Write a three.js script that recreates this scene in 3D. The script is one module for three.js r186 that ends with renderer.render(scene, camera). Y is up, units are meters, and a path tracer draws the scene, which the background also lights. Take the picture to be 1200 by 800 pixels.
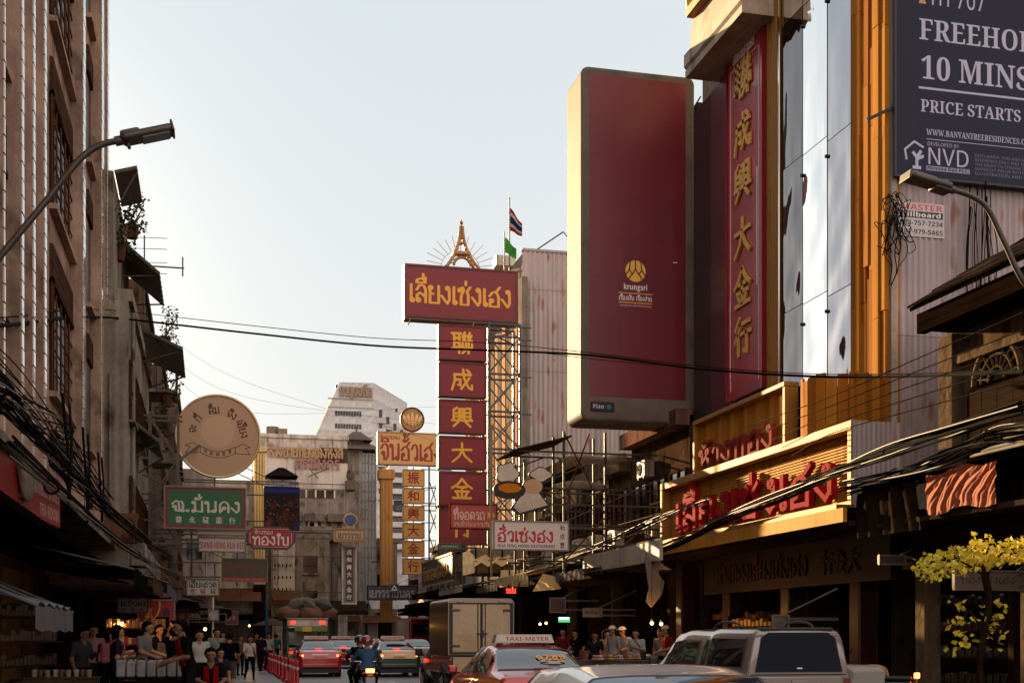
import * as THREE from 'three';
import { mergeGeometries, mergeVertices, toCreasedNormals } from 'three/addons/utils/BufferGeometryUtils.js';
import { RoundedBoxGeometry } from 'three/addons/geometries/RoundedBoxGeometry.js';
import { MarchingCubes } from 'three/addons/objects/MarchingCubes.js';

// ---------- camera, sky, sun, exposure ----------
const F = 1470, CX = 600, HZ = 746, EYE = 1.6, YAW = Math.atan(355 / F);
const scene = new THREE.Scene();
const camera = new THREE.PerspectiveCamera(2 * Math.atan(HZ / F) * 180 / Math.PI, 1200 / (2 * HZ), 0.3, 1500);
camera.setViewOffset(1200, 2 * HZ, 0, 0, 1200, 800);
camera.position.set(0, EYE, 0);
camera.rotation.y = -YAW;
const EXPOSURE = 3.6;
const SUN_AZ = 15.5 * Math.PI / 180, SUN_EL = 12.5 * Math.PI / 180;
const sunDir = new THREE.Vector3(-Math.sin(SUN_AZ) * Math.cos(SUN_EL), Math.sin(SUN_EL), -Math.cos(SUN_AZ) * Math.cos(SUN_EL));
{
  const w = 512, h = 256, d = new Float32Array(w * h * 4), v = new THREE.Vector3();
  const sm = (a, b, x) => { x = Math.min(1, Math.max(0, (x - a) / (b - a))); return x * x * (3 - 2 * x); };
  for (let r = 0; r < h; r++) for (let c = 0; c < w; c++) {
    const up = ((r + .5) / h - .5) * Math.PI, az = ((c + .5) / w - .5) * 2 * Math.PI;
    v.set(Math.cos(az) * Math.cos(up), Math.sin(up), Math.sin(az) * Math.cos(up));
    const e = Math.max(0, v.y), cs = v.dot(sunDir), toSun = .5 + .5 * cs;
    const low = Math.pow(1 - e, 3.2), glow = Math.pow(Math.max(0, cs), 7), near = Math.pow(Math.max(0, cs), 60);
    // clear evening air: pale blue all over, milky towards the horizon, brighter round the sun, raised to a rosy fill opposite it to lift shaded faces turned to the camera
    const zen = [.148, .181, .203], hor = [.256, .248, .234], anti = .5 - .5 * cs;
    for (let k = 0; k < 3; k++) {
      let x = zen[k] + (hor[k] - zen[k]) * low;
      x += [.35, .262, .218][k] * anti;
      x += [.046, .038, .028][k] * glow + [.3, .25, .18][k] * near;
      d[(r * w + c) * 4 + k] = x;
    }
    d[(r * w + c) * 4 + 3] = 1;
  }
  const t = new THREE.DataTexture(d, w, h, THREE.RGBAFormat, THREE.FloatType);
  t.mapping = THREE.EquirectangularReflectionMapping; t.magFilter = THREE.LinearFilter; t.needsUpdate = true;
  scene.background = t; scene.environment = t;
}
const sun = new THREE.DirectionalLight(new THREE.Color().setRGB(1, .70, .36), 4.6);
sun.name = 'sun'; sun.position.copy(sunDir).multiplyScalar(300).add(new THREE.Vector3(8, 0, -50));
sun.target.position.set(8, 0, -50); sun.castShadow = true; sun.shadow.radius = 1.2; sun.shadow.mapSize.set(4096, 4096);
Object.assign(sun.shadow.camera, { left: -120, right: 120, top: 120, bottom: -120, near: 1, far: 700 });
scene.add(sun, sun.target);
const renderer = new THREE.WebGLRenderer({ antialias: true });
renderer.toneMapping = THREE.LinearToneMapping; renderer.toneMappingExposure = EXPOSURE; renderer.shadowMap.enabled = true;

// ---------- pixel helpers: only directions; the distance comes from the plane each thing stands on ----------
const tn = (px) => Math.tan(Math.atan((px - CX) / F) + YAW);
const PX = (px, z) => tn(px) * -z;                       // x where pixel column px meets the plane z
const PZ = (px, x) => -x / tn(px);                       // z where pixel column px meets the plane x
const DEP = (x, z) => x * Math.sin(YAW) - z * Math.cos(YAW);
const PY = (py, x, z) => EYE + (HZ - py) / F * DEP(x, z);
const GZ = (px, py, y = 0) => { const d = (EYE - y) * F / (py - HZ), xc = (px - CX) / F * d; return [d * Math.sin(YAW) + xc * Math.cos(YAW), y, -d * Math.cos(YAW) + xc * Math.sin(YAW)]; };
const V = (...a) => new THREE.Vector3(...a);
let _s = 12345;
const R = (a = 1, b) => { _s = (_s + 0x6d2b79f5) | 0; let t = Math.imul(_s ^ (_s >>> 15), 1 | _s); t = (t + Math.imul(t ^ (t >>> 7), 61 | t)) ^ t; const u = ((t ^ (t >>> 14)) >>> 0) / 4294967296; return b === undefined ? u * a : a + u * (b - a); };
const hash = (x, y) => { let h = Math.imul(x | 0, 374761393) + Math.imul(y | 0, 668265263); h = Math.imul(h ^ (h >>> 13), 1274126177); return ((h ^ (h >>> 16)) >>> 0) / 4294967296; };
function vn(x, y, px, py) { const i = Math.floor(x), j = Math.floor(y), fx = x - i, fy = y - j, s = fx * fx * (3 - 2 * fx), t = fy * fy * (3 - 2 * fy), m = (a, n) => ((a % n) + n) % n, H = (a, b) => hash(m(a, px), m(b, py)); return (H(i, j) * (1 - s) + H(i + 1, j) * s) * (1 - t) + (H(i, j + 1) * (1 - s) + H(i + 1, j + 1) * s) * t; }
const fbm = (u, v, fx, fy, o = 4) => { let a = .5, s = 0, n = 0; for (let k = 0; k < o; k++) { s += a * vn(u * fx, v * fy, fx, fy); n += a; a *= .55; fx *= 2; fy *= 2; } return s / n; };

// ---------- textures ----------
function dtex(n, fn, rep, srgb = true) {
  const d = new Uint8Array(n * n * 4);
  for (let y = 0; y < n; y++) for (let x = 0; x < n; x++) { const c = fn(x / n, y / n), o = (y * n + x) * 4; for (let k = 0; k < 3; k++) d[o + k] = Math.max(0, Math.min(255, (c.length ? c[k] : c) * 255)); d[o + 3] = 255; }
  const t = new THREE.DataTexture(d, n, n); t.wrapS = t.wrapT = THREE.RepeatWrapping; t.magFilter = THREE.LinearFilter; t.repeat.set(1 / rep[0], 1 / rep[1]);
  if (srgb) t.colorSpace = THREE.SRGBColorSpace; t.needsUpdate = true; return t;
}
const cl = (x) => Math.max(0, Math.min(1, x));
const TX = {
  plaster: dtex(512, (u, v) => { const a = fbm(u, v, 5, 5, 5), s = fbm(u, v, 40, 3, 3), f = fbm(u, v, 64, 64, 2), sp = cl((fbm(u, v, 9, 7, 4) - .62) * 5); const pt = cl((fbm(u, v, 3, 4, 2) - .52) * 30) * .09, x = .72 + .34 * (a - .12) + .22 * (s - .5) + .1 * (f - .5) - .3 * sp - pt; return [x, x * .985 - .02 * sp, x * .965 - .03 * sp]; }, [5, 7]),
  grime: dtex(512, (u, v) => { const a = fbm(u, v, 4, 4, 5), s = cl((fbm(u, v, 34, 2, 4) - .45) * 2.2), f = fbm(u, v, 90, 90, 2); const x = .95 - .38 * s * cl(a * 1.9 - .35) - .25 * cl((a - .5) * 3) + .1 * (f - .5); return [x, x * .97, x * .93]; }, [6, 6]),
  metal: dtex(512, (u, v) => { const s = fbm(u, v, 48, 2, 3), a = fbm(u, v, 4, 3, 4), rust = cl((fbm(u, v, 14, 5, 4) - .66) * 6); const x = .8 + .18 * s + .1 * (a - .5); return [x - .15 * rust, x * .98 - .32 * rust, x * .96 - .42 * rust]; }, [4, 6]),
  asphalt: dtex(512, (u, v) => { const a = fbm(u, v, 5, 5, 5), f = fbm(u, v, 120, 120, 2), c = cl((.03 - Math.abs(fbm(u, v, 4, 4, 4) - .5)) * 20); const x = .72 + .3 * (a - .5) + .5 * (f - .5) - .18 * c; return x; }, [6, 6]),
  wood: dtex(256, (u, v) => { const g = fbm(u, v, 3, 40, 4), a = fbm(u, v, 3, 6, 3); const x = .6 + .3 * g + .2 * (a - .5); return [x, x * .95, x * .9]; }, [2, 1.2]),
  cloth: dtex(256, (u, v) => { const a = fbm(u, v, 6, 6, 4), f = fbm(u, v, 80, 80, 1); const x = .8 + .3 * (a - .5) + .12 * (f - .5); return x; }, [1.2, 1.2]),
  dirt: dtex(256, (u, v) => { const a = fbm(u, v, 4, 4, 5), f = fbm(u, v, 60, 60, 2), x = .86 + .26 * (a - .5) + .1 * (f - .5); return x; }, [3, 3]),
  bumpy: dtex(256, (u, v) => fbm(u, v, 12, 12, 5), [1.6, 1.6], false),
  dents: dtex(256, (u, v) => fbm(u, v, 4, 3, 3), [2.4, 5], false),
  dull: dtex(256, (u, v) => { const x = .55 + .6 * (fbm(u, v, 6, 6, 5) - .3); return x; }, [2, 2], false),
};
const C = (h) => new THREE.Color(h);
const MAT = {}, ALB = 1.4, base = (h) => { const c = C(h); return c.setRGB(...[c.r, c.g, c.b].map((v) => v * ALB / (1 + v * (ALB - 1)))); };
function mat(key, color, o = {}) {
  if (MAT[key]) return MAT[key];
  const { tx, bump, ...p } = o; if ((p.roughness ?? .8) >= .75 && p.specularIntensity === undefined) p.specularIntensity = 0;
  const m = new THREE[p.clearcoat || p.transmission || p.sheen || p.specularIntensity !== undefined ? 'MeshPhysicalMaterial' : 'MeshStandardMaterial']({ color: Array.isArray(color) ? new THREE.Color().setRGB(...color) : base(color), roughness: .8, ...p });
  if (tx) m.map = TX[tx]; if (bump) { m.bumpMap = TX[bump === true ? 'bumpy' : bump]; m.bumpScale = o.bumpScale ?? .01; }
  m.name = key; MAT[key] = m; return m;
}

// ---------- geometry helpers ----------
const prep = (g) => { let n = g.index ? g.toNonIndexed() : g; for (const k of Object.keys(n.attributes)) if (!['position', 'normal', 'uv', 'color'].includes(k)) n.deleteAttribute(k); if (!n.attributes.normal) n.computeVertexNormals(); n.keepUV = g.keepUV; return n; };
function planarUV(g) {
  const p = g.attributes.position, n = g.attributes.normal, uv = new Float32Array(p.count * 2);
  for (let i = 0; i < p.count; i += 3) {
    let ax = 0, ay = 0, az = 0; for (let k = 0; k < 3; k++) { ax += Math.abs(n.getX(i + k)); ay += Math.abs(n.getY(i + k)); az += Math.abs(n.getZ(i + k)); }
    for (let k = 0; k < 3; k++) { const j = i + k, x = p.getX(j), y = p.getY(j), z = p.getZ(j); uv[j * 2] = ax > az && ax >= ay ? z : x; uv[j * 2 + 1] = ay > ax && ay > az ? z : y; }
  }
  g.setAttribute('uv', new THREE.BufferAttribute(uv, 2));
}
const box = (x0, x1, y0, y1, z0, z1) => new THREE.BoxGeometry(Math.abs(x1 - x0), Math.abs(y1 - y0), Math.abs(z1 - z0)).translate((x0 + x1) / 2, (y0 + y1) / 2, (z0 + z1) / 2);
const rbox = (x0, x1, y0, y1, z0, z1, r = .03, s = 2) => new RoundedBoxGeometry(Math.abs(x1 - x0), Math.abs(y1 - y0), Math.abs(z1 - z0), s, Math.min(r, Math.abs(x1 - x0) * .49, Math.abs(y1 - y0) * .49, Math.abs(z1 - z0) * .49)).translate((x0 + x1) / 2, (y0 + y1) / 2, (z0 + z1) / 2);
const aim = (g, p, q) => { const d = q.clone().sub(p); g.applyQuaternion(new THREE.Quaternion().setFromUnitVectors(V(0, 1, 0), d.clone().normalize())); return g.translate((p.x + q.x) / 2, (p.y + q.y) / 2, (p.z + q.z) / 2); };
const v3 = (a) => Array.isArray(a) ? V(...a) : a;
const bar = (p, q, r = .03, n = 6, r2 = r) => { p = v3(p); q = v3(q); return aim(new THREE.CylinderGeometry(r2, r, p.distanceTo(q), n), p, q); };
const beam = (p, q, w = .06, t = w) => { p = v3(p); q = v3(q); return aim(new THREE.BoxGeometry(w, p.distanceTo(q), t), p, q); };
const tube = (pts, r, n = 5, seg) => new THREE.TubeGeometry(new THREE.CatmullRomCurve3(pts.map(v3)), seg ?? pts.length * 5, r, n);
const planeZ = (x0, x1, y0, y1, z) => { const g = new THREE.PlaneGeometry(x1 - x0, y1 - y0).translate((x0 + x1) / 2, (y0 + y1) / 2, z); g.keepUV = true; return g; };
const tri = (verts, keep) => { const g = new THREE.BufferGeometry(); g.setAttribute('position', new THREE.BufferAttribute(new Float32Array(verts.flat()), 3)); g.setAttribute('uv', new THREE.BufferAttribute(new Float32Array(verts.length * 2), 2)); g.computeVertexNormals(); return g; };
const quad = (a, b, c, d) => tri([a, b, c, a, c, d]);
function hexa(b, t) { // b, t: four corners each (bottom, top), anticlockwise seen from above
  const out = [], Q = (a, c, d, e) => out.push(a, c, d, a, d, e);
  Q(b[3], b[2], b[1], b[0]); Q(t[0], t[1], t[2], t[3]); for (let i = 0; i < 4; i++) { const j = (i + 1) % 4; Q(b[i], b[j], t[j], t[i]); } return tri(out);
}
// sheet with thickness between four corners
function slab(a, b, c, d, th = .04) { [a, b, c, d] = [a, b, c, d].map(v3); const n = b.clone().sub(a).cross(d.clone().sub(a)).normalize().multiplyScalar(th), s = (p) => p.clone().sub(n); return hexa([s(a), s(b), s(c), s(d)].map((p) => p.toArray()), [a, b, c, d].map((p) => p.toArray())); }
const shp = (pts) => { const s = new THREE.Shape(); pts.forEach((p, i) => i ? s.lineTo(p[0], p[1]) : s.moveTo(p[0], p[1])); return s; };
const extr = (pts, d, bev = 0) => new THREE.ExtrudeGeometry(pts instanceof THREE.Shape ? pts : shp(pts), { depth: d, bevelEnabled: bev > 0, bevelSize: bev, bevelThickness: bev, bevelSegments: 2, curveSegments: 20 });
// corrugated sheet facing +z in its own frame, u along width, v along height
function corrug(w, h, pitch = .2, amp = .03, flat = .45) {
  const pts = []; for (let x = 0; x < w; x += pitch) for (const [f, a] of [[0, 0], [flat * .5, 0], [.5, amp], [.5 + flat * .5, amp]]) { const q = x + f * pitch; if (q < w) pts.push([q, a]); } pts.push([w, 0]);
  const vs = []; for (let i = 0; i + 1 < pts.length; i++) { const [a, p] = pts[i], [b, q] = pts[i + 1]; vs.push([a, 0, p], [b, 0, q], [b, h, q], [a, 0, p], [b, h, q], [a, h, p]); } return tri(vs);
}

// ---------- things, parts ----------
const used = {};
const numbered = (n) => { used[n] = (used[n] ?? -1) + 1; return used[n] ? n + '_' + String(used[n]).padStart(3, '0') : n; };
const tag = (o, label, category, group, kind) => { if (label) o.userData.label = label; if (category) o.userData.category = category; if (group) o.userData.group = group; if (kind) o.userData.kind = kind; return o; };
function T(name, label, category, base = [0, 0, 0], group, world = true) { const o = new THREE.Group(); o.name = numbered(name); o.position.set(...base); o._off = world ? base : [0, 0, 0]; tag(o, label, category, group); scene.add(o); return o; }
function geo(geos, off = [0, 0, 0]) {
  const gs = (Array.isArray(geos) ? geos : [geos]).filter(Boolean).map((g) => { const n = prep(g); if (!n.keepUV) planarUV(n); return n; });
  const col = gs.some((g) => g.attributes.color); if (!col) gs.forEach((g) => g.deleteAttribute('color'));
  const g = gs.length > 1 ? mergeGeometries(gs) : gs[0].clone(); return g.translate(-off[0], -off[1], -off[2]);
}
const SPLIT = new Set(['bracket', 'strap', 'hanger', 'pillar_trim', 'window_trim', 'arm_stay', 'roof_rail', 'rope', 'sill_trim', 'border_line', 'edge_trim', 'sign_foot', 'bench', 'light_tube']);
function M(name, geos, material, parent, kind) {
  if (Array.isArray(geos) && geos.length > 1 && SPLIT.has(name)) { let m; for (const g of geos) m = M(name, [g], material, parent, kind); return m; }
  const off = parent?._off ?? [0, 0, 0], m = new THREE.Mesh(geo(geos, off), material); m.name = parent ? name : numbered(name); m._off = off; m.castShadow = m.receiveShadow = true;
  if (kind) m.userData.kind = kind; (parent || scene).add(m); return m;
}
const S = (name, geos, m) => M(name, geos, m, null, 'structure');
const one = (name, geos, m, label, category, group) => tag(M(name, geos, m), label, category, group);
function dup(o, pos, rot, label, group) { const c = o.clone(); c.name = numbered(o.name.replace(/_\d{3}$/, '')); c.userData = { ...o.userData }; c._off = [0, 0, 0]; if (label) c.userData.label = label; if (group) c.userData.group = group; if (pos) c.position.set(...pos); if (rot !== undefined) c.rotation.y = rot; scene.add(c); return c; }

// ---------- stroke letters (Thai and Chinese), y down, 10 units high ----------
const GL = {
  'ก': [8, '1 10 1 5 0 3.5 2 .6 4 0 6 .6 7 3 7 10'], 'ข': [8, 'o 1.2 1.2 1;2.2 1.2 2.8 3 2 5 2 10 7 10 7 0'], 'ค': [8, '3 7 1 10 1 3 2.5 .5 4 0 5.6 .5 7 3 7 10;o 4 6 1'],
  'ง': [6.6, 'o 4.2 1.1 1;5.2 1.1 5.4 3 5.4 8 4 10 0 5.5'], 'จ': [7.4, '.3 3 2 .6 4 0 5.6 .8 6.6 4 6.2 8 4.5 10 3 10 3 6.5;o 2.1 6 1'], 'ฉ': [9, '.3 3 2 .6 3.4 0 4.6 .8 5 4 5 9.6 2.6 9 2.6 6;o 1.8 5.4 1;5 9.6 7.6 7.6 8 3 6.6 .4;o 7.6 9 .9'],
  'ช': [8.8, 'o 1.2 1.2 1;2.2 1.2 2.6 3 2 5 2 10 7 10 7 4 6 2.5 8.4 -.4'], 'ซ': [8.8, 'o 1.2 1.6 1;2 1 3 0 3.8 1.4 3 3 2 5 2 10 7 10 7 4 6 2.5 8.4 -.4'],
  'ด': [8, '3.6 7.4 1.6 10 1 7 1 3 2.5 .5 4 0 5.6 .5 7 3 7 10;o 3.2 5.6 1'], 'ต': [8, '3.6 7.4 1.6 10 1 7 1 3 2.5 0 4 1.4 5.6 0 7 3 7 10;o 3.2 5.6 1'], 'ถ': [8, 'o 1.8 9 1;1 8.4 1 5 0 3.5 2 .6 4 0 6 .6 7 3 7 10'],
  'ท': [8.4, 'o 1 1.2 1;2 1.2 2.2 3 2.2 10;2.2 5 5 .4 6.4 0 7.2 1.4 7.2 10'], 'น': [8.6, 'o 1 1.2 1;2 1.2 2.2 3 2.2 10 6 8;o 6.4 9 1;7.4 9 7.4 0'], 'บ': [8, 'o 1 1.2 1;2 1.2 2.2 3 2.2 10 7.2 10 7.2 0'], 'ป': [8, 'o 1 1.2 1;2 1.2 2.2 3 2.2 10 7.2 10 7.2 -3.4'],
  'ม': [8.6, 'o 1.4 1.2 1;2.4 1.2 2.4 8;o 1.4 9 1;2.4 9 7.4 9.8 7.4 0'], 'ย': [8, 'o 1.4 1.2 1;1 2.2 1 4 3.2 4.8;1 5.2 1 10 7 10 7 0'], 'ร': [6.4, '5.8 .2 3 0 1.4 1.2 2.2 3.2 4.8 4 5.4 5.6 5.4 8;o 4.5 9 1'],
  'ล': [8, 'o 2 8.8 1;1 8.4 1 6 3 4.6 5 5.4 7 7.4;.8 3 2.6 .4 4.4 0 6 .8 7 3 7 10'], 'ว': [6.4, '.4 3 2 .5 3.4 0 4.8 .8 5.4 3 5.4 8;o 4.5 9 1'], 'ส': [8, 'o 2 8.8 1;1 8.4 1 6 3 4.6 5 5.4 7 7.4;.8 3 2.6 .4 4.4 0 6 .8 7 3 7 10;5 2 7.8 -1.4'],
  'ห': [8.4, 'o 1 1.2 1;2 1.2 2.2 3 2.2 10;2.2 6.4 4.6 4.4 6 2.4;o 6.2 1.4 1;5 4 7 6 7 10'], 'อ': [8, '1 6 1 10 7 10 7 3 5.6 .5 4 0 2.4 .5 .6 3;o 2 6 1'], 'ฮ': [8.4, '1 6 1 10 7 10 7 4 5.6 2 4 1.4 2.4 2 .6 4;o 2 6.6 1;5 1.6 7.8 -1.4'],
  'ญ': [10, '1 10 1 5 0 3.5 2 .6 4 0 6 .6 6.4 3 6.4 9 9 9 9 0;o 2 9 .9;6 11.4 8.8 11.4'], 'เ': [3, '1 0 1 8;o 1.8 9 1'], 'า': [5.4, '.4 2.6 1.6 .5 2.8 0 4 1 4.4 3 4.4 10'], 'ะ': [4, 'o 1 3 .8;1.6 3.4 3.4 2;o 1 8 .8;1.6 8.4 3.4 7'],
  'ใ': [4.6, '2.4 10 2.4 0 1 -2 2 -3.6 3.8 -3.4;o 3.4 -2.2 .9'], 'ไ': [4.6, '2.4 10 2.4 0 .6 -3 2.4 -3.6 3.8 -2.6'], 'โ': [4.6, '2.4 10 2.4 -.6 .6 -3.4 4 -3.4'], '.': [3, 'o 1 9 .7'], ' ': [5, ''], '/': [5, '0 10 4 0'],
  'ี': [0, '1 -1.3 1.6 -3 4 -3.6 6.4 -3 7 -1.3 1 -1.3;7 -1.3 7 -4.4'], 'ิ': [0, '1 -1.3 1.6 -3 4 -3.6 6.4 -3 7 -1.3 1 -1.3'], 'ื': [0, '1 -1.3 1.6 -3 4 -3.6 6.4 -3 7 -1.3 1 -1.3;7 -1.3 7 -4.4;5.4 -2.4 5.4 -4.4'], 'ั': [0, 'o 3.4 -2.2 .8;4.2 -1.6 5.6 -1.8 7.2 -3.8'], '็': [0, 'o 2.4 -1.8 .7;2 -3 4 -3.6 5.6 -2.6 7 -4'],
  '่': [0, '5.6 -1.4 5.6 -3.6'], '้': [0, 'o 3.6 -3 .7;4.2 -2.4 4 -1.3 7.4 -3.6'],
};
const HZI = {
  '聯': '1 2 9 2;3 2 3 15;7.5 2 7.5 19;3 6 8 6;3 10 8 10;1 15.5 9 13;12.5 1 10.5 5 12.5 6;13.5 3.5 10.5 9 14 8;17 1 15.5 5 17 6;18.5 3.5 15.5 9 19 8;10.5 11 10.5 14.5 13 14.5;13.5 10.5 13.5 16 10.5 19;16 10.5 16 19;16 14.5 19 14.5 19 11',
  '成': '3 5.5 18 5.5;3.5 5.5 3.5 11 1 19;3.5 10 8.5 10 8.5 15 6.5 14.5;11 1 12 9 16 17 19 18.5 19 14.5;16.5 8.5 9.5 18;14.5 1.5 17 3.5', '大': '1.5 7.5 18.5 7;10 1 10 8 7.5 13.5 1.5 19;10 8 13 13.5 18.5 18.5',
  '興': '7.5 3 7.5 12;7.5 3 12.5 3 12.5 12;9 5.5 11 5.5;9 8 11 8 11 11 9 11 9 8;5.5 2 2.5 4 2.5 13;2.5 7 5.5 7;2.5 10 5.5 10;14.5 2.5 17.5 2.5 17.5 13;14.5 6.5 17.5 6.5;14.5 10 17.5 10;1 13.5 19 13.5;7 14.5 2.5 19;13 14.5 17.5 19',
  '金': '10 1 6 6 1 9.5;10 1 14 6 19 9.5;6 8.5 14 8.5;4 12.5 16 12.5;10 8.5 10 18;5.5 14.5 7 17;14.5 14 13 17;2 18.5 18 18.5', '行': '6.5 1 2 6;7 6 1.5 12;5 9 5 19;10 4 18 4;9 9 19 9;15 9 15 18.5 12 17.5',
  '振': '1 6 7 6;4 1 4 18 2 17;1 13 7.5 10;9 2 19 2;9 2 9 10 7 19;11 5.5 18 5.5;10 9 19 9;12 9 12 18.5 15 16.5;17.5 11 14.5 13;14 10.5 19 19', '和': '8.5 2 3 4;1 7 10 7;6 3 6 19;6 8 1 14;6 8 10 13;12.5 5 12.5 17;12.5 5 18.5 5 18.5 17;12.5 15.5 18.5 15.5',
  '豐': '10 1 10 8;3 2 3 8 17 8 17 2;5 4 8 4;5 6 8 6;12 4 15 4;12 6 15 6;3 10 17 10;5 12.5 15 12.5 15 16 5 16 5 12.5;7 16 8 18.5;13 16 12 18.5;1 19 19 19', '永': '9 1 11 3;6 5 10 5 10 18 8 17;2 8.5 8 8.5 2 16.5;17 5 11 9.5;10.5 8 18.5 18',
  '蔡': '2 3 18 3;7 1 7 5;13 1 13 5;6 5.5 2 10;4 7 8 7 4 12;11 6 18 6 13 11;11 7 18 12;6 12 14 12;3 14.5 17 14.5;10 14.5 10 19;6 16 4 18;14 16 16 18', '發': '3 2 8 2 2 9;4 4 6 6;12 1 18 9;16 2 13 4;18 4 15 6;3 10 8 10 8 13 3 13 3 16 8 16 7 19;11 10 11 12 10 14;11 10 15 10 15 13 17 13;11 15 17 15 11 19;12 15 18 19',
  '藥': '2 3 18 3;7 1 7 5;13 1 13 5;8 6 12 6 12 12 8 12 8 6;8 9 12 9;4 6 2 9 4 10 2 13;16 6 18 9 16 10 18 13;2 14 18 14;10 12 10 19;9 15 3 19;11 15 17 19', '香': '14 1 5 3;2 5 18 5;10 2 10 10;9 5 2 10;11 5 18 10;5 11 15 11 15 19 5 19 5 11;5 15 15 15', '記': '3 2 8 2;1 5 9 5;3 8 8 8;3 11 8 11;3 13 8 13 8 18 3 18 3 13;11 3 18 3 18 9 12 9 12 17 19 17 19 14',
  '合': '10 1 1 9;10 1 19 9;6 9 14 9;4 12 16 12 16 19 4 19 4 12', '真': '3 3 17 3;10 1 10 5;5 5 15 5 15 15 5 15 5 5;5 8 15 8;5 11 15 11;1 16 19 16;7 17 3 19;13 17 17 19', '林': '1 6 9 6;5 1 5 19;5 7 1 14;5 7 9 13;11 6 19 6;15 1 15 19;15 7 11 14;15 7 19 14', '老': '3 4 15 4;9 1 9 8;1 8 19 8;17 2 2 14;15 11 8 14;8 10 8 18 18 18 18 15',
};
function strokes(str, h) { // list of polylines in units of h (letter height), total width
  const out = []; let x = 0, pw = 8, stack = 0;
  for (const ch of str) {
    const z = HZI[ch], g = GL[ch]; if (!z && !g) { x += .5 * h; continue; }
    const s = z ? h / 20 : h / 10, w = z ? 21.5 : g[0], comb = !z && w === 0 && g[1];
    const x0 = comb ? x - pw * s - .3 * s : x, dy = comb ? ((ch === '่' || ch === '้') && stack ? -2.7 * s : 0) : 0; if (comb) stack++; else { stack = 0; pw = w + (z ? 0 : 1); }
    for (const part of (z ?? g[1]).split(';')) {
      if (!part) continue; const a = part.trim().split(/\s+/); let pts = [];
      if (a[0] === 'o') { const [cx, cy, r] = a.slice(1).map(Number); for (let k = 0; k <= 8; k++) pts.push([cx + r * Math.cos(k * Math.PI / 4), cy + r * Math.sin(k * Math.PI / 4)]); }
      else for (let k = 0; k < a.length; k += 2) pts.push([+a[k], +a[k + 1]]);
      out.push({ p: pts.map(([u, v]) => [x0 + u * s, v * s + dy]), z: !!z });
    }
    if (!comb) x += (w + (z ? 0 : 1)) * s;
  }
  return { list: out, w: x };
}
// write on a canvas: top-left x, y; letter height h; fitted to width w
function ink(g, str, x, y, h, w, col, pen = .14, penY = pen) {
  const t = strokes(str, h), k = w ? w / t.w : 1; g.strokeStyle = col; g.lineCap = 'round'; g.lineJoin = 'round';
  for (const { p, z } of t.list) {
    if (z) { g.lineWidth = h * pen; for (let i = 0; i + 1 < p.length; i++) { g.lineWidth = h * pen * (1 - .3 * i / p.length); g.beginPath(); g.moveTo(x + p[i][0] * k, y + p[i][1]); g.lineTo(x + p[i + 1][0] * k, y + p[i + 1][1]); g.stroke(); } continue; }
    g.save(); g.translate(x, y); g.beginPath(); p.forEach(([a, b], i) => i ? g.lineTo(a * k, b) : g.moveTo(a * k, b)); g.scale(1, penY / pen); g.lineWidth = h * pen * Math.min(1, k * 1.2); g.stroke(); g.restore();
  }
  return t.w * k;
}
function latin(g, str, x, y, h, w, col, font = 'sans-serif', wt = 'bold') { g.fillStyle = col; g.textBaseline = 'alphabetic'; g.textAlign = 'left'; g.font = `${wt} ${h}px ${font}`; const m = g.measureText(str).width; g.save(); g.translate(x, y); if (w) g.scale(w / m, 1); g.fillText(str, 0, 0); g.restore(); }
// solid letters: bars along the strokes, lying in x-y with y up, h tall, centred on x
function letters(str, h, depth, pen, w, penY = pen) {
  const t = strokes(str, h), k = w ? w / t.w : 1, gs = [];
  for (const { p } of t.list) for (let i = 0; i + 1 < p.length; i++) {
    const a = V(p[i][0] * k - t.w * k / 2, h - p[i][1], depth / 2), b = V(p[i + 1][0] * k - t.w * k / 2, h - p[i + 1][1], depth / 2), d = b.clone().sub(a), L = d.length(); if (L < 1e-4) continue;
    const c = Math.abs(d.x) / L, wd = pen + (penY - pen) * c, e = d.multiplyScalar(Math.min(.4 * wd / L, .5)); a.sub(e); b.add(e);
    const j = .004 * ((i % 5) - 2); gs.push(beam(a, b, wd, depth + j));
  }
  return gs;
}
function canvas(w, h, fn) { const c = document.createElement('canvas'); c.width = w; c.height = h; const g = c.getContext('2d'); fn(g, w, h);
  const im = g.getImageData(0, 0, w, h), lut = [...Array(256)].map((_, i) => { const l = Math.pow(i / 255, 2.2) * 1.55; return Math.round(255 * Math.pow(l / (1 + l * .35), 1 / 2.2)); }); for (let i = 0; i < im.data.length; i++) if (i % 4 < 3) im.data[i] = lut[im.data[i]]; g.putImageData(im, 0, 0); // print inks to their base colour
  const t = new THREE.CanvasTexture(c); t.colorSpace = THREE.SRGBColorSpace; t.magFilter = THREE.LinearFilter; return t; }
// a little wear over a printed face: streaks and specks of dirt with edges of their own
function wear(g, w, h, n = 60, a = .12) { for (let i = 0; i < n; i++) { g.fillStyle = `rgba(${R() < .6 ? '40,28,20' : '210,190,170'},${R(.02, a)})`; const x = R(w), y = R(h); g.fillRect(x, y, R(1, 3), R(2, h * .25)); if (i % 3 === 0) { g.beginPath(); g.arc(R(w), R(h), R(1, 4), 0, 7); g.fill(); } } }
const print = (key, t, o = {}) => { const m = new THREE.MeshStandardMaterial({ map: t, roughness: .55, ...o }); m.name = key; return m; };

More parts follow.
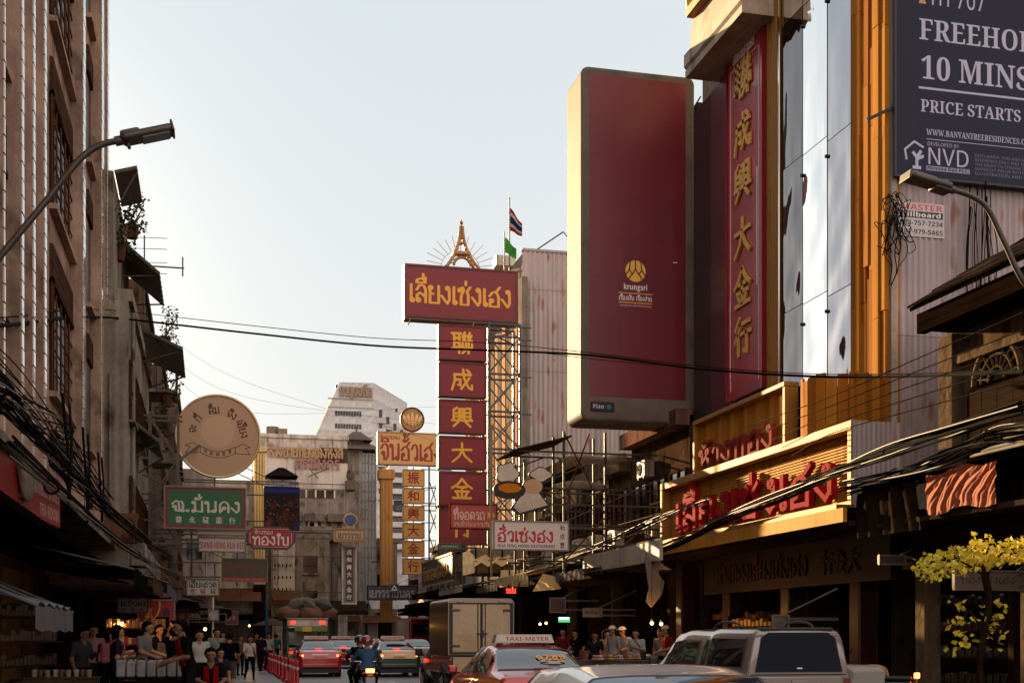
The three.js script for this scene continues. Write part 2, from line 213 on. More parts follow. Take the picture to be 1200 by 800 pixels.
// ---------- common materials ----------
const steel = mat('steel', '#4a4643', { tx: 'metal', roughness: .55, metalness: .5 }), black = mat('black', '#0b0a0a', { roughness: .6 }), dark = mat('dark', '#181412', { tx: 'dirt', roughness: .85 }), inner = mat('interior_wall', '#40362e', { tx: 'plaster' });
const rust = mat('rusty_steel', '#54382a', { tx: 'metal', roughness: .8, metalness: .2 }), conc = mat('concrete', '#8d857c', { tx: 'plaster', bump: true }), white = mat('white_paint', '#cfc8bf', { tx: 'grime', roughness: .7 });
const zinc = mat('zinc_sheet', '#a39a97', { tx: 'metal', roughness: .6, metalness: .25 }), wire = mat('cable', '#0d0c0c', { roughness: 1, specularIntensity: .15 }), gold = mat('gold_cladding', [.56, .27, .045], { tx: 'metal', roughness: .38, metalness: .65 });
const glassDark = mat('dark_glass', '#07090c', { roughness: .06, metalness: 0, specularIntensity: 1 });
// leaves: small bent quads scattered by a position function
const leafDark = mat('leaf_dark', [.035, .05, .018], { roughness: .8, side: THREE.DoubleSide }), leafYellow = mat('leaf_yellow', [.72, .56, .02], { roughness: .7, side: THREE.DoubleSide, transmission: .35, thickness: 0 });
function leafCloud(n, pos, size) { const vs = []; for (let i = 0; i < n; i++) { const p = v3(pos(i)), a = V(R(-1, 1), R(-.6, .6), R(-1, 1)).normalize(), b = V(R(-1, 1), R(-1, 1), R(-1, 1)).cross(a).normalize(), s = size * R(.6, 1.3), w = s * .42, q = (u, v, l = 0) => p.clone().addScaledVector(a, u).addScaledVector(b, v).add(V(0, l, 0)).toArray(); const A = q(0, 0), B = q(s * .5, w, -.02), C2 = q(s, 0, -s * .15), D = q(s * .5, -w, -.02); vs.push(A, B, C2, A, C2, D); } return tri(vs); }
// ================= GROUND =================
const bend = (z) => { const s = Math.max(0, -z - 60); return s * s / 312; };
const asphalt = mat('asphalt', [.20, .195, .205], { tx: 'asphalt', roughness: .42, specularIntensity: 1 }), paving = mat('paving', '#77706b', { tx: 'plaster', bump: true, bumpScale: .004 }), kerbM = mat('kerb_stone', '#8b847c', { tx: 'plaster' });
function ribbon(xa, xb, y, za, zb, step = 6, h = 0) { const vs = []; for (let z = za; z > zb + .01; z -= step) { const q = Math.max(zb, z - step), a = bend(z), b = bend(q); const P = [[xa + a, y, z], [xb + a, y, z], [xb + b, y, q], [xa + b, y, q]]; vs.push(P[0], P[1], P[2], P[0], P[2], P[3]); if (h) { vs.push(P[0], P[3], [P[3][0], y - h, P[3][2]], P[0], [P[3][0], y - h, P[3][2]], [P[0][0], y - h, P[0][2]]); vs.push(P[1], [P[1][0], y - h, P[1][2]], [P[2][0], y - h, P[2][2]], P[1], [P[2][0], y - h, P[2][2]], P[2]); } } return tri(vs); }
S('ground', quad([-700, -.02, 300], [700, -.02, 300], [700, -.02, -900], [-700, -.02, -900]), mat('earth', '#5d564f', { tx: 'asphalt', roughness: .95 }));
S('road', ribbon(.4, 10.8, 0, 60, -230), asphalt);
S('pavement', ribbon(-14, .28, .12, 60, -230), paving);
S('pavement', ribbon(10.92, 40, .12, 60, -230), paving);
S('kerb', ribbon(.28, .42, .13, 60, -230, 6, .14), kerbM);
S('kerb', ribbon(10.78, 10.93, .13, 60, -230, 6, .14), kerbM);
{
  const lm = mat('lane_paint', '#b9b4ac', { tx: 'grime', roughness: .7 }), dash = [];
  for (let z = 40; z > -160; z -= 9) dash.push(ribbon(6.2, 6.33, .004, z, z - 4, 2), ribbon(9.1, 9.22, .004, z - 2, z - 6, 2));
  S('road_marking', dash, lm); S('road_marking', ribbon(2.95, 3.07, .004, 60, -200), lm);
}

// ================= RIGHT: gold shop building =================
const FX = 16, dummyOff = (o) => o;
// turn geometry drawn facing +z (x to the viewer's right) so that it faces -x (x runs to +z)
const faceStreet = (gs, x, y, z) => (Array.isArray(gs) ? gs : [gs]).map((g) => g.rotateY(-Math.PI / 2).translate(x, y, z));
const goldBright = mat('gold_panel', [.66, .35, .045], { tx: 'metal', roughness: .8, metalness: .15, specularIntensity: .3 }), goldTrim = mat('gold_trim', [.40, .19, .025], { roughness: .65, metalness: .35, tx: 'metal' });
const redLetter = mat('red_letter', [.30, .008, .008], { roughness: .9, specularIntensity: .15 }), brownLetter = mat('brown_letter', [.2, .03, .02], { roughness: .9, specularIntensity: .12 });
const plank = [0, 1, 2].map((k) => mat('gold_plank_' + k, [[.46, .18, .02], [.38, .135, .014], [.52, .22, .028]][k], { tx: 'metal', roughness: .9, metalness: 0, specularIntensity: .12 }));
const mirrors = [[.15, .145, .16], [.88, .89, .9], [.42, .41, .45]].map((c, k) => mat('mirror_panel_' + k, c, { roughness: .03, metalness: 1, bump: 'dents', bumpScale: .03 })), mirror = mirrors[1];  // dark and grey tints paint reflections onto the left and right sheets
const maroon = mat('maroon_panel', [.09, .012, .018], { roughness: .35, tx: 'dirt', clearcoat: .2 }), redPanel = mat('red_panel', [.47, .022, .042], { roughness: .35, tx: 'dirt', clearcoat: .3 });
{
  const b = T('gold_shop_building', 'tall gold shop building with mirror panels, red vertical board and gold cladding', 'building', [FX, 0, -33]);
  const zA = -39.9, zB = -27.3, top = 27;
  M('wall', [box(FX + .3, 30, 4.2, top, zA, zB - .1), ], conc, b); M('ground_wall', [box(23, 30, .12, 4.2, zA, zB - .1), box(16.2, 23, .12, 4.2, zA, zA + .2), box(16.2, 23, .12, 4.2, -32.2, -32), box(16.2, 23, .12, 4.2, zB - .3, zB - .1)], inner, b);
  const zof = (px) => PZ(px, FX);
  // facade strips by column: [px0, px1, name, material, y0, y1, proud]
  const strip = (p0, p1, name, m, y0, y1, out = 0) => M(name, box(FX - out, FX + .3, y0, y1, zof(p0), zof(p1)), m, b);
  strip(813, 834, 'black_panel', mat('black_panel', '#1c1917', { tx: 'dirt', roughness: .3 }), 6.4, 19.4);
  strip(835, 856, 'maroon_panel', maroon, 6.4, 19.4, .05);
  // wavy mirror strips: each sheet bent a little differently
  const sheet = (p0, p1, y0, y1, wob, out) => {
    const z0 = zof(p0), z1 = zof(p1), g = new THREE.PlaneGeometry(z1 - z0, y1 - y0, 10, 24), a = g.attributes.position, sx = R(9), sy = R(9);
    for (let i = 0; i < a.count; i++) { const u = a.getX(i), v = a.getY(i), e = Math.min(1, 2.2 * Math.min((z1 - z0) / 2 - Math.abs(u), (y1 - y0) / 2 - Math.abs(v))); a.setZ(i, wob * e * (Math.sin(u * 1.7 + sx) * Math.cos(v * 1.1 + sy) + .6 * Math.sin(v * 2.3 + u + sx) + .35 * Math.sin(v * 4.1 - u * 3 + sy))); }
    g.computeVertexNormals(); g.rotateY(-Math.PI / 2).translate(FX - out, (y0 + y1) / 2, (z0 + z1) / 2); g.keepUV = true; return g;
  };
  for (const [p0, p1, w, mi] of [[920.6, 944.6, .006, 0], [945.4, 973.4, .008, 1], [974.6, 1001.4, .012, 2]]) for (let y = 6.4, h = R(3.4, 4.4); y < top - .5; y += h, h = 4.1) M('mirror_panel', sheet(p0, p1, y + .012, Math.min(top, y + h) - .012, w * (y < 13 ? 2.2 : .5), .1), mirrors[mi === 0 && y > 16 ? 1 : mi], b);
  for (let y = 8.4; y < 19; y += 3.6) M('mirror_panel', sheet(857, 860, y, y + 3.58, .01, .06), mirror, b);
  M('mirror_panel', sheet(917.8, 919.8, 8.4, top, .003, .16), mirror, b);
  for (const y of [10.2, 14.3, 18.4, 22.5]) for (const px of [945, 974]) M('bolt', bar([FX - .16, y, zof(px)], [FX - .08, y, zof(px)], .05), black, b);
  // gold fluted pilaster
  for (let k = 0; k < 5; k++) { const z0 = zof(902.5 + k * 3), z1 = zof(902.5 + (k + 1) * 3); M('flute', new THREE.CylinderGeometry((z1 - z0) / 2 * 1.02, (z1 - z0) / 2 * 1.02, top - 8.5, 8).translate(FX - .06, (top + 8.5) / 2, (z0 + z1) / 2), goldTrim, b); }
  // gold cladding: planks of uneven length with a few missing pieces
  const px = [1003, 1009, 1014, 1019.5, 1025, 1031, 1038, 1044.5];
  for (let k = 0; k < px.length - 1; k++) {
    const z0 = zof(px[k]), z1 = zof(px[k + 1]); let y = 6.2;
    while (y < top) { const L = R(1.6, 4.6), y1 = Math.min(top, y + L); if (!(k >= 2 && k <= 3 && R() < .17 && y < 20)) M('plank', box(FX - .1 - [.02, .05, 0, .07, .03, .09, .05][k] - R(.02), FX + .25, y + .006, y1 - .006, z0 + .008, z1 - .008), plank[Math.floor(R(3))], b); else if (R() < .9) M('plank', box(FX - .1, FX + .25, y + .45, y1 - .3, z0 + .008, z1 - .008), plank[1], b); y = y1; }
  }
  // cornice over the red board
  const cor = mat('cornice_cream', '#b39c84', { tx: 'plaster', roughness: .7 });
  const cz0 = -37.8, cz1 = -33.4;
  M('cornice_soffit', box(FX - 1.15, FX + .3, 19.5, 19.72, cz0, cz1), cor, b);
  M('cornice', extr([[-1.1, 0], [-1.2, .12], [-1.2, .5], [-1.0, .62], [-.9, 1.7], [.3, 1.7], [.3, 0]], cz1 - cz0 - .02).translate(FX, 19.723, cz0 + .01), cor, b);
  M('parapet', box(FX - .4, FX + 1, 21.42, 24.5, cz0 + .3, cz1 - .2), cor, b);
  const orn = T('rooftop_ornament', 'gold scrolled ornament perched on the cream cornice', 'ornament', [FX - .8, 21.4, -38]);
  { const g = []; for (let k = 0; k < 5; k++) g.push(new THREE.TorusGeometry(.55 - .07 * k, .16, 6, 14, 4.2).rotateY(-Math.PI / 2).rotateX(k * .7).translate(FX - .95, 22.05 + .12 * Math.sin(k * 2), -37.3 + k * .6)); M('scroll', g, gold, orn); M('plinth', rbox(FX - 1.18, FX - .7, 21.38, 21.7, -37.7, -34.2, .05), goldTrim, orn); }
  // corrugated side wall facing down the street, in sheets
  const sm = [0, 1].map((k) => mat('side_sheet_' + k, ['#a8989a', '#9c8c8d'][k], { tx: 'metal', roughness: .65, metalness: .1 }));
  let sx = 16.06; let si = 0;
  while (sx < 29) { const w = Math.min(2.3, 29.5 - sx); for (const [y0, y1] of [[5.6, 8.9], [8.9, 14.2], [14.2, 20], [20, 27]]) M('wall_sheet', corrug(w - .01, y1 - y0 - .012, .16, .03).translate(sx, y0, zB + .004 * (si++ % 3)), sm[si % 2], b); sx += w; }
  M('corner_trim', box(FX - .04, FX + .1, 5.5, top, zB - .1, zB + .12), mat('corner_white', '#9a8e86', { tx: 'grime' }), b);
  // painted contractor's notice on the sheets
  const notice = canvas(512, 512, (g, w, h) => { g.clearRect(0, 0, w, h); g.fillStyle = '#a59796'; g.fillRect(0, 0, w, h); latin(g, 'MASTER', 20, 110, 118, 470, '#b3323a'); g.fillStyle = '#1d1817'; g.fillRect(16, 130, 480, 100); latin(g, 'Billboard', 28, 212, 96, 450, '#cfc3c0'); latin(g, '083-757-7234', 16, 340, 100, 480, '#1d1817'); latin(g, '081-979-5465', 16, 470, 100, 480, '#1d1817'); wear(g, w, h, 200, .3); });
  const nx0 = PX(1052, zB), nx1 = PX(1106, zB);
  M('painted_notice', planeZ(nx0, nx1, PY(276, nx0, zB), PY(236, nx0, zB), zB + .045), print('notice_print', notice), b);
  // canopy slab and dark ground floor
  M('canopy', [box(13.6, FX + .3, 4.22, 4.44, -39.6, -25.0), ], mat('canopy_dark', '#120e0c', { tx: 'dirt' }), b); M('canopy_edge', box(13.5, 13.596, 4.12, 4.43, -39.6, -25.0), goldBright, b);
  for (const z of [-39.3, -35.4, -31.4, -27.6]) M('column', rbox(15.2, 15.7, .12, 4.22, z - .25, z + .25, .04), mat('red_column', '#2a0908', { roughness: .4, tx: 'dirt' }), b);
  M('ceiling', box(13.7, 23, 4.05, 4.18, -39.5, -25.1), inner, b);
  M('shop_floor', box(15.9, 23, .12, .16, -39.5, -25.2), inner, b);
  // fascia board with gilt letters above the shop door
  const fas = T('fascia_board', 'dark shop fascia with faint gilt lettering under the gold shop canopy', 'sign', [15.1, 3, -31]);
  M('board', box(15.0, 15.12, 2.9, 4.03, -36.6, -25.6), mat('fascia_black', '#0c0908', { roughness: .5 }), fas);
  const gilt = mat('gilt', [.06, .028, .014], { roughness: .6, metalness: .3 });
  M('lettering', [...faceStreet(letters('ห้างทองเลี่ยงเซ่งเฮง', .46, .03, .06, 6), 14.99, 3.2, -32.6), ...faceStreet(letters('行金大', .6, .03, .07), 14.99, 3.15, -27.9)], gilt, fas);

  // ---- big gold sign over the canopy ----
  const s = T('gold_shop_sign', 'long gold slatted shop sign with big red Thai letters lit by sun', 'sign', [14, 4.44, -31.5]);
  const z0 = PZ(775, 14), z1 = PZ(1000, 14), y0 = 4.46, y1 = 6.46;
  M('cabinet', box(14.32, 15.0, y0 + .02, y1 - .02, z0 + .05, z1 - .02), mat('sign_back', [.4, .22, .05], { tx: 'metal', roughness: .6 }), s);
  for (let k = 0; k < 22; k++) { const y = y0 + .24 + k * .0695; M('slat', hexa([[14.24, y, z0 + .3], [14.3, y, z0 + .3], [14.3, y, z1 - .3], [14.24, y, z1 - .3]].reverse(), [[14.275, y + .066, z0 + .3], [14.3, y + .066, z0 + .3], [14.3, y + .066, z1 - .3], [14.275, y + .066, z1 - .3]].reverse()), goldBright, s); }
  const fr = (a, c, d, e, n) => M(n || 'frame', rbox(13.96, 14.4, a, c, d, e, .03), goldTrim, s);
  fr(y1 - .22, y1, z0, z1); fr(y0, y0 + .2, z0, z1); fr(y0 + .2, y1 - .22, z0, z0 + .22); fr(y0 + .2, y1 - .22, z1 - .2, z1);
  M('lower_ledge', box(13.56, 14.0, y0 - .02, y0 + .09, z0 - .05, z1 + .05), goldTrim, s);
  M('end_sheet', corrug(1.2, 1.95, .12, .02).translate(13.98, y0 + .02, z1 + .01), sm[0], s);
  const lz0 = PZ(790, 14), lz1 = PZ(978, 14);
  const word = 'เลี่ยงเซ่งเฮง'; let zc = lz0; const tot = strokes(word, .8).w, k = (lz1 - lz0) / tot; let cur = '';
  // one solid letter each (marks ride with their letter)
  const parts = []; for (const ch of word) { if (GL[ch][0] === 0) parts[parts.length - 1] += ch; else parts.push(ch); }
  for (const p of parts) { const w = strokes(p, .8).w * k; M('letter', faceStreet(letters(p, .8, .16, .2, w * .94, .12), 14.2, y0 + .36, zc + w / 2), redLetter, s); zc += w; }

  // ---- upper gold board ----
  const u = T('upper_gold_sign', 'smaller plank board with dark Thai letters above the long gold sign', 'sign', [15, 6.46, -34]);
  const a0 = PZ(816, 15), a1 = PZ(925, 15), by0 = 6.48, by1 = 8.4; let z = a0 + .15, i = 0;
  while (z < a1 - .15) { const w = Math.min(.3, a1 - .15 - z); M('plank', box(15.06 - .006 * (i % 3), 15.2, by0 + .1, by1 - .14, z + .004, z + w - .004), plank[i++ % 3], u); z += w; }
  M('frame', [rbox(14.86, 15.3, by1 - .14, by1, a0, a1), rbox(14.88, 15.3, by0, by0 + .1, a0, a1), rbox(14.88, 15.28, by0 + .1, by1 - .14, a0, a0 + .15), rbox(14.88, 15.28, by0 + .1, by1 - .14, a1 - .15, a1)], goldTrim, u);
  M('backing', box(15.2, 16, by0 - .02, by1 - .1, a0 + .1, a1 - .1), dark, u);
  let q = a0 + .6; const qq = []; for (const ch of 'ห้างทอง') { if (GL[ch][0] === 0) qq[qq.length - 1] += ch; else qq.push(ch); }
  const kk = (PZ(914, 15) - q) / strokes('ห้างทอง', .62).w; for (const p of qq) { const w = strokes(p, .62).w * kk; M('letter', faceStreet(letters(p, .6, .16, .15, w * .9, .1), 15.0, by0 + .28, q + w / 2), brownLetter, u); q += w; }
  const bay = T('gold_plank_bay', 'rounded gold plank bay beside the smaller plank board', 'cladding', [15.6, 6.46, -29.8]);
  for (let k = 0; k < 11; k++) { const an = Math.PI * (.5 + (k + .5) / 11); M('plank', box(-.03, .03, 6.47, 8.3 - .05 * (k % 3), -.135, .135).rotateY(-an).translate(16 + 1.0 * Math.cos(an), 0, -29.72 + .95 * Math.sin(an)), plank[k % 3], bay); }

  // ---- red vertical board with gilt characters ----
  const rb = T('red_vertical_board', 'tall red facade board with raised gold Chinese characters and white border', 'sign', [FX, 9, -35]);
  const r0 = zof(861), r1 = zof(901.5);
  M('board', rbox(FX - .22, FX, 8.9, 19.45, r0, r1, .03), redPanel, rb);
  const wl = mat('white_line', '#c9b0a8', { roughness: .4 });
  M('border_line', [box(FX - .235, FX - .2, 9.2, 19.1, r0 + .2, r0 + .235), box(FX - .235, FX - .2, 9.2, 19.1, r1 - .235, r1 - .2), box(FX - .235, FX - .2, 19.07, 19.1, r0 + .2, r1 - .2)], wl, rb);
  M('edge_trim', [box(FX - .28, FX, 8.9, 19.45, r0 - .1, r0 - .003), box(FX - .28, FX, 8.9, 19.45, r1 + .003, r1 + .1)], mat('red_edge', [.3, .02, .03], { roughness: .2, metalness: .4 }), rb);
  const rc = (r0 + r1) / 2; 
  [...'聯成興大金行'].forEach((ch, k) => { const pyc = [95, 157, 212, 277, 335, 392][k], pxc = 872 + k * 1.4, yc = PY(pyc, FX - .3, zof(pxc + 4)); M('character', faceStreet(letters(ch, 1.22, .07, .125, 1.3), FX - .23, yc - .6, rc), mat('gilt_character', [.62, .33, .06], { roughness: .5, metalness: .3 }), rb); });
  M('small_lettering', faceStreet(letters('ห้างทองเลี่ยงเซ่งเฮง', .22, .03, .05, 1.7), FX - .23, PY(52, FX, rc), rc), wl, rb);
  M('small_lettering', faceStreet(letters('เลี่ยงเซ่งเฮง', .22, .03, .05, 1.5), FX - .23, PY(65, FX, rc), rc), wl, rb);
  M('light_tube', [box(FX - .27, FX - .24, 12, 15.5, r1 - .3, r1 - .27), box(FX - .27, FX - .24, 9.6, 12, r0 + .25, r0 + .28)], wl, rb);

  // ---- condo billboard on the side wall ----
  const bb = T('property_billboard', 'dark blue property billboard with white lettering on the corrugated side wall', 'billboard', [21, 12.8, zB]);
  const bx0 = PX(1052, zB + .3), by = PY(203, bx0, zB + .3), bw = 9.2, bh = 9.4;
  const art = canvas(1024, 1046, (g, w, h) => {
    g.fillStyle = '#1b1b29'; g.fillRect(0, 0, w, h); const K = w / bw, pxm = (px) => (PX(px, zB + .3) - bx0) * K, pym = (py) => h - (PY(py, bx0 + 1, zB + .3) - by) * K, c = '#9c98a8';
    latin(g, 'BANYAN', pxm(1078), pym(-44), 92, pxm(1320) - pxm(1078), c, 'serif');
    g.fillStyle = '#a0765a'; g.beginPath(); g.moveTo(pxm(1077), pym(6)); g.lineTo(pxm(1086), pym(6)); g.lineTo(pxm(1081), pym(-8)); g.fill();
    latin(g, 'TH 767', pxm(1088), pym(6), 84, pxm(1156) - pxm(1088), c, 'sans-serif', 'normal');
    latin(g, 'FREEHOLD CONDO', pxm(1077), pym(48), 78, 700, c, 'serif'); latin(g, '10 MINS TO CITY', pxm(1079), pym(93), 88, 700, c, 'serif'); g.fillStyle = c; g.fillRect(pxm(1077), pym(103), 860, 6);
    latin(g, 'PRICE STARTS 2.9', pxm(1079), pym(132), 46, 380, c, 'serif'); latin(g, 'WWW.BANYANTREERESIDENCES.COM', pxm(1086), pym(159), 22, 330, c, 'serif'); g.fillRect(pxm(1086), pym(163), 330, 2); latin(g, 'DEVELOPED BY', pxm(1087), pym(171), 15, 96, c, 'sans-serif', 'normal');
    latin(g, 'NVD', pxm(1086), pym(192.5), 62, pxm(1137) - pxm(1086), c, 'sans-serif', 'normal'); g.fillStyle = '#77748a'; g.fillRect(pxm(1086), pym(194.5), pxm(1137) - pxm(1086), 13); latin(g, 'Nirvana Daii PLC.', pxm(1087), pym(199), 12, pxm(1136) - pxm(1087), '#23222e');
    g.strokeStyle = c; g.lineWidth = 6; g.beginPath(); const e = (x, y, f) => g[f](pxm(x), pym(y)); e(1063, 190, 'moveTo'); e(1061, 178, 'lineTo'); e(1072, 168, 'lineTo'); e(1083, 174, 'lineTo'); g.stroke(); g.lineWidth = 9; g.beginPath(); e(1075, 197, 'moveTo'); e(1075, 186, 'lineTo'); e(1070, 180, 'lineTo'); e(1075, 186, 'moveTo'); e(1080, 178, 'lineTo'); e(1075, 188, 'moveTo'); e(1083, 184, 'lineTo'); g.stroke(); g.beginPath(); e(1070, 198, 'moveTo'); e(1080, 198, 'lineTo'); g.stroke();
    for (let k = 0; k < 5; k++) latin(g, ['DISCLAIMER: THIS AND ALL INFORMATION IS FOR', 'REFERENCE ONLY AND THE DEVELOPER RESERVES', 'THE RIGHT TO CHANGE DETAILS OF THE PROJECT', 'WITHOUT PRIOR NOTICE. PICTURES ARE FOR', 'ILLUSTRATION AND ADVERTISING ONLY.'][k], pxm(1143), pym(179 + k * 5.2), 11, 300, '#6b687a', 'sans-serif', 'normal');
    wear(g, w, h, 120, .05);
  });
  M('face', planeZ(bx0, bx0 + bw, by, by + bh, zB + .3), print('billboard_print', art, { roughness: .9 }), bb);
  M('backing', box(bx0 - .06, bx0 + bw + .06, by - .06, by + bh, zB + .2, zB + .294), mat('billboard_edge', '#1a1820', { roughness: .6 }), bb);
  for (const y of [by + 1.6, by + 4.6, by + 7.4]) M('bracket', [beam([bx0 - .75, y - .35, zB + .18], [bx0 + .3, y + .2, zB + .18], .07), beam([bx0 + .2, y + .15, zB - .02], [bx0 + .2, y + .15, zB + .2], .05)], black, bb);
}
// ================= signs that face down the street =================
const frameM = mat('sign_frame', '#6f6258', { tx: 'metal', roughness: .5, metalness: .3 });
function signBox(name, label, z, [p0, q0, p1, q1], draw, o = {}) {
  const x0 = PX(p0, z), x1 = PX(p1, z), xm = (x0 + x1) / 2, y1 = PY(q0, xm, z), y0 = PY(q1, xm, z), th = o.th ?? .25, w = x1 - x0, h = y1 - y0;
  const t = T(name, label, o.cat ?? 'sign', [xm, y0, z], o.group), W = o.res ?? 512, H = Math.max(16, Math.round(W * h / w));
  const f = o.fw ?? .05;
  M('cabinet', rbox(x0, x1, y0, y1, z - th, z - .012, Math.min(.04, th / 3)), o.body ?? frameM, t);
  M('face', planeZ(x0 + f * .5, x1 - f * .5, y0 + f * .5, y1 - f * .5, z - .006), print(name + '_print', canvas(W, H, draw), { roughness: o.rough ?? .5 }), t);
  if (f) M('frame', [box(x0, x1, y1 - f, y1, z - .01, z + .03), box(x0, x1, y0, y0 + f, z - .01, z + .03), box(x0, x0 + f, y0 + f, y1 - f, z - .01, z + .028), box(x1 - f, x1, y0 + f, y1 - f, z - .01, z + .028)], o.frame ?? frameM, t);
  if (o.arm !== undefined) { const e = o.arm > x1 ? x1 - .1 : x0 + .1; for (const yy of [y0 + h * .2, y0 + h * .8]) M('bracket', beam([e, yy, z - th / 2], [o.arm, yy, z - th / 2], .07), steel, t); M('stay', bar([e, y1, z - th / 2], [o.arm, y1 + Math.abs(o.arm - e) * .45, z - th / 2], .025), steel, t); }
  return Object.assign(t, { b: { x0, x1, y0, y1, z, th } });
}
const bgc = (g, w, h, c) => { g.fillStyle = c; g.fillRect(0, 0, w, h); };

// ---- big maroon screen billboard ----
{
  const z = -41, x0 = PX(684, z), x1 = PX(812, z), y1 = PY(79, x0, z), y0 = PY(489, x0, z), dz = 1.8;
  const t = T('bank_billboard', 'huge maroon billboard in rounded beige casing hanging over the street', 'billboard', [(x0 + x1) / 2, y0, z]);
  const cas = mat('casing_beige', '#73685e', { roughness: .7, specularIntensity: .25, tx: 'dirt' });
  const s = new THREE.Shape(), r = .2, W = x1 - x0, H = y1 - y0; s.moveTo(r, 0); s.lineTo(W - r, 0); s.absarc(W - r, r, r, -Math.PI / 2, 0); s.lineTo(W, H - r); s.absarc(W - r, H - r, r, 0, Math.PI / 2); s.lineTo(r, H); s.absarc(r, H - r, r, Math.PI / 2, Math.PI); s.lineTo(0, r); s.absarc(r, r, r, Math.PI, Math.PI * 1.5);
  M('casing', extr(s, dz - .16, .08).translate(x0, y0, z - dz + .08), cas, t);
  const bl = .56, art = canvas(640, 2000, (g, w, h) => {
    bgc(g, w, h, '#5e1723');
    // printed panels of slightly different batches
    for (let j = 0; j < 8; j++) for (let i = 0; i < 3; i++) { g.fillStyle = `rgba(${R() < .5 ? '30,0,8' : '140,40,60'},${R(.0, .07)})`; g.fillRect(i * w / 3, j * h / 8, w / 3, h / 8); }
    g.fillStyle = 'rgba(30,4,10,.35)'; for (let i = 1; i < 3; i++) for (let y = 0; y < h; y += 14) g.fillRect(i * w / 3, y, 2, 8); for (let j = 1; j < 8; j++) g.fillRect(0, j * h / 8, w, 2);
    for (let i = 0; i < 5000; i++) { g.fillStyle = `rgba(${R() < .5 ? '20,0,5' : '190,90,100'},.10)`; g.fillRect(R(w), R(h), 2, 2); }
    const K = w / 120, X = (px) => (px - 691) * K, Yy = (py) => (py - 92) * K, gc = '#f0b040';
    const cx = X(748), cy = Yy(318), rr = 12.6 * K; g.fillStyle = gc; g.beginPath(); g.arc(cx, cy, rr, 0, 7); g.fill(); g.strokeStyle = '#5e1723'; g.lineWidth = 1.5 * K; g.lineJoin = 'round';
    for (const a of [-1, 1]) { g.beginPath(); g.moveTo(cx + a * rr, cy + rr * .45); g.lineTo(cx + a * rr * .62, cy - rr * .1); g.lineTo(cx + a * rr * .3, cy + rr * .3); g.lineTo(cx, cy - rr * .2); g.stroke(); g.beginPath(); g.moveTo(cx + a * rr * .72, cy + rr * .85); g.lineTo(cx + a * rr * .32, cy + rr * .25); g.stroke(); g.beginPath(); g.moveTo(cx + a * rr * .62, cy - rr * .05); g.lineTo(cx + a * rr * .52, cy - rr * .9); g.stroke(); } g.beginPath(); g.moveTo(cx, cy - rr * .2); g.lineTo(cx, cy - rr); g.stroke();
    latin(g, 'krungsri', X(733), Yy(340), 9.5 * K, 30 * K, '#f4ece4'); g.fillStyle = '#c98a3a'; g.fillRect(X(727), Yy(343.6), 42 * K, 1.5 * K); g.fillRect(X(727), Yy(354.6), 42 * K, 1.5 * K); ink(g, 'เรื่องเงิน เรื่องง่าย', X(727.5), Yy(348), 4.4 * K, 41 * K, '#f4ece4', .16); latin(g, 'a member of a global financial group', X(728), Yy(359.6), 2.6 * K, 40 * K, '#d9b9b0');
    g.fillStyle = '#e8dcd4'; g.fillRect(X(795), Yy(304), 5 * K, 1.2 * K);
  });
  M('screen_face', planeZ(x0 + .2, x1 - .26, y0 + bl + .18, y1 - .18, z + .004), print('screen_print', art, { roughness: .35 }), t);
  M('badge', rbox(x0 + .24, x0 + 1.1, y0 + .22, y0 + .56, z - .02, z + .03, .03), black, t);
  M('badge_face', planeZ(x0 + .27, x0 + 1.07, y0 + .25, y0 + .53, z + .034), print('badge_print', canvas(256, 90, (g, w, h) => { bgc(g, w, h, '#141213'); latin(g, 'Plan', 14, 66, 66, 130, '#b9b3ae'); latin(g, '·B', 150, 66, 66, 80, '#2a6f8c'); })), t);
  M('louver', [...Array(150)].map((_, k) => slab([x0 - .005, y0 + .6 + k * .072, z - dz * .62], [x0 - .005, y0 + .6 + k * .072, z - dz * .38], [x0 - .06, y0 + .56 + k * .072, z - dz * .38], [x0 - .06, y0 + .56 + k * .072, z - dz * .62], .006)), cas, t, 'stuff');
  M('louver_recess', box(x0 - .012, x0 + .02, y0 + .55, y1 - .55, z - dz * .64, z - dz * .36), black, t);
  for (const q of [.33, .66]) M('seam', box(x0 - .004, x1 + .004, y0 + H * q - .012, y0 + H * q + .012, z - dz + .1, z - .02), dark, t);
  for (let k = 0; k < 9; k++) M('wall_bracket', [beam([x1 - .02, y0 + .8 + k * 1.3, z - .7], [x1 + .5, y0 + .8 + k * 1.3, z - .7], .12), beam([x1, y0 + .4 + k * 1.3, z - .5], [x1 + .5, y0 + 1.2 + k * 1.3, z - .5], .05)], black, t);
  M('mast', box(x1 + .35, x1 + .6, 4.4, y1 - .6, z - .95, z - .35), black, t);
}

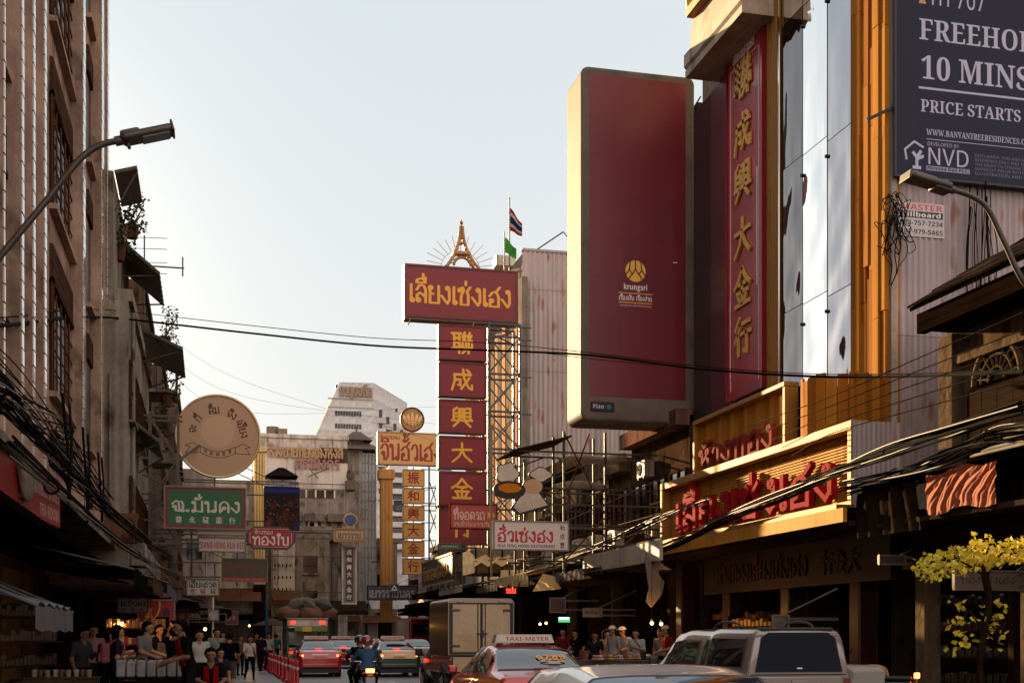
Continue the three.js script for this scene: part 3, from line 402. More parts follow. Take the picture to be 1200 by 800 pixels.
// ---- row of low shophouses behind the billboard ----
const tarp = mat('tarp_grey', '#6d655f', { tx: 'cloth', roughness: .9 }), bambooM = mat('bamboo', '#6b5a3e', { tx: 'wood', roughness: .7 }), greenSteel = mat('green_steel', '#3f4a3c', { tx: 'metal', roughness: .6, metalness: .2 });
const awnLit = mat('awning_canvas', '#c9b184', { tx: 'cloth', roughness: .95 }), acM = mat('air_conditioner', '#a59c90', { tx: 'grime', roughness: .6 });
function winUnit(parent, x, y0, y1, z0, z1, face, mullions = 2) { // window in a wall: face -1 looks to -x, +1 to +x
  const f = face * .08, w = M('window', box(x, x + face * .02, y0, y1, z0, z1), glassDark, parent), fr = mat('window_frame', '#4a382c', { tx: 'wood' }), gs = [];
  for (let k = 0; k <= mullions; k++) { const z = z0 + (z1 - z0) * k / mullions; gs.push(box(x + face * .005, x + f, y0, y1, z - .035, z + .035)); }
  for (const y of [y0, (y0 + y1) / 2, y1]) gs.push(box(x + face * .004, x + f * .95, y - .035, y + .035, z0, z1)); M('frame', gs, fr, w); M('sill', box(x, x + face * .18, y0 - .1, y0 - .036, z0 - .1, z1 + .1), conc, w); return w;
}
function acUnit(x, y, z, face, label) { // outdoor condenser hung on a wall
  const t = T('air_conditioner', label, 'air conditioner', [x, y, z], 'condensers on the shop fronts'), d = face * .4;
  M('casing', rbox(Math.min(x, x + d), Math.max(x, x + d), y, y + .62, z - .42, z + .42, .03), acM, t);
  M('fan_grille', [new THREE.CylinderGeometry(.23, .23, .03, 18).rotateZ(Math.PI / 2).translate(x + d * 1.01, y + .31, z - .12)], dark, t);
  M('fan_ring', [.08, .15, .22].map((r) => new THREE.TorusGeometry(r, .012, 4, 16).rotateY(Math.PI / 2).translate(x + d * 1.06, y + .31, z - .12)), acM, t);
  M('bracket', [beam([x, y - .03, z - .3], [x + d, y - .03, z - .3], .05), beam([x, y - .03, z + .3], [x + d, y - .03, z + .3], .05)], steel, t); return t;
}
const streetBlocks = [ // z0 z1 height wall colour
  [-40.3, -46.4, 9.2, '#4b3a30'], [-46.5, -52.6, 8.4, '#5a4d42'], [-52.7, -63.7, 9.4, '#564a40'],
];
const blockLabels = ['dark plaster shophouse behind the maroon billboard with air conditioners', 'low brown shophouse with cluttered balcony beside the restaurant sign', 'old brown shophouse under the red character sign'];
streetBlocks.forEach(([z0, z1, h, col], i) => {
  const b = T('shophouse', blockLabels[i], 'building', [FX, 0, (z0 + z1) / 2], 'shophouses along the shaded pavement'), m = mat('block' + i, col, { tx: 'plaster', bump: true });
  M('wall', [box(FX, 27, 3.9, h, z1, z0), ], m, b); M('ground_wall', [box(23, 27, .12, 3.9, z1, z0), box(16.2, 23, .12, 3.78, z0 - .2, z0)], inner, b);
  M('fascia', [box(FX - .5, FX + .4, h - .35, h + .2, z1, z0)], mat('fascia_pink' + i, ['#7d5a50', '#70604f', '#6a5546'][i], { tx: 'plaster' }), b);
  for (let z = z0 - 1; z > z1 + 1; z -= 2) winUnit(b, FX - .004, 5.6, 7.4, z - .75, z + .75, -1);
  M('balcony_floor', box(FX - .7, FX, 4.9, 5.05, z1 + .2, z0 - .2), conc, b);
  M('balcony_rail', [...Array(Math.floor((z0 - z1) / .28))].map((_, k) => bar([FX - .68, 5.05, z0 - .2 - k * .28], [FX - .68, 5.9, z0 - .2 - k * .28], .014, 4)).concat([bar([FX - .68, 5.9, z0 - .2], [FX - .68, 5.9, z1 + .2], .025)]), rust, b, 'stuff');
  M('ceiling', box(13.8, 23, 3.78, 3.88, z1 + .02, z0 - .02), inner, b); M('shop_floor', box(15.9, 23, .12, .16, z1, z0), inner, b);
  M('column', [rbox(15.3, 15.7, .12, 3.78, z0 - .4, z0 - .05)], m, b);
});
for (const [x, y, z] of [[15.96, 6.0, -41.6], [15.96, 7.5, -44.1], [15.96, 5.2, -43.2], [15.3, 5.05, -45.6], [15.3, 5.05, -48.3], [15.3, 5.06, -50.4], [15.96, 7.5, -49.5], [15.3, 5.05, -55.5], [15.96, 7.6, -58]]) acUnit(x, y, z, -1, 'boxy outdoor condenser hung on the shophouse fronts behind the scaffold');

// white blank fascia board over the pavement
{
  const t = T('blank_fascia', 'blank pale board running along the canopy edge below the scaffold', 'sign', [13, 3.85, -39]);
  M('board', rbox(12.94, 13.06, 3.86, 4.46, PZ(685, 13), PZ(775, 13), .01), mat('pale_board', '#a59789', { tx: 'grime', roughness: .6 }), t);
  for (const z of [-42, -39, -36]) M('hanger', beam([13.06, 4.3, z], [15.4, 4.34, z], .06), steel, t);
}
// canopies, awnings
function awning(name, label, x0, x1, yb, yf, z0, z1, m, sag = .12, n = 8, cat = 'awning') { // from the wall (x1, yb) out to (x0, yf), with folds
  const t = T(name, label, cat, [(x0 + x1) / 2, yf, (z0 + z1) / 2]), g = new THREE.PlaneGeometry(1, 1, n, 14), a = g.attributes.position, s = R(9);
  for (let i = 0; i < a.count; i++) { const u = a.getX(i) + .5, v = a.getY(i) + .5; a.setXYZ(i, x0 + (x1 - x0) * u, yf + (yb - yf) * u - sag * Math.sin(Math.PI * u) * (1 + .3 * Math.sin(v * 9 + s)) + .03 * Math.sin(v * 31 + s + u * 3), z0 + (z1 - z0) * v); }
  g.computeVertexNormals(); M('canvas_top', g, m, t);
  const v = new THREE.PlaneGeometry(1, 1, 30, 1), b = v.attributes.position; for (let i = 0; i < b.count; i++) { const u = b.getX(i) + .5, w = b.getY(i) + .5; b.setXYZ(i, x0 - .02 + .03 * Math.sin(u * 40), yf - .3 * (1 - w) - .04 * Math.abs(Math.sin(u * 30)), z0 + (z1 - z0) * u); } v.computeVertexNormals(); M('valance', v, m, t);
  for (const z of [z0 + .1, (z0 + z1) / 2, z1 - .1]) M('rib', bar([x0, yf - .04, z], [x1, yb - .06, z], .022), steel, t);
  return t;
}
awning('awning', 'sunlit cream awning over the shaded shop row', 11.8, 14.6, 4.7, 4.05, -52, -48.6, awnLit);
awning('awning', 'small bright pointed awning beside the restaurant sign post', 11.3, 13.6, 4.75, 3.95, -47.6, -44.6, awnLit, .1);
awning('awning', 'long grey canvas awning below the scaffold', 12.3, 15.9, 4.7, 3.9, -44.4, -40.6, tarp);
awning('awning', 'faded plastic awning under the red character sign', 11.4, 15.9, 4.9, 4.0, -63, -57, mat('plastic_awning', '#a89a86', { tx: 'cloth', roughness: .5 }));
awning('awning', 'worn canvas awning sheltering the red shop boards', 12, 15.9, 4.6, 3.9, -56.6, -52.4, tarp);
// checked plastic canopy boxes under the sun
{
  const t = T('canopy_box', 'pale translucent canopy box with dark ribs above the delivery van', 'canopy', [12.5, 4.1, -56]);
  M('skin', rbox(11.4, 13.8, 4.4, 5.5, -57, -54, .05), mat('canopy_skin', '#8f8472', { tx: 'cloth' }), t); for (let k = 0; k < 5; k++) M('rib', box(11.4 + k * .6 - .03, 11.4 + k * .6 + .03, 4.38, 5.53, -54.02, -53.97), dark, t);
  M('hanger', [beam([13.8, 5, -55], [16, 5, -55], .06)], steel, t);
  const sg = T('gilt_fascia', 'dark fascia board with ornate gilt lettering along the far shop row', 'sign', [11.2, 4.4, -62]);
  M('board', rbox(11.15, 11.25, 4.3, 5.5, -67, -58.2, .02), mat('dark_red_board', '#2a0f0c', { tx: 'dirt', roughness: .5 }), sg); M('lettering', faceStreet(letters('ห้างทองเซ่งเฮง', .5, .05, .08, 7), 11.14, 4.55, -62.6), mat('gilt2', [.3, .16, .05], { metalness: .5, roughness: .4 }), sg);
  M('frame', [box(11.1, 11.2, 5.5, 5.6, -67.05, -58.15), box(11.1, 11.2, 4.2, 4.3, -67.05, -58.15)], goldTrim, sg); M('hanger', [beam([11.2, 5.3, -60], [16, 5.3, -60], .06), beam([11.2, 5.3, -65.5], [16, 5.3, -65.5], .06)], steel, sg);
}

// ---- scaffolding under and beside the billboard ----
{
  const t = T('scaffold', 'rusty and green steel scaffold frame beneath the maroon billboard', 'scaffold', [12.6, 3.9, -43]);
  const xs = [10.9, 12.35, 13.9], zs = [-44.6, -43.2], top = [7.9, 8.95, 8.95];
  xs.forEach((x, i) => zs.forEach((z) => M('post', bar([x, 3.9, z], [x, top[i], z], .05, 7), i === 1 ? greenSteel : steel, t)));
  for (const y of [4.3, 5.6, 6.9, 8.2]) for (const z of zs) { M('ledger', bar([10.6, y, z], [15.9, y, z], .035), steel, t); }
  for (const x of xs) for (const y of [4.3, 5.6, 6.9]) M('transom', bar([x, y, -45], [x, y, -42.9], .03), rust, t);
  for (const [a, b] of [[[10.9, 4.3, -43.2], [12.35, 5.6, -43.2]], [[12.35, 5.6, -43.2], [10.9, 6.9, -43.2]], [[12.35, 8.9, -43.2], [13.9, 6.0, -43.2]], [[12.35, 4.3, -43.2], [13.9, 5.9, -43.2]], [[13.9, 4.3, -43.2], [15.9, 6.0, -43.2]], [[12.35, 6.4, -43.2], [13.3, 8.9, -43.2]], [[10.7, 7.7, -44.6], [12, 8.2, -44.6]]]) M('brace', bar(a, b, .028), rust, t);
  M('platform', slab([10.4, 8.15, -45.6], [12.6, 8.75, -45.6], [12.6, 8.75, -43], [10.4, 8.15, -43], .05), mat('scaffold_roof', '#3a332e', { tx: 'metal', roughness: .8 }), t);
  const mast = T('bamboo_mast', 'pale pole with a slanting stay standing beside the scaffold', 'pole', [10.5, .12, -46]);
  M('pole', bar([10.35, 3.9, -46.2], [10.35, 9.6, -46.2], .05), mat('pale_pole', '#8a7f70', { tx: 'metal' }), mast); M('stay', bar([10.35, 9.6, -46.2], [11.9, 8.5, -46.2], .035), mat('pale_pole'), mast);
  const tp = T('rolled_tarp', 'rolled pale tarpaulin lying on the scaffold boards', 'tarp', [13.2, 7.9, -44]);
  M('roll', tube([[12.4, 7.95, -43.9], [13.2, 8.1, -43.9], [14, 8.05, -43.9], [14.9, 8.25, -43.9]], .17, 8), mat('pale_tarp', '#a3988a', { tx: 'cloth' }), tp); M('fold', tube([[12.2, 7.0, -43.9], [13, 7.15, -43.9], [14.2, 7.05, -43.9]], .14, 7), mat('pale_tarp'), tp);
}

// ---- restaurant sign with cut-out board above it ----
{
  const t = signBox('restaurant_sign', 'white lightbox sign with red Thai letters and three Chinese characters', -42.4, [578, 610, 667, 645], (g, w, h) => {
    bgc(g, w, h, '#cfc4b8'); ink(g, 'ฮั่วเซ่งฮง', w * .05, h * .36, h * .36, w * .76, '#a8141b', .2, .15); latin(g, 'HUA SENG HONG RESTAURANT', w * .045, h * .92, h * .15, w * .78, '#2a2320'); ['和', '成', '豐'].forEach((c, k) => ink(g, c, w * .885, h * (.1 + .3 * k), h * .22, w * .07, '#4a423c', .1)); wear(g, w, h, 50, .08);
  }, { arm: FX, th: .3, res: 768, body: mat('sign_white', '#9a9087', { tx: 'dirt' }), frame: mat('sign_white') });
  const c = T('cutout_board', 'cream cut-out board shaped as chef hats and a wok of food', 'sign', [10.9, 5.9, -42.7]);
  const z = -42.7, P = (px, py) => [PX(px, z), PY(py, 10.9, z)], sh = (list) => { const s = new THREE.Shape(); list.forEach(([x, y], i) => { const p = P(x, y); i ? s.lineTo(...p) : s.moveTo(...p); }); return s; };
  const blob = (cx, cy, rx, ry, lobes = 0, a = .12) => [...Array(28)].map((_, k) => { const th = k / 28 * Math.PI * 2, q = 1 + a * Math.cos(lobes * th); return [cx + rx * q * Math.cos(th), cy + ry * q * Math.sin(th)]; });
  const cream = mat('board_cream', '#e6d2b8', { tx: 'dirt', roughness: .6 }), ln = mat('board_outline', '#1a1412', { roughness: .6 }), skin = mat('board_tan', '#d8ab86', { tx: 'dirt' }), food = mat('board_food', '#d87a22', { tx: 'dirt' });
  const put = (n, list, d, m, zz) => M(n, extr(sh(list), d).translate(0, 0, zz), m, c);
  // torso panel, two tall hats, wok
  put('jacket_outline', [[598, 596], [612, 575], [620, 566], [632, 576], [644, 592], [640, 596], [607, 604]], .08, ln, z); put('jacket', [[601, 594.5], [613, 577], [620, 569], [630, 577], [641, 591.5], [608, 601.5]], .05, cream, z + .06);
  put('hat_outline', blob(594, 556, 13.5, 13, 5), .08, ln, z + .005); put('hat', blob(594, 556, 12, 11.6, 5), .05, cream, z + .07);
  put('small_hat_outline', blob(633, 556, 13, 8.5, 4), .08, ln, z + .008); put('small_hat', blob(633, 556, 11.4, 7.2, 4), .05, cream, z + .072);
  put('round_panel_outline', blob(624, 570, 11, 9), .08, ln, z + .012); put('round_panel', blob(624, 570, 9.6, 7.8), .05, skin, z + .078);
  put('wok_outline', blob(596, 575, 17, 9.5), .1, ln, z + .04); put('food', blob(596, 573, 13.5, 5.6, 7, .04), .05, food, z + .12);
  M('post', [beam([P(604, 604)[0], P(604, 604)[1] - .5, z - .04], [P(604, 580)[0], P(604, 580)[1], z - .04], .07), beam([P(628, 604)[0], P(628, 604)[1] - .5, z - .04], [P(628, 580)[0], P(628, 580)[1], z - .04], .07), beam([P(604, 590)[0], P(604, 590)[1], z - .04], [FX, P(604, 590)[1], z - .04], .06)], steel, c);
  signBox('parking_sign', 'faded red parking sign with yellow arrow overlapping the character column', -50, [527, 590, 583, 620], (g, w, h) => { bgc(g, w, h, '#97413a'); ink(g, 'ที่จอดรถ', w * .07, h * .32, h * .3, w * .68, '#c79f90', .17); g.fillStyle = '#b98a3c'; g.beginPath(); g.moveTo(w * .8, h * .32); g.lineTo(w * .86, h * .32); g.lineTo(w * .86, h * .2); g.lineTo(w * .97, h * .45); g.lineTo(w * .86, h * .68); g.lineTo(w * .86, h * .55); g.lineTo(w * .8, h * .55); g.fill(); ink(g, 'รายชั่วโมง/รายวัน', w * .07, h * .76, h * .14, w * .8, '#b98f80', .2); wear(g, w, h, 60, .1); }, { arm: FX, frame: mat('parking_frame', '#6b2a24', { tx: 'dirt' }), body: mat('parking_frame') });
  signBox('green_street_sign', 'small green strip sign below the last red character box', -56, [514, 636, 540, 643], (g, w, h) => { bgc(g, w, h, '#2f5236'); latin(g, 'YAOWARAT', w * .1, h * .75, h * .6, w * .8, '#9db49a'); }, { arm: FX, th: .1 });
}

// ---- tall white corrugated building ----
{
  const z = -64, x0 = FX + .02, top = PY(293, x0, z), b = T('corrugated_building', 'tall pale corrugated building standing behind the maroon billboard', 'building', [20, 0, -70]);
  M('wall', box(x0 + .1, 28, 4.3, top - .05, -79.5, z - .06), conc, b); M('ground_wall', [box(21, 28, .12, 4.3, -79.5, z - .06), box(16.1, 21, .12, 4.3, z - .26, z - .06)], inner, b); M('canopy', box(12.6, x0 + .1, 4.0, 4.28, -79.5, z - .2), mat('canopy_dark', '#120e0c', { tx: 'dirt' }), b);
  const cm = [0, 1].map((k) => mat('pale_sheet_' + k, ['#b5a7a6', '#ada09f'][k], { tx: 'metal', roughness: .6, metalness: .08 }));
  let y = 7; for (const h of [4.3, 4.3, 4.3, 2.2]) { const hh = Math.min(h, top - y); for (let k = 0; k < 3; k++) M('wall_sheet', corrug(3.95, hh - .02, .26, .05).translate(x0 + k * 3.96, y, z + .003 * k), cm[k % 2], b); y += h; }
  M('parapet_edge', box(x0 - .05, 28, top - .02, top + .1, z - .3, z + .08), zinc, b);
  // street side, clad in gold and cream strips that catch the sun
  for (let k = 0; k < 16; k++) M('cladding_strip', box(FX - .12 - .03 * (k % 3), FX + .2, 6.2, top - 1.5 - (k % 4) * .8, -64.4 - k * .93, -64.4 - k * .93 + .86), [conc, plank[1], rust, conc, plank[0]][k % 5], b);
  M('roof_box', [box(15.3, 16.4, top + .05, top + .6, z - 4, z - 3), box(17, 21, top, top + 1.0, z - 9, z - 5)], white, b);
  M('roof_rail', [bar([16.6, top, z - .5], [18.4, top + 1.3, z - .5], .04), bar([18.4, top + 1.3, z - .5], [19.6, top, z - .5], .03)], steel, b);
  const fp = T('flag_pole', 'thin pole flying a striped red white and blue flag above a green flag', 'flag', [15.7, top, z - 2]);
  const px = PX(597, z - 2), px2 = PX(591, z - 2), Yf = (p) => PY(p, 15.7, z - 2);
  M('pole', [bar([px, top - 1, z - 2], [px, Yf(231), z - 2], .035), bar([px2, top - 1, z - 2], [px2, Yf(272), z - 2], .03), beam([px2 - .1, top - .6, z - 2], [x0 + .3, top - .6, z - 2], .08)], steel, fp);
  const flag = (n, q, xo, len, m) => { const vs = []; for (let k = 0; k < 6; k++) { const a = k / 6, c = (k + 1) / 6, f = (u, e) => [xo + len[0] * u, Yf(q[e] + (q[2 + e] - q[e]) * u), z - 2 + .08 * Math.sin(u * 7)]; vs.push(f(a, 0), f(a, 1), f(c, 1), f(a, 0), f(c, 1), f(c, 0)); } M(n, tri(vs), m, fp); };
  const fc = (n, c) => mat(n, c, { roughness: .8, tx: 'cloth' });
  [['flag_red', '#8e1f22', 0, 5], ['flag_white', '#b5aeb0', 5, 9], ['flag_blue', '#23284e', 9, 18], ['flag_white', 0, 18, 22], ['flag_red', 0, 22, 27]].forEach(([n, c, a, e]) => flag('flag_stripe', [243 + a, 243 + e, 261 + a * .55, 261 + e * .55], px + .04, [.66], fc(n, c)));
  flag('green_flag', [278, 296, 291, 303], px2 + .04, [.62], fc('flag_green', '#3f9a2a'));
}

// ---- red sign with spired ornament, and its column of six character boxes ----
const redSign = mat('sign_red_side', [.16, .02, .025], { roughness: .45, tx: 'dirt' });
{
  const t = signBox('spire_sign', 'wide maroon sign with yellow Thai letters below a small lattice spire', -62, [473.5, 313, 607, 374.5], (g, w, h) => { bgc(g, w, h, '#64171f'); for (let i = 0; i < 1500; i++) { g.fillStyle = 'rgba(20,0,0,.08)'; g.fillRect(R(w), R(h), 3, 3); } ink(g, 'เลี่ยงเซ่งเฮง', w * .04, h * .38, h * .34, w * .92, '#d48a28', .17, .11); wear(g, w, h, 60, .06); }, { th: .7, fw: .1, res: 1024, frame: redSign, body: redSign });
  const b = t.b; M('bottom_pan', box(b.x0 + .02, b.x1 + .02, b.y0 - .12, b.y0 - .003, b.z - .68, b.z - .02), mat('pan', '#5b4a3d', { tx: 'metal', roughness: .5, metalness: .5 }), t);
  for (const x of [b.x0 + .3, b.x1 - 2.3]) M('corner_lamp', bar([x, b.y0 - .1, b.z], [x - .1, b.y0 - .45, b.z + .1], .03), goldTrim, t);
  // spire: four curved legs, arches, platforms, mast
  const sp = T('lattice_spire', 'small golden lattice spire ornament standing on the maroon sign', 'ornament', [12.2, b.y1, -62.3]), z = -62.35, cx = PX(540.5, z), y0 = b.y1, H = PY(257, cx, z) - y0, spm = mat('spire_gold', [.38, .2, .07], { roughness: .45, metalness: .5, tx: 'metal' });
  const half = (s) => .78 * Math.pow(1 - s, 2.6) + .05;
  for (const [sx, sz] of [[1, 1], [1, -1], [-1, 1], [-1, -1]]) { const pts = []; for (let k = 0; k <= 8; k++) { const s = k / 8 * .86; pts.push([cx + sx * half(s), y0 + s * H, z + sz * half(s) * .4]); } M('leg', tube(pts, .085, 6, 14), spm, sp); }
  for (const [s, e] of [[.3, .1], [.52, .06]]) M('platform', rbox(cx - half(s) - e, cx + half(s) + e, y0 + s * H - .06, y0 + s * H + .08, z - half(s) * .4 - e, z + half(s) * .4 + e, .02), spm, sp);
  M('arch', [new THREE.TorusGeometry(.42, .07, 6, 14, Math.PI).translate(cx, y0 + .12, z + .2)], spm, sp);
  M('mast', [bar([cx, y0 + H * .6, z], [cx, y0 + H, z], .09, 6, .025), new THREE.SphereGeometry(.1, 8, 6).translate(cx, y0 + H * .93, z)], spm, sp);
  M('lattice', [...Array(7)].map((_, k) => { const s = .05 + k * .07, q = s + .07; return [beam([cx - half(s), y0 + s * H, z + half(s) * .4], [cx - half(q) * .6, y0 + q * H, z + half(q) * .4], .05), beam([cx + half(s), y0 + s * H, z + half(s) * .4], [cx + half(q) * .6, y0 + q * H, z + half(q) * .4], .05)]; }).flat(), spm, sp, 'stuff');
  M('light_rib', [...Array(13)].map((_, k) => { const a = Math.PI * (.06 + .88 * k / 12), r0 = 1.0, r1 = 1.75 + .12 * (k % 2); return bar([cx + r0 * Math.cos(a), y0 + .1 + r0 * Math.sin(a) * .9, z - .25], [cx + r1 * Math.cos(a), y0 + .1 + r1 * Math.sin(a) * .9, z - .25], .018, 4); }).concat([new THREE.TorusGeometry(1.0, .02, 4, 24, Math.PI).scale(1, .9, 1).translate(cx, y0 + .1, z - .25)]), mat('pale_tube', '#b0a8a2', { roughness: .4 }), sp, 'stuff');

  const rows = [[381, 422], [424.5, 465], [468.5, 507.5], [511.5, 549], [553, 592], [596, 637]];
  [...'聯成興大金行'].forEach((ch, k) => {
    const c = signBox('character_box', `maroon sign box with yellow Chinese character, ${['top', 'second', 'third', 'fourth', 'fifth', 'bottom'][k]} in the column under the spired sign`, -61.6, [514.5, rows[k][0], 570, rows[k][1]], (g, w, h) => { bgc(g, w, h, '#66151f'); ink(g, ch, w * .24, h * .16, h * .68, w * .52, '#d69027', .115); wear(g, w, h, 20, .06); }, { th: .62, fw: .07, res: 256, frame: redSign, body: redSign, group: 'character boxes under the spired sign' });
    const q = c.b; M('painted_lit_edge', box(q.x0 - .03, q.x0 - .003, q.y0, q.y1, q.z - .6, q.z - .03), goldTrim, c); M('strap', [beam([q.x1 - .3, q.y1 + .05, q.z - .3], [q.x1 + .25, q.y1 + .05, q.z - .3], .07), beam([q.x0, q.y1 + .06, q.z - .4], [q.x1, q.y1 + .06, q.z - .4], .05)], steel, c);  // gold strip paints the sunlit left edge of each box
  });
  // lattice tower that carries both
  const tw = T('sign_truss', 'blue grey steel lattice tower carrying the red character boxes', 'truss', [14.6, 0, -62]), st = mat('blue_steel', '#454a55', { tx: 'metal', roughness: .5, metalness: .4 });
  const xa = PX(572, -62), xb = PX(609, -62), za = -61.9, zb = -63.3, yt = b.y0 - .12;
  for (const x of [xa, xb]) for (const z2 of [za, zb]) M('post', beam([x, .12, z2], [x, yt, z2], .12), st, tw);
  let y = 5.4, k = 0; while (y < yt - .4) { const y2 = Math.min(yt, y + 1.9); for (const z2 of [za, zb]) { M('brace', beam([xa, y, z2], [xb, y2, z2], .06), st, tw); M('brace', beam([xb, y, z2 - .07], [xa, y2, z2 - .07], .06), st, tw); M('rail', beam([xa, y2, z2], [xb, y2, z2], .1), st, tw); } M('outrigger', beam([xa, y2 - .2, za], [PX(568, -61.6), y2 - .2, -61.85], .08), st, tw); M('tie', beam([xb, y2, za - .5], [FX + .1, y2, za - .5], .06), st, tw); y = y2; k++; }
}

// ---- gold sign with round emblem further down ----
const goldSign = mat('gold_sign_side', [.45, .27, .11], { tx: 'dirt', roughness: .5 });
{
  const t = signBox('emblem_sign', 'pale gold sign with dark red Thai letters below a round emblem', -90, [442, 506.5, 513, 545], (g, w, h) => { bgc(g, w, h, '#b98a50'); ink(g, 'จินฮั้วเฮง', w * .05, h * .36, h * .5, w * 1.04, '#7c2320', .18, .12); ink(g, 'ห้างขายทอง', w * .04, h * .12, h * .09, w * .34, '#7c2320', .2); wear(g, w, h, 60, .1); }, { th: .5, fw: .08, frame: goldSign, body: goldSign, arm: 17.5 });
  const b = t.b, e = T('round_emblem', 'round gold emblem with dark red rim and fluted flower on the gold sign', 'sign', [13.7, b.y1, -90]), cx = PX(483, -90), cy = PY(491.5, cx, -90), r = 14.5 / F * DEP(cx, -90);
  const rim = mat('emblem_red', '#7a2f25', { tx: 'dirt' });
  M('disc', new THREE.CylinderGeometry(r, r, .3, 36).rotateX(Math.PI / 2).translate(cx, cy, -90.1), goldSign, e); M('rim', new THREE.TorusGeometry(r * .93, r * .06, 6, 36).translate(cx, cy, -89.95), rim, e);
  for (let k = -2; k <= 2; k++) M('petal', new THREE.SphereGeometry(r * .3, 8, 8).scale(.55, 2.1 - .35 * Math.abs(k), .3).rotateZ(-k * .16).translate(cx + k * r * .3, cy - r * .06, -89.94), mat('emblem_gold', [.6, .36, .14], { roughness: .4, metalness: .3 }), e);
  M('post', bar([cx, b.y1 - .1, -90.15], [cx, cy - r * .9, -90.15], .08), steel, e);
  const rows = [[550, 569.5], [571.5, 590], [592.5, 610], [612.5, 631], [633.5, 652], [654, 673]];
  let prev;
  [...'振和興大金行'].forEach((ch, k) => {
    const c = signBox('gold_character_box', `gold sign box with dark red Chinese character, ${['top', 'second', 'third', 'fourth', 'fifth', 'bottom'][k]} of the gold column`, -89.8, [472, rows[k][0], 497.5, rows[k][1]], (g, w, h) => { bgc(g, w, h, '#b8823f'); ink(g, ch, w * .2, h * .12, h * .76, w * .6, '#73201c', .12); wear(g, w, h, 16, .08); }, { th: .45, fw: .06, res: 192, frame: goldSign, body: goldSign, group: 'gold character boxes below the round emblem' });
    const q = c.b; M('strap', [beam([q.x1 - .2, q.y1 + .05, q.z - .2], [17.2, q.y1 + .05, q.z - .2], .06), beam([(q.x0 + q.x1) / 2, q.y1 - .05, q.z - .2], [(q.x0 + q.x1) / 2, q.y1 + .2, q.z - .2], .06)], steel, c);
  });
  const tr = T('sign_truss', 'thin steel lattice beside the gold character column', 'truss', [16, 0, -90]); const xa = PX(503, -90), xb = PX(514, -90);
  for (const x of [xa, xb]) M('post', beam([x, 1, -90.1], [x, 14, -90.1], .1), steel, tr); for (let y = 3; y < 13; y += 2) { M('brace', beam([xa, y, -90.1], [xb, y + 2, -90.1], .06), steel, tr); M('brace', beam([xb, y, -90.18], [xa, y + 2, -90.18], .06), steel, tr); }
  M('footing', box(xa - .3, xb + .3, .12, 1.05, -90.5, -89.7), conc, tr);
}
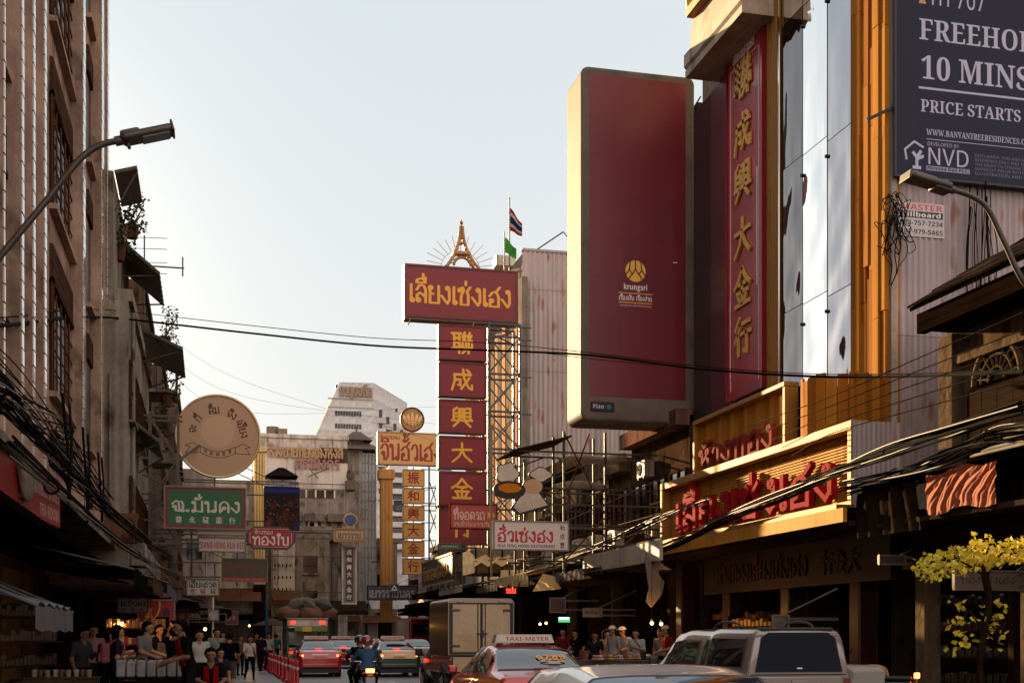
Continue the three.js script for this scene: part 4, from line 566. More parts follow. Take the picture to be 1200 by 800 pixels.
// ================= RIGHT: old low shophouse =================
{
  const b = T('old_shophouse', 'weathered low shophouse with dark tiled eave and arched fanlight', 'building', [FX, 0, -18]);
  const old = mat('old_plaster', '#6b5a4b', { tx: 'plaster', bump: true, bumpScale: .02 }), tile = [0, 1, 2].map((k) => mat('roof_tile_' + k, ['#231c19', '#2c2320', '#1b1614'][k], { roughness: .85 }));
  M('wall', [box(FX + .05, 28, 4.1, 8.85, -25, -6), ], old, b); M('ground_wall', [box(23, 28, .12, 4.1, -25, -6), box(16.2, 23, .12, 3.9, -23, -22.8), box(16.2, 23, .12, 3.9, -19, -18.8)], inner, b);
  M('eave_beam', [box(15.2, FX + .1, 8.27, 8.55, -24.5, -6), box(15.0, 15.2, 8.2, 8.62, -24.5, -6)], mat('eave_wood', '#201712', { tx: 'wood' }), b);
  M('roof_deck', slab([14.85, 8.67, -6], [14.85, 8.67, -24.5], [20, 11.85, -24.5], [20, 11.85, -6], .08), dark, b);
  for (let i = 0; i < 34; i++) for (let j = 0; j < 3; j++) { const z = -24.5 + i * .55, y = 8.7 + j * .37, x = 14.8 + j * .6; M('roof_tile', slab([x - .02, y + .03 + R(.03), z + .53], [x - .02, y + .03 + R(.03), z], [x + .66, y + .44, z], [x + .66, y + .44, z + .53], .05), tile[Math.floor(R(3))], b); }
  for (const z of [-24.7, -21.2, -17.4, -13.6]) M('pilaster', rbox(FX - .18, FX + .1, 4.1, 8.25, z - .28, z + .28, .03), old, b);
  M('string_course', box(FX - .14, FX + .1, 7.55, 7.75, -24.9, -6), old, b);
  for (const zc of [-23, -19.3, -15.5]) {
    const w = M('window', box(FX + .0, FX + .06, 5.0, 6.9, zc - 1.1, zc + 1.1), mat('shutter_dark', '#2b221c', { tx: 'wood' }), b);
    M('fanlight', new THREE.CylinderGeometry(.78, .78, .1, 20, 1, false, 0, Math.PI).rotateZ(Math.PI / 2).translate(FX, 6.95, zc), dark, w);
    M('fanlight_rim', new THREE.TorusGeometry(.8, .08, 6, 20, Math.PI).rotateY(Math.PI / 2).translate(FX - .04, 6.95, zc), mat('carved_plaster', '#62533f', { tx: 'plaster' }), w);
    M('fanlight_tracery', [.28, .54].map((r) => new THREE.TorusGeometry(r, .035, 5, 16, Math.PI).rotateY(Math.PI / 2).translate(FX - .06, 6.95, zc)).concat([...Array(9)].map((_, k) => { const a = Math.PI * (k + .5) / 9; return bar([FX - .06, 6.95 + .24 * Math.sin(a), zc + .24 * Math.cos(a)], [FX - .06, 6.95 + .77 * Math.sin(a), zc + .77 * Math.cos(a)], .03, 4); })), mat('carved_plaster'), w);
    for (let k = 0; k < 4; k++) M('shutter_leaf', box(FX - .05, FX - .004, 5.02, 6.86, zc - 1.08 + k * .54, zc - 1.08 + k * .54 + .52), mat('shutter_leaf', '#3a2f27', { tx: 'wood' }), w);
    M('balcony_panel', box(FX - .1, FX - .02, 4.95, 5.85, zc + .1, zc + 1.5), mat('carved_plaster'), w);
  }
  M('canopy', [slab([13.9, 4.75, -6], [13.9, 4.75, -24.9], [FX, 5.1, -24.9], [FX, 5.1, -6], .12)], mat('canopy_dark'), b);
  M('ceiling', box(13.9, 23, 3.92, 4.02, -24.9, -6), inner, b); M('shop_floor', box(15.9, 23, .12, .16, -25.1, -6), inner, b);
  for (const z of [-24.7, -21, -17.2]) M('column', rbox(15.2, 15.6, .12, 3.92, z - .2, z + .2, .03), old, b);
  M('hanging_board', [box(14.6, 14.7, 3.05, 3.9, -24.4, -16)], mat('board_brown', '#1d1310', { tx: 'dirt' }), b);
  const t = T('pink_tarp', 'crumpled pink tarp hanging in a patch of sun over the canopy edge', 'tarp', [13.9, 4.05, -21.3]);
  const g = new THREE.PlaneGeometry(1, 1, 110, 24), a = g.attributes.position, z0 = PZ(1089, 13.85), z1 = PZ(1171, 13.85); for (let i = 0; i < a.count; i++) { const u = a.getX(i) + .5, v = a.getY(i) + .5; a.setXYZ(i, 13.85 - ((s2) => .045 * Math.abs(Math.sin(s2 * 13 + 3 * fbm(u, v, 3, 2, 2))) + .02 * Math.abs(Math.sin(s2 * 31 + 5 * fbm(u + .3, v, 4, 3, 2))))(u * 1.4 - v * .45) - .05 * fbm(u * .9, v * .9, 4, 3, 3), 4.02 + .78 * v - .05 * Math.sin(u * 9), z0 + (z1 - z0) * u); } g.computeVertexNormals(); g.keepUV = true;
  M('sheet', g, mat('tarp_pink', '#8f4a33', { roughness: .85, specularIntensity: .3 }), t); M('rope', [bar([13.84, 4.78, z0], [13.98, 4.9, z0], .012), bar([13.84, 4.78, z1], [13.98, 4.9, z1], .012)], wire, t);
  const t2 = T('brown_tarp', 'dull brown tarp hanging along the canopy between gold sign and pink tarp', 'tarp', [13.9, 3.7, -24]);
  const g2 = new THREE.PlaneGeometry(1, 1, 30, 8), b2 = g2.attributes.position; for (let i = 0; i < b2.count; i++) { const u = b2.getX(i) + .5, v = b2.getY(i) + .5; b2.setXYZ(i, 13.86 - .05 * Math.sin(u * 31 + v * 3) - .04 * Math.sin(u * 13), 3.75 + 1.0 * v, -25 + 2.5 * u); } g2.computeVertexNormals(); M('sheet', g2, mat('tarp_brown', '#2f241d', { tx: 'cloth' }), t2);
  // heap of folded metal on the canopy edge
  const hp = T('folded_sheeting', 'folded pale sheeting heaped on the canopy of the weathered low shophouse', 'sheeting', [14.4, 5, -20]); for (let k = 0; k < 5; k++) M('fold', rbox(14.1 + .1 * k, 15.2, 5.0 + k * .09, 5.07 + k * .09, -21.2 + .2 * k, -18.6 + .15 * k, .03).rotateY(0), mat('pale_tarp'), hp);
}

// ================= LEFT: tall pilastered building =================
const beige = mat('beige_plaster', '#b3917e', { tx: 'plaster', bump: true, bumpScale: .012 }), beigeDark = beige;
{
  const pX = -2.9, wX = -3.2, top = 36, b = T('pilastered_building', 'tall old beige building with fins edged in shiny tiles', 'building', [-3, 0, -28]);
  const zz = (px) => PZ(px, pX), zw = (px) => PZ(px, wX), z0 = -6, z1 = zz(127.5);
  M('wall', [box(-14, wX, 4.2, top, z1, z0)], beigeDark, b);
  M('ground_wall', box(-14, -4.6, .12, 4.2, z1, z0), inner, b);
  const tileM = mat('shiny_tile', '#a79d92', { roughness: .09, metalness: 0, clearcoat: .6 });
  // fins: their side faces the viewer, their edge is tiled
  for (const [p1, p2] of [[4, 5.5], [25, 27.6], [38.4, 40.8], [51.6, 54], [97, 99.6], [118.8, 121.2], [125.6, 127.4]]) {
    const za = zz(p1), zb = zz(p2), f = M('pilaster', box(wX - .1, pX - .02, 4.3, top, zb, za), beige, b), ts = [];
    for (let y = 4.3; y < top; y += .27) { const w = (za - zb); ts.push(rbox(pX - .02, pX + R(.004, .012), y + .012, y + .258, zb + .01, za - .01, .006, 1)); }
    M('tile_strip', ts, tileM, f, 'stuff');
  }
  M('edge_band', box(wX, pX - .05, 4.3, top, zz(124.8), zz(122)), beige, b);
  // window bays
  const floors = [1.35, 5.2, 9.05, 12.9, 16.75, 20.6, 24.45, 28.3, 32.1].map((y) => y + 1.45);
  const bay = (pa, pb, wide) => floors.forEach((y) => {
    if (y < 4.4) return; const za = zw(pa), zb = zw(pb), w = M('window', box(wX - .3, wX + .004, y, y + 2.3, zb, za), mat('window_black', '#120f0d', { roughness: .3 }), b);
    if (wide) { const gs = []; for (let k = 0; k <= 5; k++) { const z = za + (zb - za) * k / 5; gs.push(bar([wX + .05, y + .05, z], [wX + .05, y + 2.25, z], .022, 4)); } for (let k = 0; k < 6; k++) gs.push(bar([wX + .05, y + .1 + k * .42, za], [wX + .05, y + .1 + k * .42, zb], .018, 4)); M('grille', gs, rust, w); M('frame', [box(wX, wX + .1, y, y + 2.3, za - .1, za), box(wX, wX + .1, y + 2.2, y + 2.3, zb, za)], mat('window_frame', '#4a382c', { tx: 'wood' }), w); }
    M('sill', box(wX, wX + .16, y - .12, y - .003, zb, za + .05), beige, w);
    M('spandrel', box(wX, wX + .05, y - 1.5, y - .8, zb + .05, za - .05), mat('wood_panel', '#55443a', { tx: 'wood' }), w);
    for (let k = 0; k < 3; k++) M('spandrel_board', box(wX + .052, wX + .075, y - 1.48 + k * .23, y - 1.27 + k * .23, zb + .06, za - .06), mat('wood_panel'), w);
  });
  bay(57, 82, true); bay(100, 107, false); bay(-14, 3, true);
  M('mid_wall', box(wX - .05, wX + .02, 4.3, top, zw(97), zw(84)), beige, b);
  // ledge over the shops
  M('ledge', [box(-4.7, -2.62, 4.12, 4.28, z1, z0)], conc, b);
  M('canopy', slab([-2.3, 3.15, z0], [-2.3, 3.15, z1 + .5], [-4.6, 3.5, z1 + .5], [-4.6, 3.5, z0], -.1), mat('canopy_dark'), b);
  for (let k = 0; k < 8; k++) M('shutter_panel', box(-4.58, -4.5, .14, 3.2, -10 - k * 3.3, -12.9 - k * 3.3), mat('shutter_pale', '#4c4640', { tx: 'grime' }), b);
  // dripping cornice scrap on the roof corner
  const rv = T('roof_plants', 'ragged plants hanging from the top corner of the pilastered building', 'plant', [-2.8, 28, z1]); M('stem', bar([-2.9, 27.2, z1 - .1], [-2.6, 29, z1 - .1], .05), bambooM, rv);
  M('foliage', leafCloud(120, () => [-2.62 + R(-.28, .26), 27.9 + R(-.8, 1.5), z1 + R(-.5, .1)], .16), leafDark, rv, 'stuff');
}
// white narrow building and its neighbours along the pavement
const clay = mat('dull_white_wall', '#8f867a', { tx: 'plaster', bump: true });
function sideBuilding(label, x, z0, z1, h, m, o = {}) {
  const b = T('street_building', label, 'building', [x, 0, (z0 + z1) / 2], 'buildings lining the crowded pavement');
  M('wall', box(x - 11, x, 3.4, h, z1, z0), m, b); M('ground_wall', box(x - 11, x - 3, .12, 3.4, z1, z0), inner, b);
  for (let y = 4.6; y < h - 2.2; y += 3.4) for (let z = z0 - 1.1; z > z1 + 1; z -= 2.6) winUnit(b, x + .004, y, y + 1.7, z - .9, z + .9, 1);
  M('parapet', box(x - .3, x + .12, h, h + .35, z1 + .02, z0 - .02), m, b);
  M('ledge', box(x, x + .5, 3.45, 3.6, z1, z0), conc, b); M('added_shop_awning', slab([x - 9, 4.2, z0 + 2.4], [x + .3, 4.2, z0 + 2.4], [x + .3, 5.2, z0 + .02], [x - 9, 5.2, z0 + .02], .06), rust, b);  // awning added to cast shade on the foot of the gable
  for (let k = 0; k < 4; k++) M('gable_pipe', bar([x - .5 - k * .9, 5.4, z0 + .08], [x - .5 - k * .9, h - R(3), z0 + .08], .05), k % 2 ? rust : m, b);
  for (let y = 6.6; y < h - 2; y += 3.1) M('gable_window', box(x - 1.7, x - .75, y, y + 1.3, z0 + .005, z0 + .06), glassDark, b); return b;
}
{
  const b = sideBuilding('narrow dull white building with sheet awnings beside the pilastered building', -2.3, -38.2, -51, 11.4, clay);
  M('upper_storey', box(-9, -2.75, 11.4, 15.3, -46, -38.6), clay, b);
  const tin = mat('tin_awning', '#5d544d', { tx: 'metal', roughness: .7, metalness: .2 });
  const aw = (x0, x1, ya, yb, z0, z1) => { const t = T('tin_awning', `rusty tin awning ${ya > 15 ? 'capping the roof' : ya > 13 ? 'jutting from the upper storey' : ya > 10.6 ? 'jutting from the parapet' : 'over the windows'} of the narrow white building`, 'awning', [x0, yb, z0]); M('sheet', [slab([x0, ya, z1], [x0, ya, z0], [x1, yb, z0], [x1, yb, z1], .04), ...[...Array(8)].map((_, k) => { const z = z0 + (z1 - z0) * k / 7; return beam([x0, ya + .03, z], [x1, yb + .03, z], .05, .03); })], tin, t); for (const z of [z0 - .2, z1 + .2]) M('strut', bar([x0, ya - 1.1, z], [x1, yb, z], .03), steel, t); return t; };
  aw(-2.75, -1.55, 14.3, 13.3, -42, -46); aw(-2.3, -.9, 12.3, 11.7, -45.5, -50.5); aw(-2.3, -1.5, 8.2, 7.6, -40, -44); aw(-2.75, -2.1, 15.4, 15.6, -39, -42);
  M('drain_pipe', bar([-2.22, 3.6, -39.2], [-2.22, 11.3, -39.2], .07), clay, b);
  M('carved_ledge', [...Array(9)].map((_, k) => rbox(-2.3, -1.85, 3.7, 4.4 - .1 * (k % 2), -39 - k * 1.3, -40.1 - k * 1.3, .06)), conc, b);
  const mid = [['brown plaster building with balcony plants and a satellite dish', -2.6, -51.2, -61, 15.6, '#5b4c40'], ['shuttered grey building behind the green pharmacy sign', -2.2, -61.2, -71, 14.4, '#6d6258'], ['pale building behind the round cream sign', -1.7, -71.2, -83, 14.6, '#6b6057'], ['tan building whose gable shows beside the round cream sign', .3, -83.2, -95, 12.4, '#b3a99f'], ['pale building with gilded corner pier', 3.4, -95.2, -107.5, 13.2, '#c2b49f']];
  for (const [l, x, z0, z1, h, c] of mid) sideBuilding(l, x, z0, z1, h, mat('side' + z0, c, { tx: 'plaster', bump: true }));
  // balconies with plants on the brown building
  for (const [y, zz, xx] of [[11.6, -53.2, -1.3], [9.0, -55, -1.4]]) { const t = T('balcony', 'cluttered balcony cage on the brown plaster building', 'balcony', [-2, y, zz], 'balcony cages on the brown building'); M('floor', box(-2.6, xx, y, y + .12, zz - 2.4, zz), conc, t); M('rail', [...Array(9)].map((_, k) => bar([xx - .03, y, zz - k * .3], [xx - .03, y + 1.1, zz - k * .3], .02, 4)).concat([bar([xx - .03, y + 1.1, zz], [xx - .03, y + 1.1, zz - 2.4], .03), bar([-2.6, y + 1.1, zz], [xx, y + 1.1, zz], .03), bar([-2.1, y, zz], [-2.1, y + 1.1, zz], .02)]), rust, t); }
  for (const [x, y, z, n, s] of [[-1.5, 12.2, -53.4, 260, .95], [-1.6, 14.6, -54, 200, .8], [-2.55, 14.2, -40.5, 240, .8], [-2.4, 16.2, -45, 160, .7], [-1.75, 9.6, -47.5, 120, .5]]) { const t = T('balcony_plant', n > 230 ? 'bushy potted plant spilling over a high balcony' : 'small straggly plant growing from a ledge', 'plant', [x, y - s, z], n > 230 ? 'bushy balcony plants' : 'straggly ledge plants'); M('pot', bar([x - .2, y - s - .2, z], [x - .2, y - s + .25, z], .2, 10, .26), rust, t); M('stem', [0, 1, 2].map((k) => bar([x - .2, y - s + .2, z], [x + R(-.4, .4) * s, y + R(-.2, .5) * s, z + R(-.5, .5)], .025, 4)), bambooM, t); M('foliage', leafCloud(n, () => { const a = R(6.28), r = Math.sqrt(R()) * s * .75; return [x + r * Math.cos(a) * .6, y + R(-1, .9) * s, z + r * Math.sin(a) * 1.3]; }, .13), leafDark, t, 'stuff'); }
  // roof antenna
  const an = T('roof_antenna', 'television antenna and thin bracket on the narrow white building roof', 'antenna', [-2, 13, -47]); M('mast', bar([-2.3, 11.6, -47.5], [-2.3, 16.2, -47.5], .03), steel, an); M('element', [14.8, 15.2, 15.7, 16.1].map((y) => bar([-2.8, y, -47.5], [-1.5, y + .05, -47.5], .012, 4)).concat([bar([-2.3, 15.1, -47.5], [-.9, 15.1, -47.5], .03), bar([-.95, 14.8, -47.5], [-.95, 15.5, -47.5], .03)]), steel, an);
  const ds = T('satellite_dish', 'small round satellite dish fixed to the balcony building', 'dish', [-1.3, 10.6, -56]); M('dish', new THREE.SphereGeometry(.45, 16, 6, 0, 6.3, 0, .9).rotateX(1.0).translate(-1.2, 10.5, -56), zinc, ds); M('arm', bar([-1.2, 10.4, -56], [-2.6, 10.2, -56], .04), steel, ds);
  // steel frame that carries the round and green signs
  const fr = T('sign_scaffold', 'steel lattice frame fixed to the wall behind the round cream sign', 'frame', [-1.5, 5, -46]), fs = mat('frame_steel', '#5b504a', { tx: 'metal', roughness: .6, metalness: .3 }), zf = -46, xa = -2.3, xb = PX(208, zf);
  for (const y of [4.9, 6.4, 7.9, 9.4]) for (const z of [zf, zf - 1]) M('rail', beam([xa, y, z], [xb + .15, y, z], .07), fs, fr);
  for (const z of [zf, zf - 1]) { for (const x of [xa + .25, xb]) M('post', beam([x, 4.8, z], [x, 9.5, z], .08), fs, fr); for (const [y, f] of [[4.9, 0], [6.4, 1], [7.9, 0]]) M('brace', beam([f ? xa + .25 : xb, y, z], [f ? xb : xa + .25, y + 1.5, z], .05), fs, fr); }
  for (const y of [6.4, 7.9]) M('outrigger', beam([xb, y, zf - .5], [PX(236, -48.5), y + (y > 7 ? 1 : 0), -48.8], .07), fs, fr);
}

// ---- signs hanging over the pavement ----
const shade2 = (c) => mat('edge' + c, c, { tx: 'dirt', roughness: .5 });
{
  // round cream sign
  const z = -48.5, cx = PX(255, z), cy = PY(511, cx, z), r = 48 / F * DEP(cx, z), t = T('round_sign', 'big round cream sign with brown curved Thai lettering and ribbon banner', 'sign', [cx, cy - r, z]);
  M('drum', new THREE.CylinderGeometry(r, r, .42, 64).rotateX(Math.PI / 2).translate(cx, cy, z - .225), mat('drum_cream', '#a98a64', { tx: 'dirt', roughness: .35, metalness: .2 }), t);
  const art = canvas(1024, 1024, (g, w, h) => {
    bgc(g, w, h, '#a5805f'); const c = '#3a2016'; g.fillStyle = '#b08c6a'; g.beginPath(); g.arc(512, 450, 205, 0, 7); g.fill();
    const words = ['จะ', 'กี่', 'ลิ้ม', 'จิง', 'เฮียง'], an = [-166, -139, -98, -56, -16];
    words.forEach((wd, k) => { const a = an[k] * Math.PI / 180; g.save(); g.translate(512 + 335 * Math.cos(a), 500 + 335 * Math.sin(a)); g.rotate(a + Math.PI / 2); const sw = strokes(wd, 78).w; ink(g, wd, -sw / 2, -20, 78, 0, c, .19); g.restore(); });
    g.strokeStyle = c; g.lineWidth = 9; g.beginPath(); g.moveTo(300, 640); g.quadraticCurveTo(512, 770, 724, 640); g.lineTo(730, 720); g.quadraticCurveTo(512, 850, 294, 720); g.closePath(); g.stroke(); for (const s of [-1, 1]) { g.beginPath(); g.moveTo(512 + s * 214, 655); g.lineTo(512 + s * 310, 600); g.lineTo(512 + s * 400, 640); g.lineTo(512 + s * 340, 655); g.lineTo(512 + s * 400, 730); g.lineTo(512 + s * 216, 725); g.stroke(); }
    [...'合記林真香'].forEach((ch, k) => { const u = (k - 2) / 2; ink(g, ch, 512 + u * 150 - 26, 715 - 40 * u * u, 52, 50, c, .12); });
    for (let i = 0; i < 3000; i++) { g.fillStyle = `rgba(60,30,10,.06)`; g.fillRect(R(w), R(h), 3, 3); } wear(g, w, h, 60, .06);
  });
  const f = new THREE.CircleGeometry(r * .985, 64).translate(cx, cy, z - .006); f.keepUV = true; M('face', f, print('round_print', art), t);
  M('rim', new THREE.TorusGeometry(r, .05, 8, 64).translate(cx, cy, z - .02), mat('rim_gold', '#b59a6c', { roughness: .3, metalness: .5 }), t);
  M('bracket', [beam([-2.3, cy + .5, z - .3], [cx, cy + .5, z - .3], .08), beam([-2.3, cy - .6, z - .3], [cx, cy - .6, z - .3], .08)], steel, t);

  signBox('pharmacy_sign', 'green sign with red border, white Thai letters and small Chinese characters', -45.5, [191.5, 570, 288.5, 620], (g, w, h) => { bgc(g, w, h, '#5f1219'); g.fillStyle = '#0b4a22'; g.fillRect(w * .045, h * .085, w * .91, h * .83); ink(g, 'ฉ.มั่นคง', w * .09, h * .34, h * .26, w * .86, '#b9a898', .2, .13); [...'蔡永發藥行'].forEach((ch, k) => ink(g, ch, w * (.13 + .165 * k), h * .71, h * .17, w * .09, '#b0a090', .12)); wear(g, w, h, 50, .08); }, { arm: -2.3, th: .3, res: 768, body: shade2('#7a5a44'), frame: shade2('#7d6a55') });
  signBox('latin_name_sign', 'narrow white sign reading red Latin capitals under the green pharmacy sign', -56, [232, 629, 288, 647], (g, w, h) => { bgc(g, w, h, '#a1958c'); latin(g, 'SIANG HENG HUA KEE', w * .02, h * .78, h * .66, w * .95, '#7d2328'); wear(g, w, h, 40, .1); }, { arm: -2.6, th: .15, body: shade2('#6f655d') });
  signBox('blank_lightbox', 'plain grey sign box resting just above the narrow white name sign', -56.2, [230, 621, 288, 627.5], (g, w, h) => { bgc(g, w, h, '#857a72'); wear(g, w, h, 40, .15); }, { arm: -2.6, th: .2 });
  // octagonal gold shop sign
  { const zz = -58, t2 = T('octagonal_sign', 'red octagonal gold shop sign with cream Thai lettering and dark edge', 'sign', [3, 5.5, zz]), x0 = PX(288, zz), x1 = PX(346, zz), y1 = PY(617, 3, zz), y0 = PY(643.5, 3, zz), w = x1 - x0, h = y1 - y0, cc = .32 * h; const oct = (i) => [[x0 + cc, y0 + i], [x1 - cc, y0 + i], [x1 - i, y0 + cc], [x1 - i, y1 - cc], [x1 - cc, y1 - i], [x0 + cc, y1 - i], [x0 + i, y1 - cc], [x0 + i, y0 + cc]];
    M('cabinet', extr(oct(0), .25).translate(0, 0, zz - .25), shade2('#2a2b30'), t2); const g = new THREE.ShapeGeometry(shp(oct(.09))).translate(0, 0, zz + .006), p = g.attributes.position, uv = g.attributes.uv; for (let i = 0; i < p.count; i++) uv.setXY(i, (p.getX(i) - x0) / w, (p.getY(i) - y0) / h); g.keepUV = true;
    M('face', g, print('octagon_print', canvas(512, 236, (q, W, H) => { bgc(q, W, H, '#7c1a22'); q.strokeStyle = '#b79a86'; q.lineWidth = 5; q.strokeRect(40, 22, W - 80, H - 44); ink(q, 'ทองใบ', 70, 105, 84, 380, '#c0ab9a', .2, .14); ink(q, 'ห้างทอง', 90, 46, 34, 190, '#b79a86', .18); wear(q, W, H, 40, .08); })), t2); M('bracket', [beam([x0 + .2, y1 - .2, zz - .1], [-2.6, y1 - .2, zz - .1], .07), beam([x0 + .2, y0 + .2, zz - .1], [-2.6, y0 + .2, zz - .1], .07)], steel, t2); }
  signBox('olive_sign', 'dull green sign with dark red lettering and red lower band', -66, [259, 654, 313.5, 682], (g, w, h) => { bgc(g, w, h, '#2e3517'); g.fillStyle = '#6a1b22'; g.fillRect(0, h * .8, w, h * .2); ink(g, 'เลี่ยงเซ่งเฮง', w * .06, h * .22, h * .2, w * .88, '#5a2020', .16); [...'行金大和永香'].forEach((c, k) => ink(g, c, w * (.06 + .15 * k), h * .48, h * .22, w * .1, '#571f1e', .12)); latin(g, '089-119-9689, 089-687-6221', w * .04, h * .95, h * .13, w * .9, '#93505a'); wear(g, w, h, 40, .1); }, { arm: -2.3, th: .12, body: shade2('#3b3a26') });
  signBox('white_shop_sign', 'small white sign with dark Thai letters over red Chinese characters', -52, [218, 678, 257, 698], (g, w, h) => { bgc(g, w, h, '#9c938b'); ink(g, 'เฮียะฮวด', w * .06, h * .2, h * .3, w * .88, '#1c2036', .2); ['老', '發', '發'].forEach((c, k) => ink(g, c, w * (.08 + .32 * k), h * .58, h * .34, w * .2, '#6b1f1c', .13)); wear(g, w, h, 30, .1); }, { arm: -2.3, th: .18, body: shade2('#6f655d') });
  signBox('small_pharmacy_sign', 'small pale sign hanging low over the pavement stalls', -40, [137, 700, 174, 718.5], (g, w, h) => { bgc(g, w, h, '#857a68'); ink(g, 'ฉ.มั่นคง', w * .08, h * .26, h * .28, w * .86, '#221c18', .18); ['永', '發', '行'].forEach((c, k) => ink(g, c, w * (.14 + .28 * k), h * .64, h * .28, w * .14, '#3a1f1a', .14)); }, { arm: -2.9, th: .12, body: shade2('#5b5348') });
  const ra = signBox('red_arc_sign', 'red banner sign with black character and big yellow arc', -44, [160, 702, 205, 733], (g, w, h) => { bgc(g, w, h, '#6e1216'); g.strokeStyle = '#b5791f'; g.lineWidth = w * .05; g.beginPath(); g.arc(w * .02, h * .2, w * .58, -.6, 1.7); g.stroke(); ink(g, '香', w * .66, h * .32, h * .5, w * .26, '#140a08', .13); ink(g, '真', w * .2, h * .3, h * .45, w * .22, '#b5791f', .12); }, { arm: -2.3, th: .06, body: shade2('#5a1114') });
  signBox('red_banner', 'small red banner with yellow print under the blue awning', -52.5, [205, 713, 221, 733], (g, w, h) => { bgc(g, w, h, '#741a18'); ink(g, '老', w * .2, h * .2, h * .6, w * .6, '#b37a2a', .12); }, { arm: -2.4, th: .05 });
  signBox('grey_notice', 'blank grey notice plate on a white post', -54, [243.5, 714, 256.5, 727], (g, w, h) => { bgc(g, w, h, '#8a8078'); wear(g, w, h, 40, .2); }, { arm: -2.4, th: .06 });
  signBox('cream_notice', 'little cream board with dark marks among the food stalls', -60, [221, 718, 235, 726], (g, w, h) => { bgc(g, w, h, '#8d7f6a'); ['大', '金', '行'].forEach((c, k) => ink(g, c, w * (.1 + .3 * k), h * .25, h * .5, w * .2, '#4a1a16', .14)); }, { arm: -2.4, th: .06 });
  signBox('red_menu_board', 'red lit menu board hanging over the crowded stalls', -74, [264, 716, 279, 732], (g, w, h) => { bgc(g, w, h, '#3c1512'); ['香', '老'].forEach((c, k) => ink(g, c, w * (.1 + .42 * k), h * .3, h * .4, w * .34, '#8a5a3c', .12)); }, { arm: -2, th: .06 });

  // LED screen
  const ls = signBox('video_screen', 'dark video screen showing glowing embers with a blue top band', -76, [309, 570, 351, 621], (g, w, h) => { bgc(g, w, h, '#0c0506'); for (let i = 0; i < 60; i++) { const x = R(w), y = h * R(.3, 1); g.fillStyle = `rgba(${120 + R(110) | 0},${30 + R(60) | 0},20,${R(.04, .22)})`; g.beginPath(); g.arc(x, y, R(3, 30), 0, 7); g.fill(); } for (let i = 0; i < 30; i++) { g.fillStyle = '#d06a26'; g.fillRect(R(w), h * R(.25, .8), 4, 6); } g.fillStyle = '#0d1c5c'; g.fillRect(0, 0, w, h * .13); g.fillRect(w * .9, h * .8, w * .1, h * .2); }, { th: .4, res: 256, body: black, frame: black, arm: -1.5, cat: 'screen', rough: .9 });
  signBox('blue_caption_sign', 'blue strip sign fixed on top of the video screen', -76.1, [319, 564, 350, 568.5], (g, w, h) => { bgc(g, w, h, '#24426e'); ink(g, 'ห้างทองเซ่งเฮง', w * .05, h * .25, h * .5, w * .6, '#9fb0c4', .14); }, { th: .1, res: 256, arm: -1.5 });
  // teapot shop sign by the pilastered building
  const tr = T('tea_room_sign', 'red brick patterned tea room sign with a pale teapot emblem', 'sign', [-2.6, 3.4, -20]);
  const A = V(-2.75, 0, -17.6), B = V(-2.4, 0, -21.9), L = A.distanceTo(B);
  const art2 = canvas(1024, 190, (g, w, h) => { bgc(g, w, h, '#7a1519'); g.strokeStyle = '#5a0f12'; g.lineWidth = 3; for (let r2 = 0; r2 < 7; r2++) { g.beginPath(); g.moveTo(0, r2 * 27); g.lineTo(w, r2 * 27); g.stroke(); for (let k = 0; k < 18; k++) { g.beginPath(); g.moveTo(k * 60 + (r2 % 2) * 30, r2 * 27); g.lineTo(k * 60 + (r2 % 2) * 30, r2 * 27 + 27); g.stroke(); } } latin(g, 'DOUBLE DOGS', w * .5, h * .52, 74, w * .48, '#9a8478'); latin(g, 'TEA ROOM', w * .64, h * .9, 62, w * .33, '#9a8478'); wear(g, w, h, 30, .1); });
  const pl = new THREE.PlaneGeometry(L, .78); pl.keepUV = true; const gy = Math.atan2(-(B.z - A.z), B.x - A.x); // x axis runs from A to B
  const mv = (g) => g.rotateY(gy).translate((A.x + B.x) / 2, 0, (A.z + B.z) / 2);
  M('board', mv(rbox(-L / 2, L / 2, 3.38, 4.2, -.12, -.01, .02)), shade2('#4e1012'), tr); M('face', mv(pl.translate(0, 3.79, .002)), print('tea_print', art2), tr);
  const pot = mat('pot_cream', '#8d7c6c', { tx: 'dirt' }); M('teapot', [mv(new THREE.SphereGeometry(.3, 14, 10).scale(1.1, 1.05, .3).translate(-.55, 3.85, .06)), mv(new THREE.TorusGeometry(.22, .05, 6, 14).scale(1, 1, .6).translate(-.2, 3.95, .06)), mv(bar([-.8, 3.8, .06], [-1.05, 4.05, .06], .06, 6, .04)), mv(new THREE.SphereGeometry(.12, 8, 6).scale(1, .8, .5).translate(-.55, 4.2, .06))], pot, tr);
  M('bracket', [beam([-2.6, 3.6, -19], [-3.4, 3.72, -19], .06), beam([-2.5, 3.6, -21], [-3.4, 3.72, -21], .06)], steel, tr);
}
{ // gilded corner pier that catches the low sun
  const z = -95.1, t = T('gilded_pier', 'fluted pale gold pier at the corner behind the round cream sign', 'pier', [3, 5, z]); const x0 = PX(297, z), x1 = PX(310, z), y1 = PY(530, 3, z);
  M('shaft', box(x0, x1, 5.45, y1, z, z + .5), mat('pier_cream', '#c9ad78', { tx: 'grime', roughness: .6 }), t); for (let k = 0; k < 4; k++) M('flute', bar([x0 + (k + .5) * (x1 - x0) / 4, 5.5, z + .52], [x0 + (k + .5) * (x1 - x0) / 4, y1 - .2, z + .52], .08), mat('pier_gold', [.6, .4, .14], { roughness: .5, metalness: .4 }), t); M('cap', box(x0 - .1, x1 + .15, y1, y1 + .4, z - .1, z + .7), mat('pier_cream'), t); M('base', box(x0 - .05, x1 + .05, .12, 5.45, z + .31, z + .6), dark, t);
}
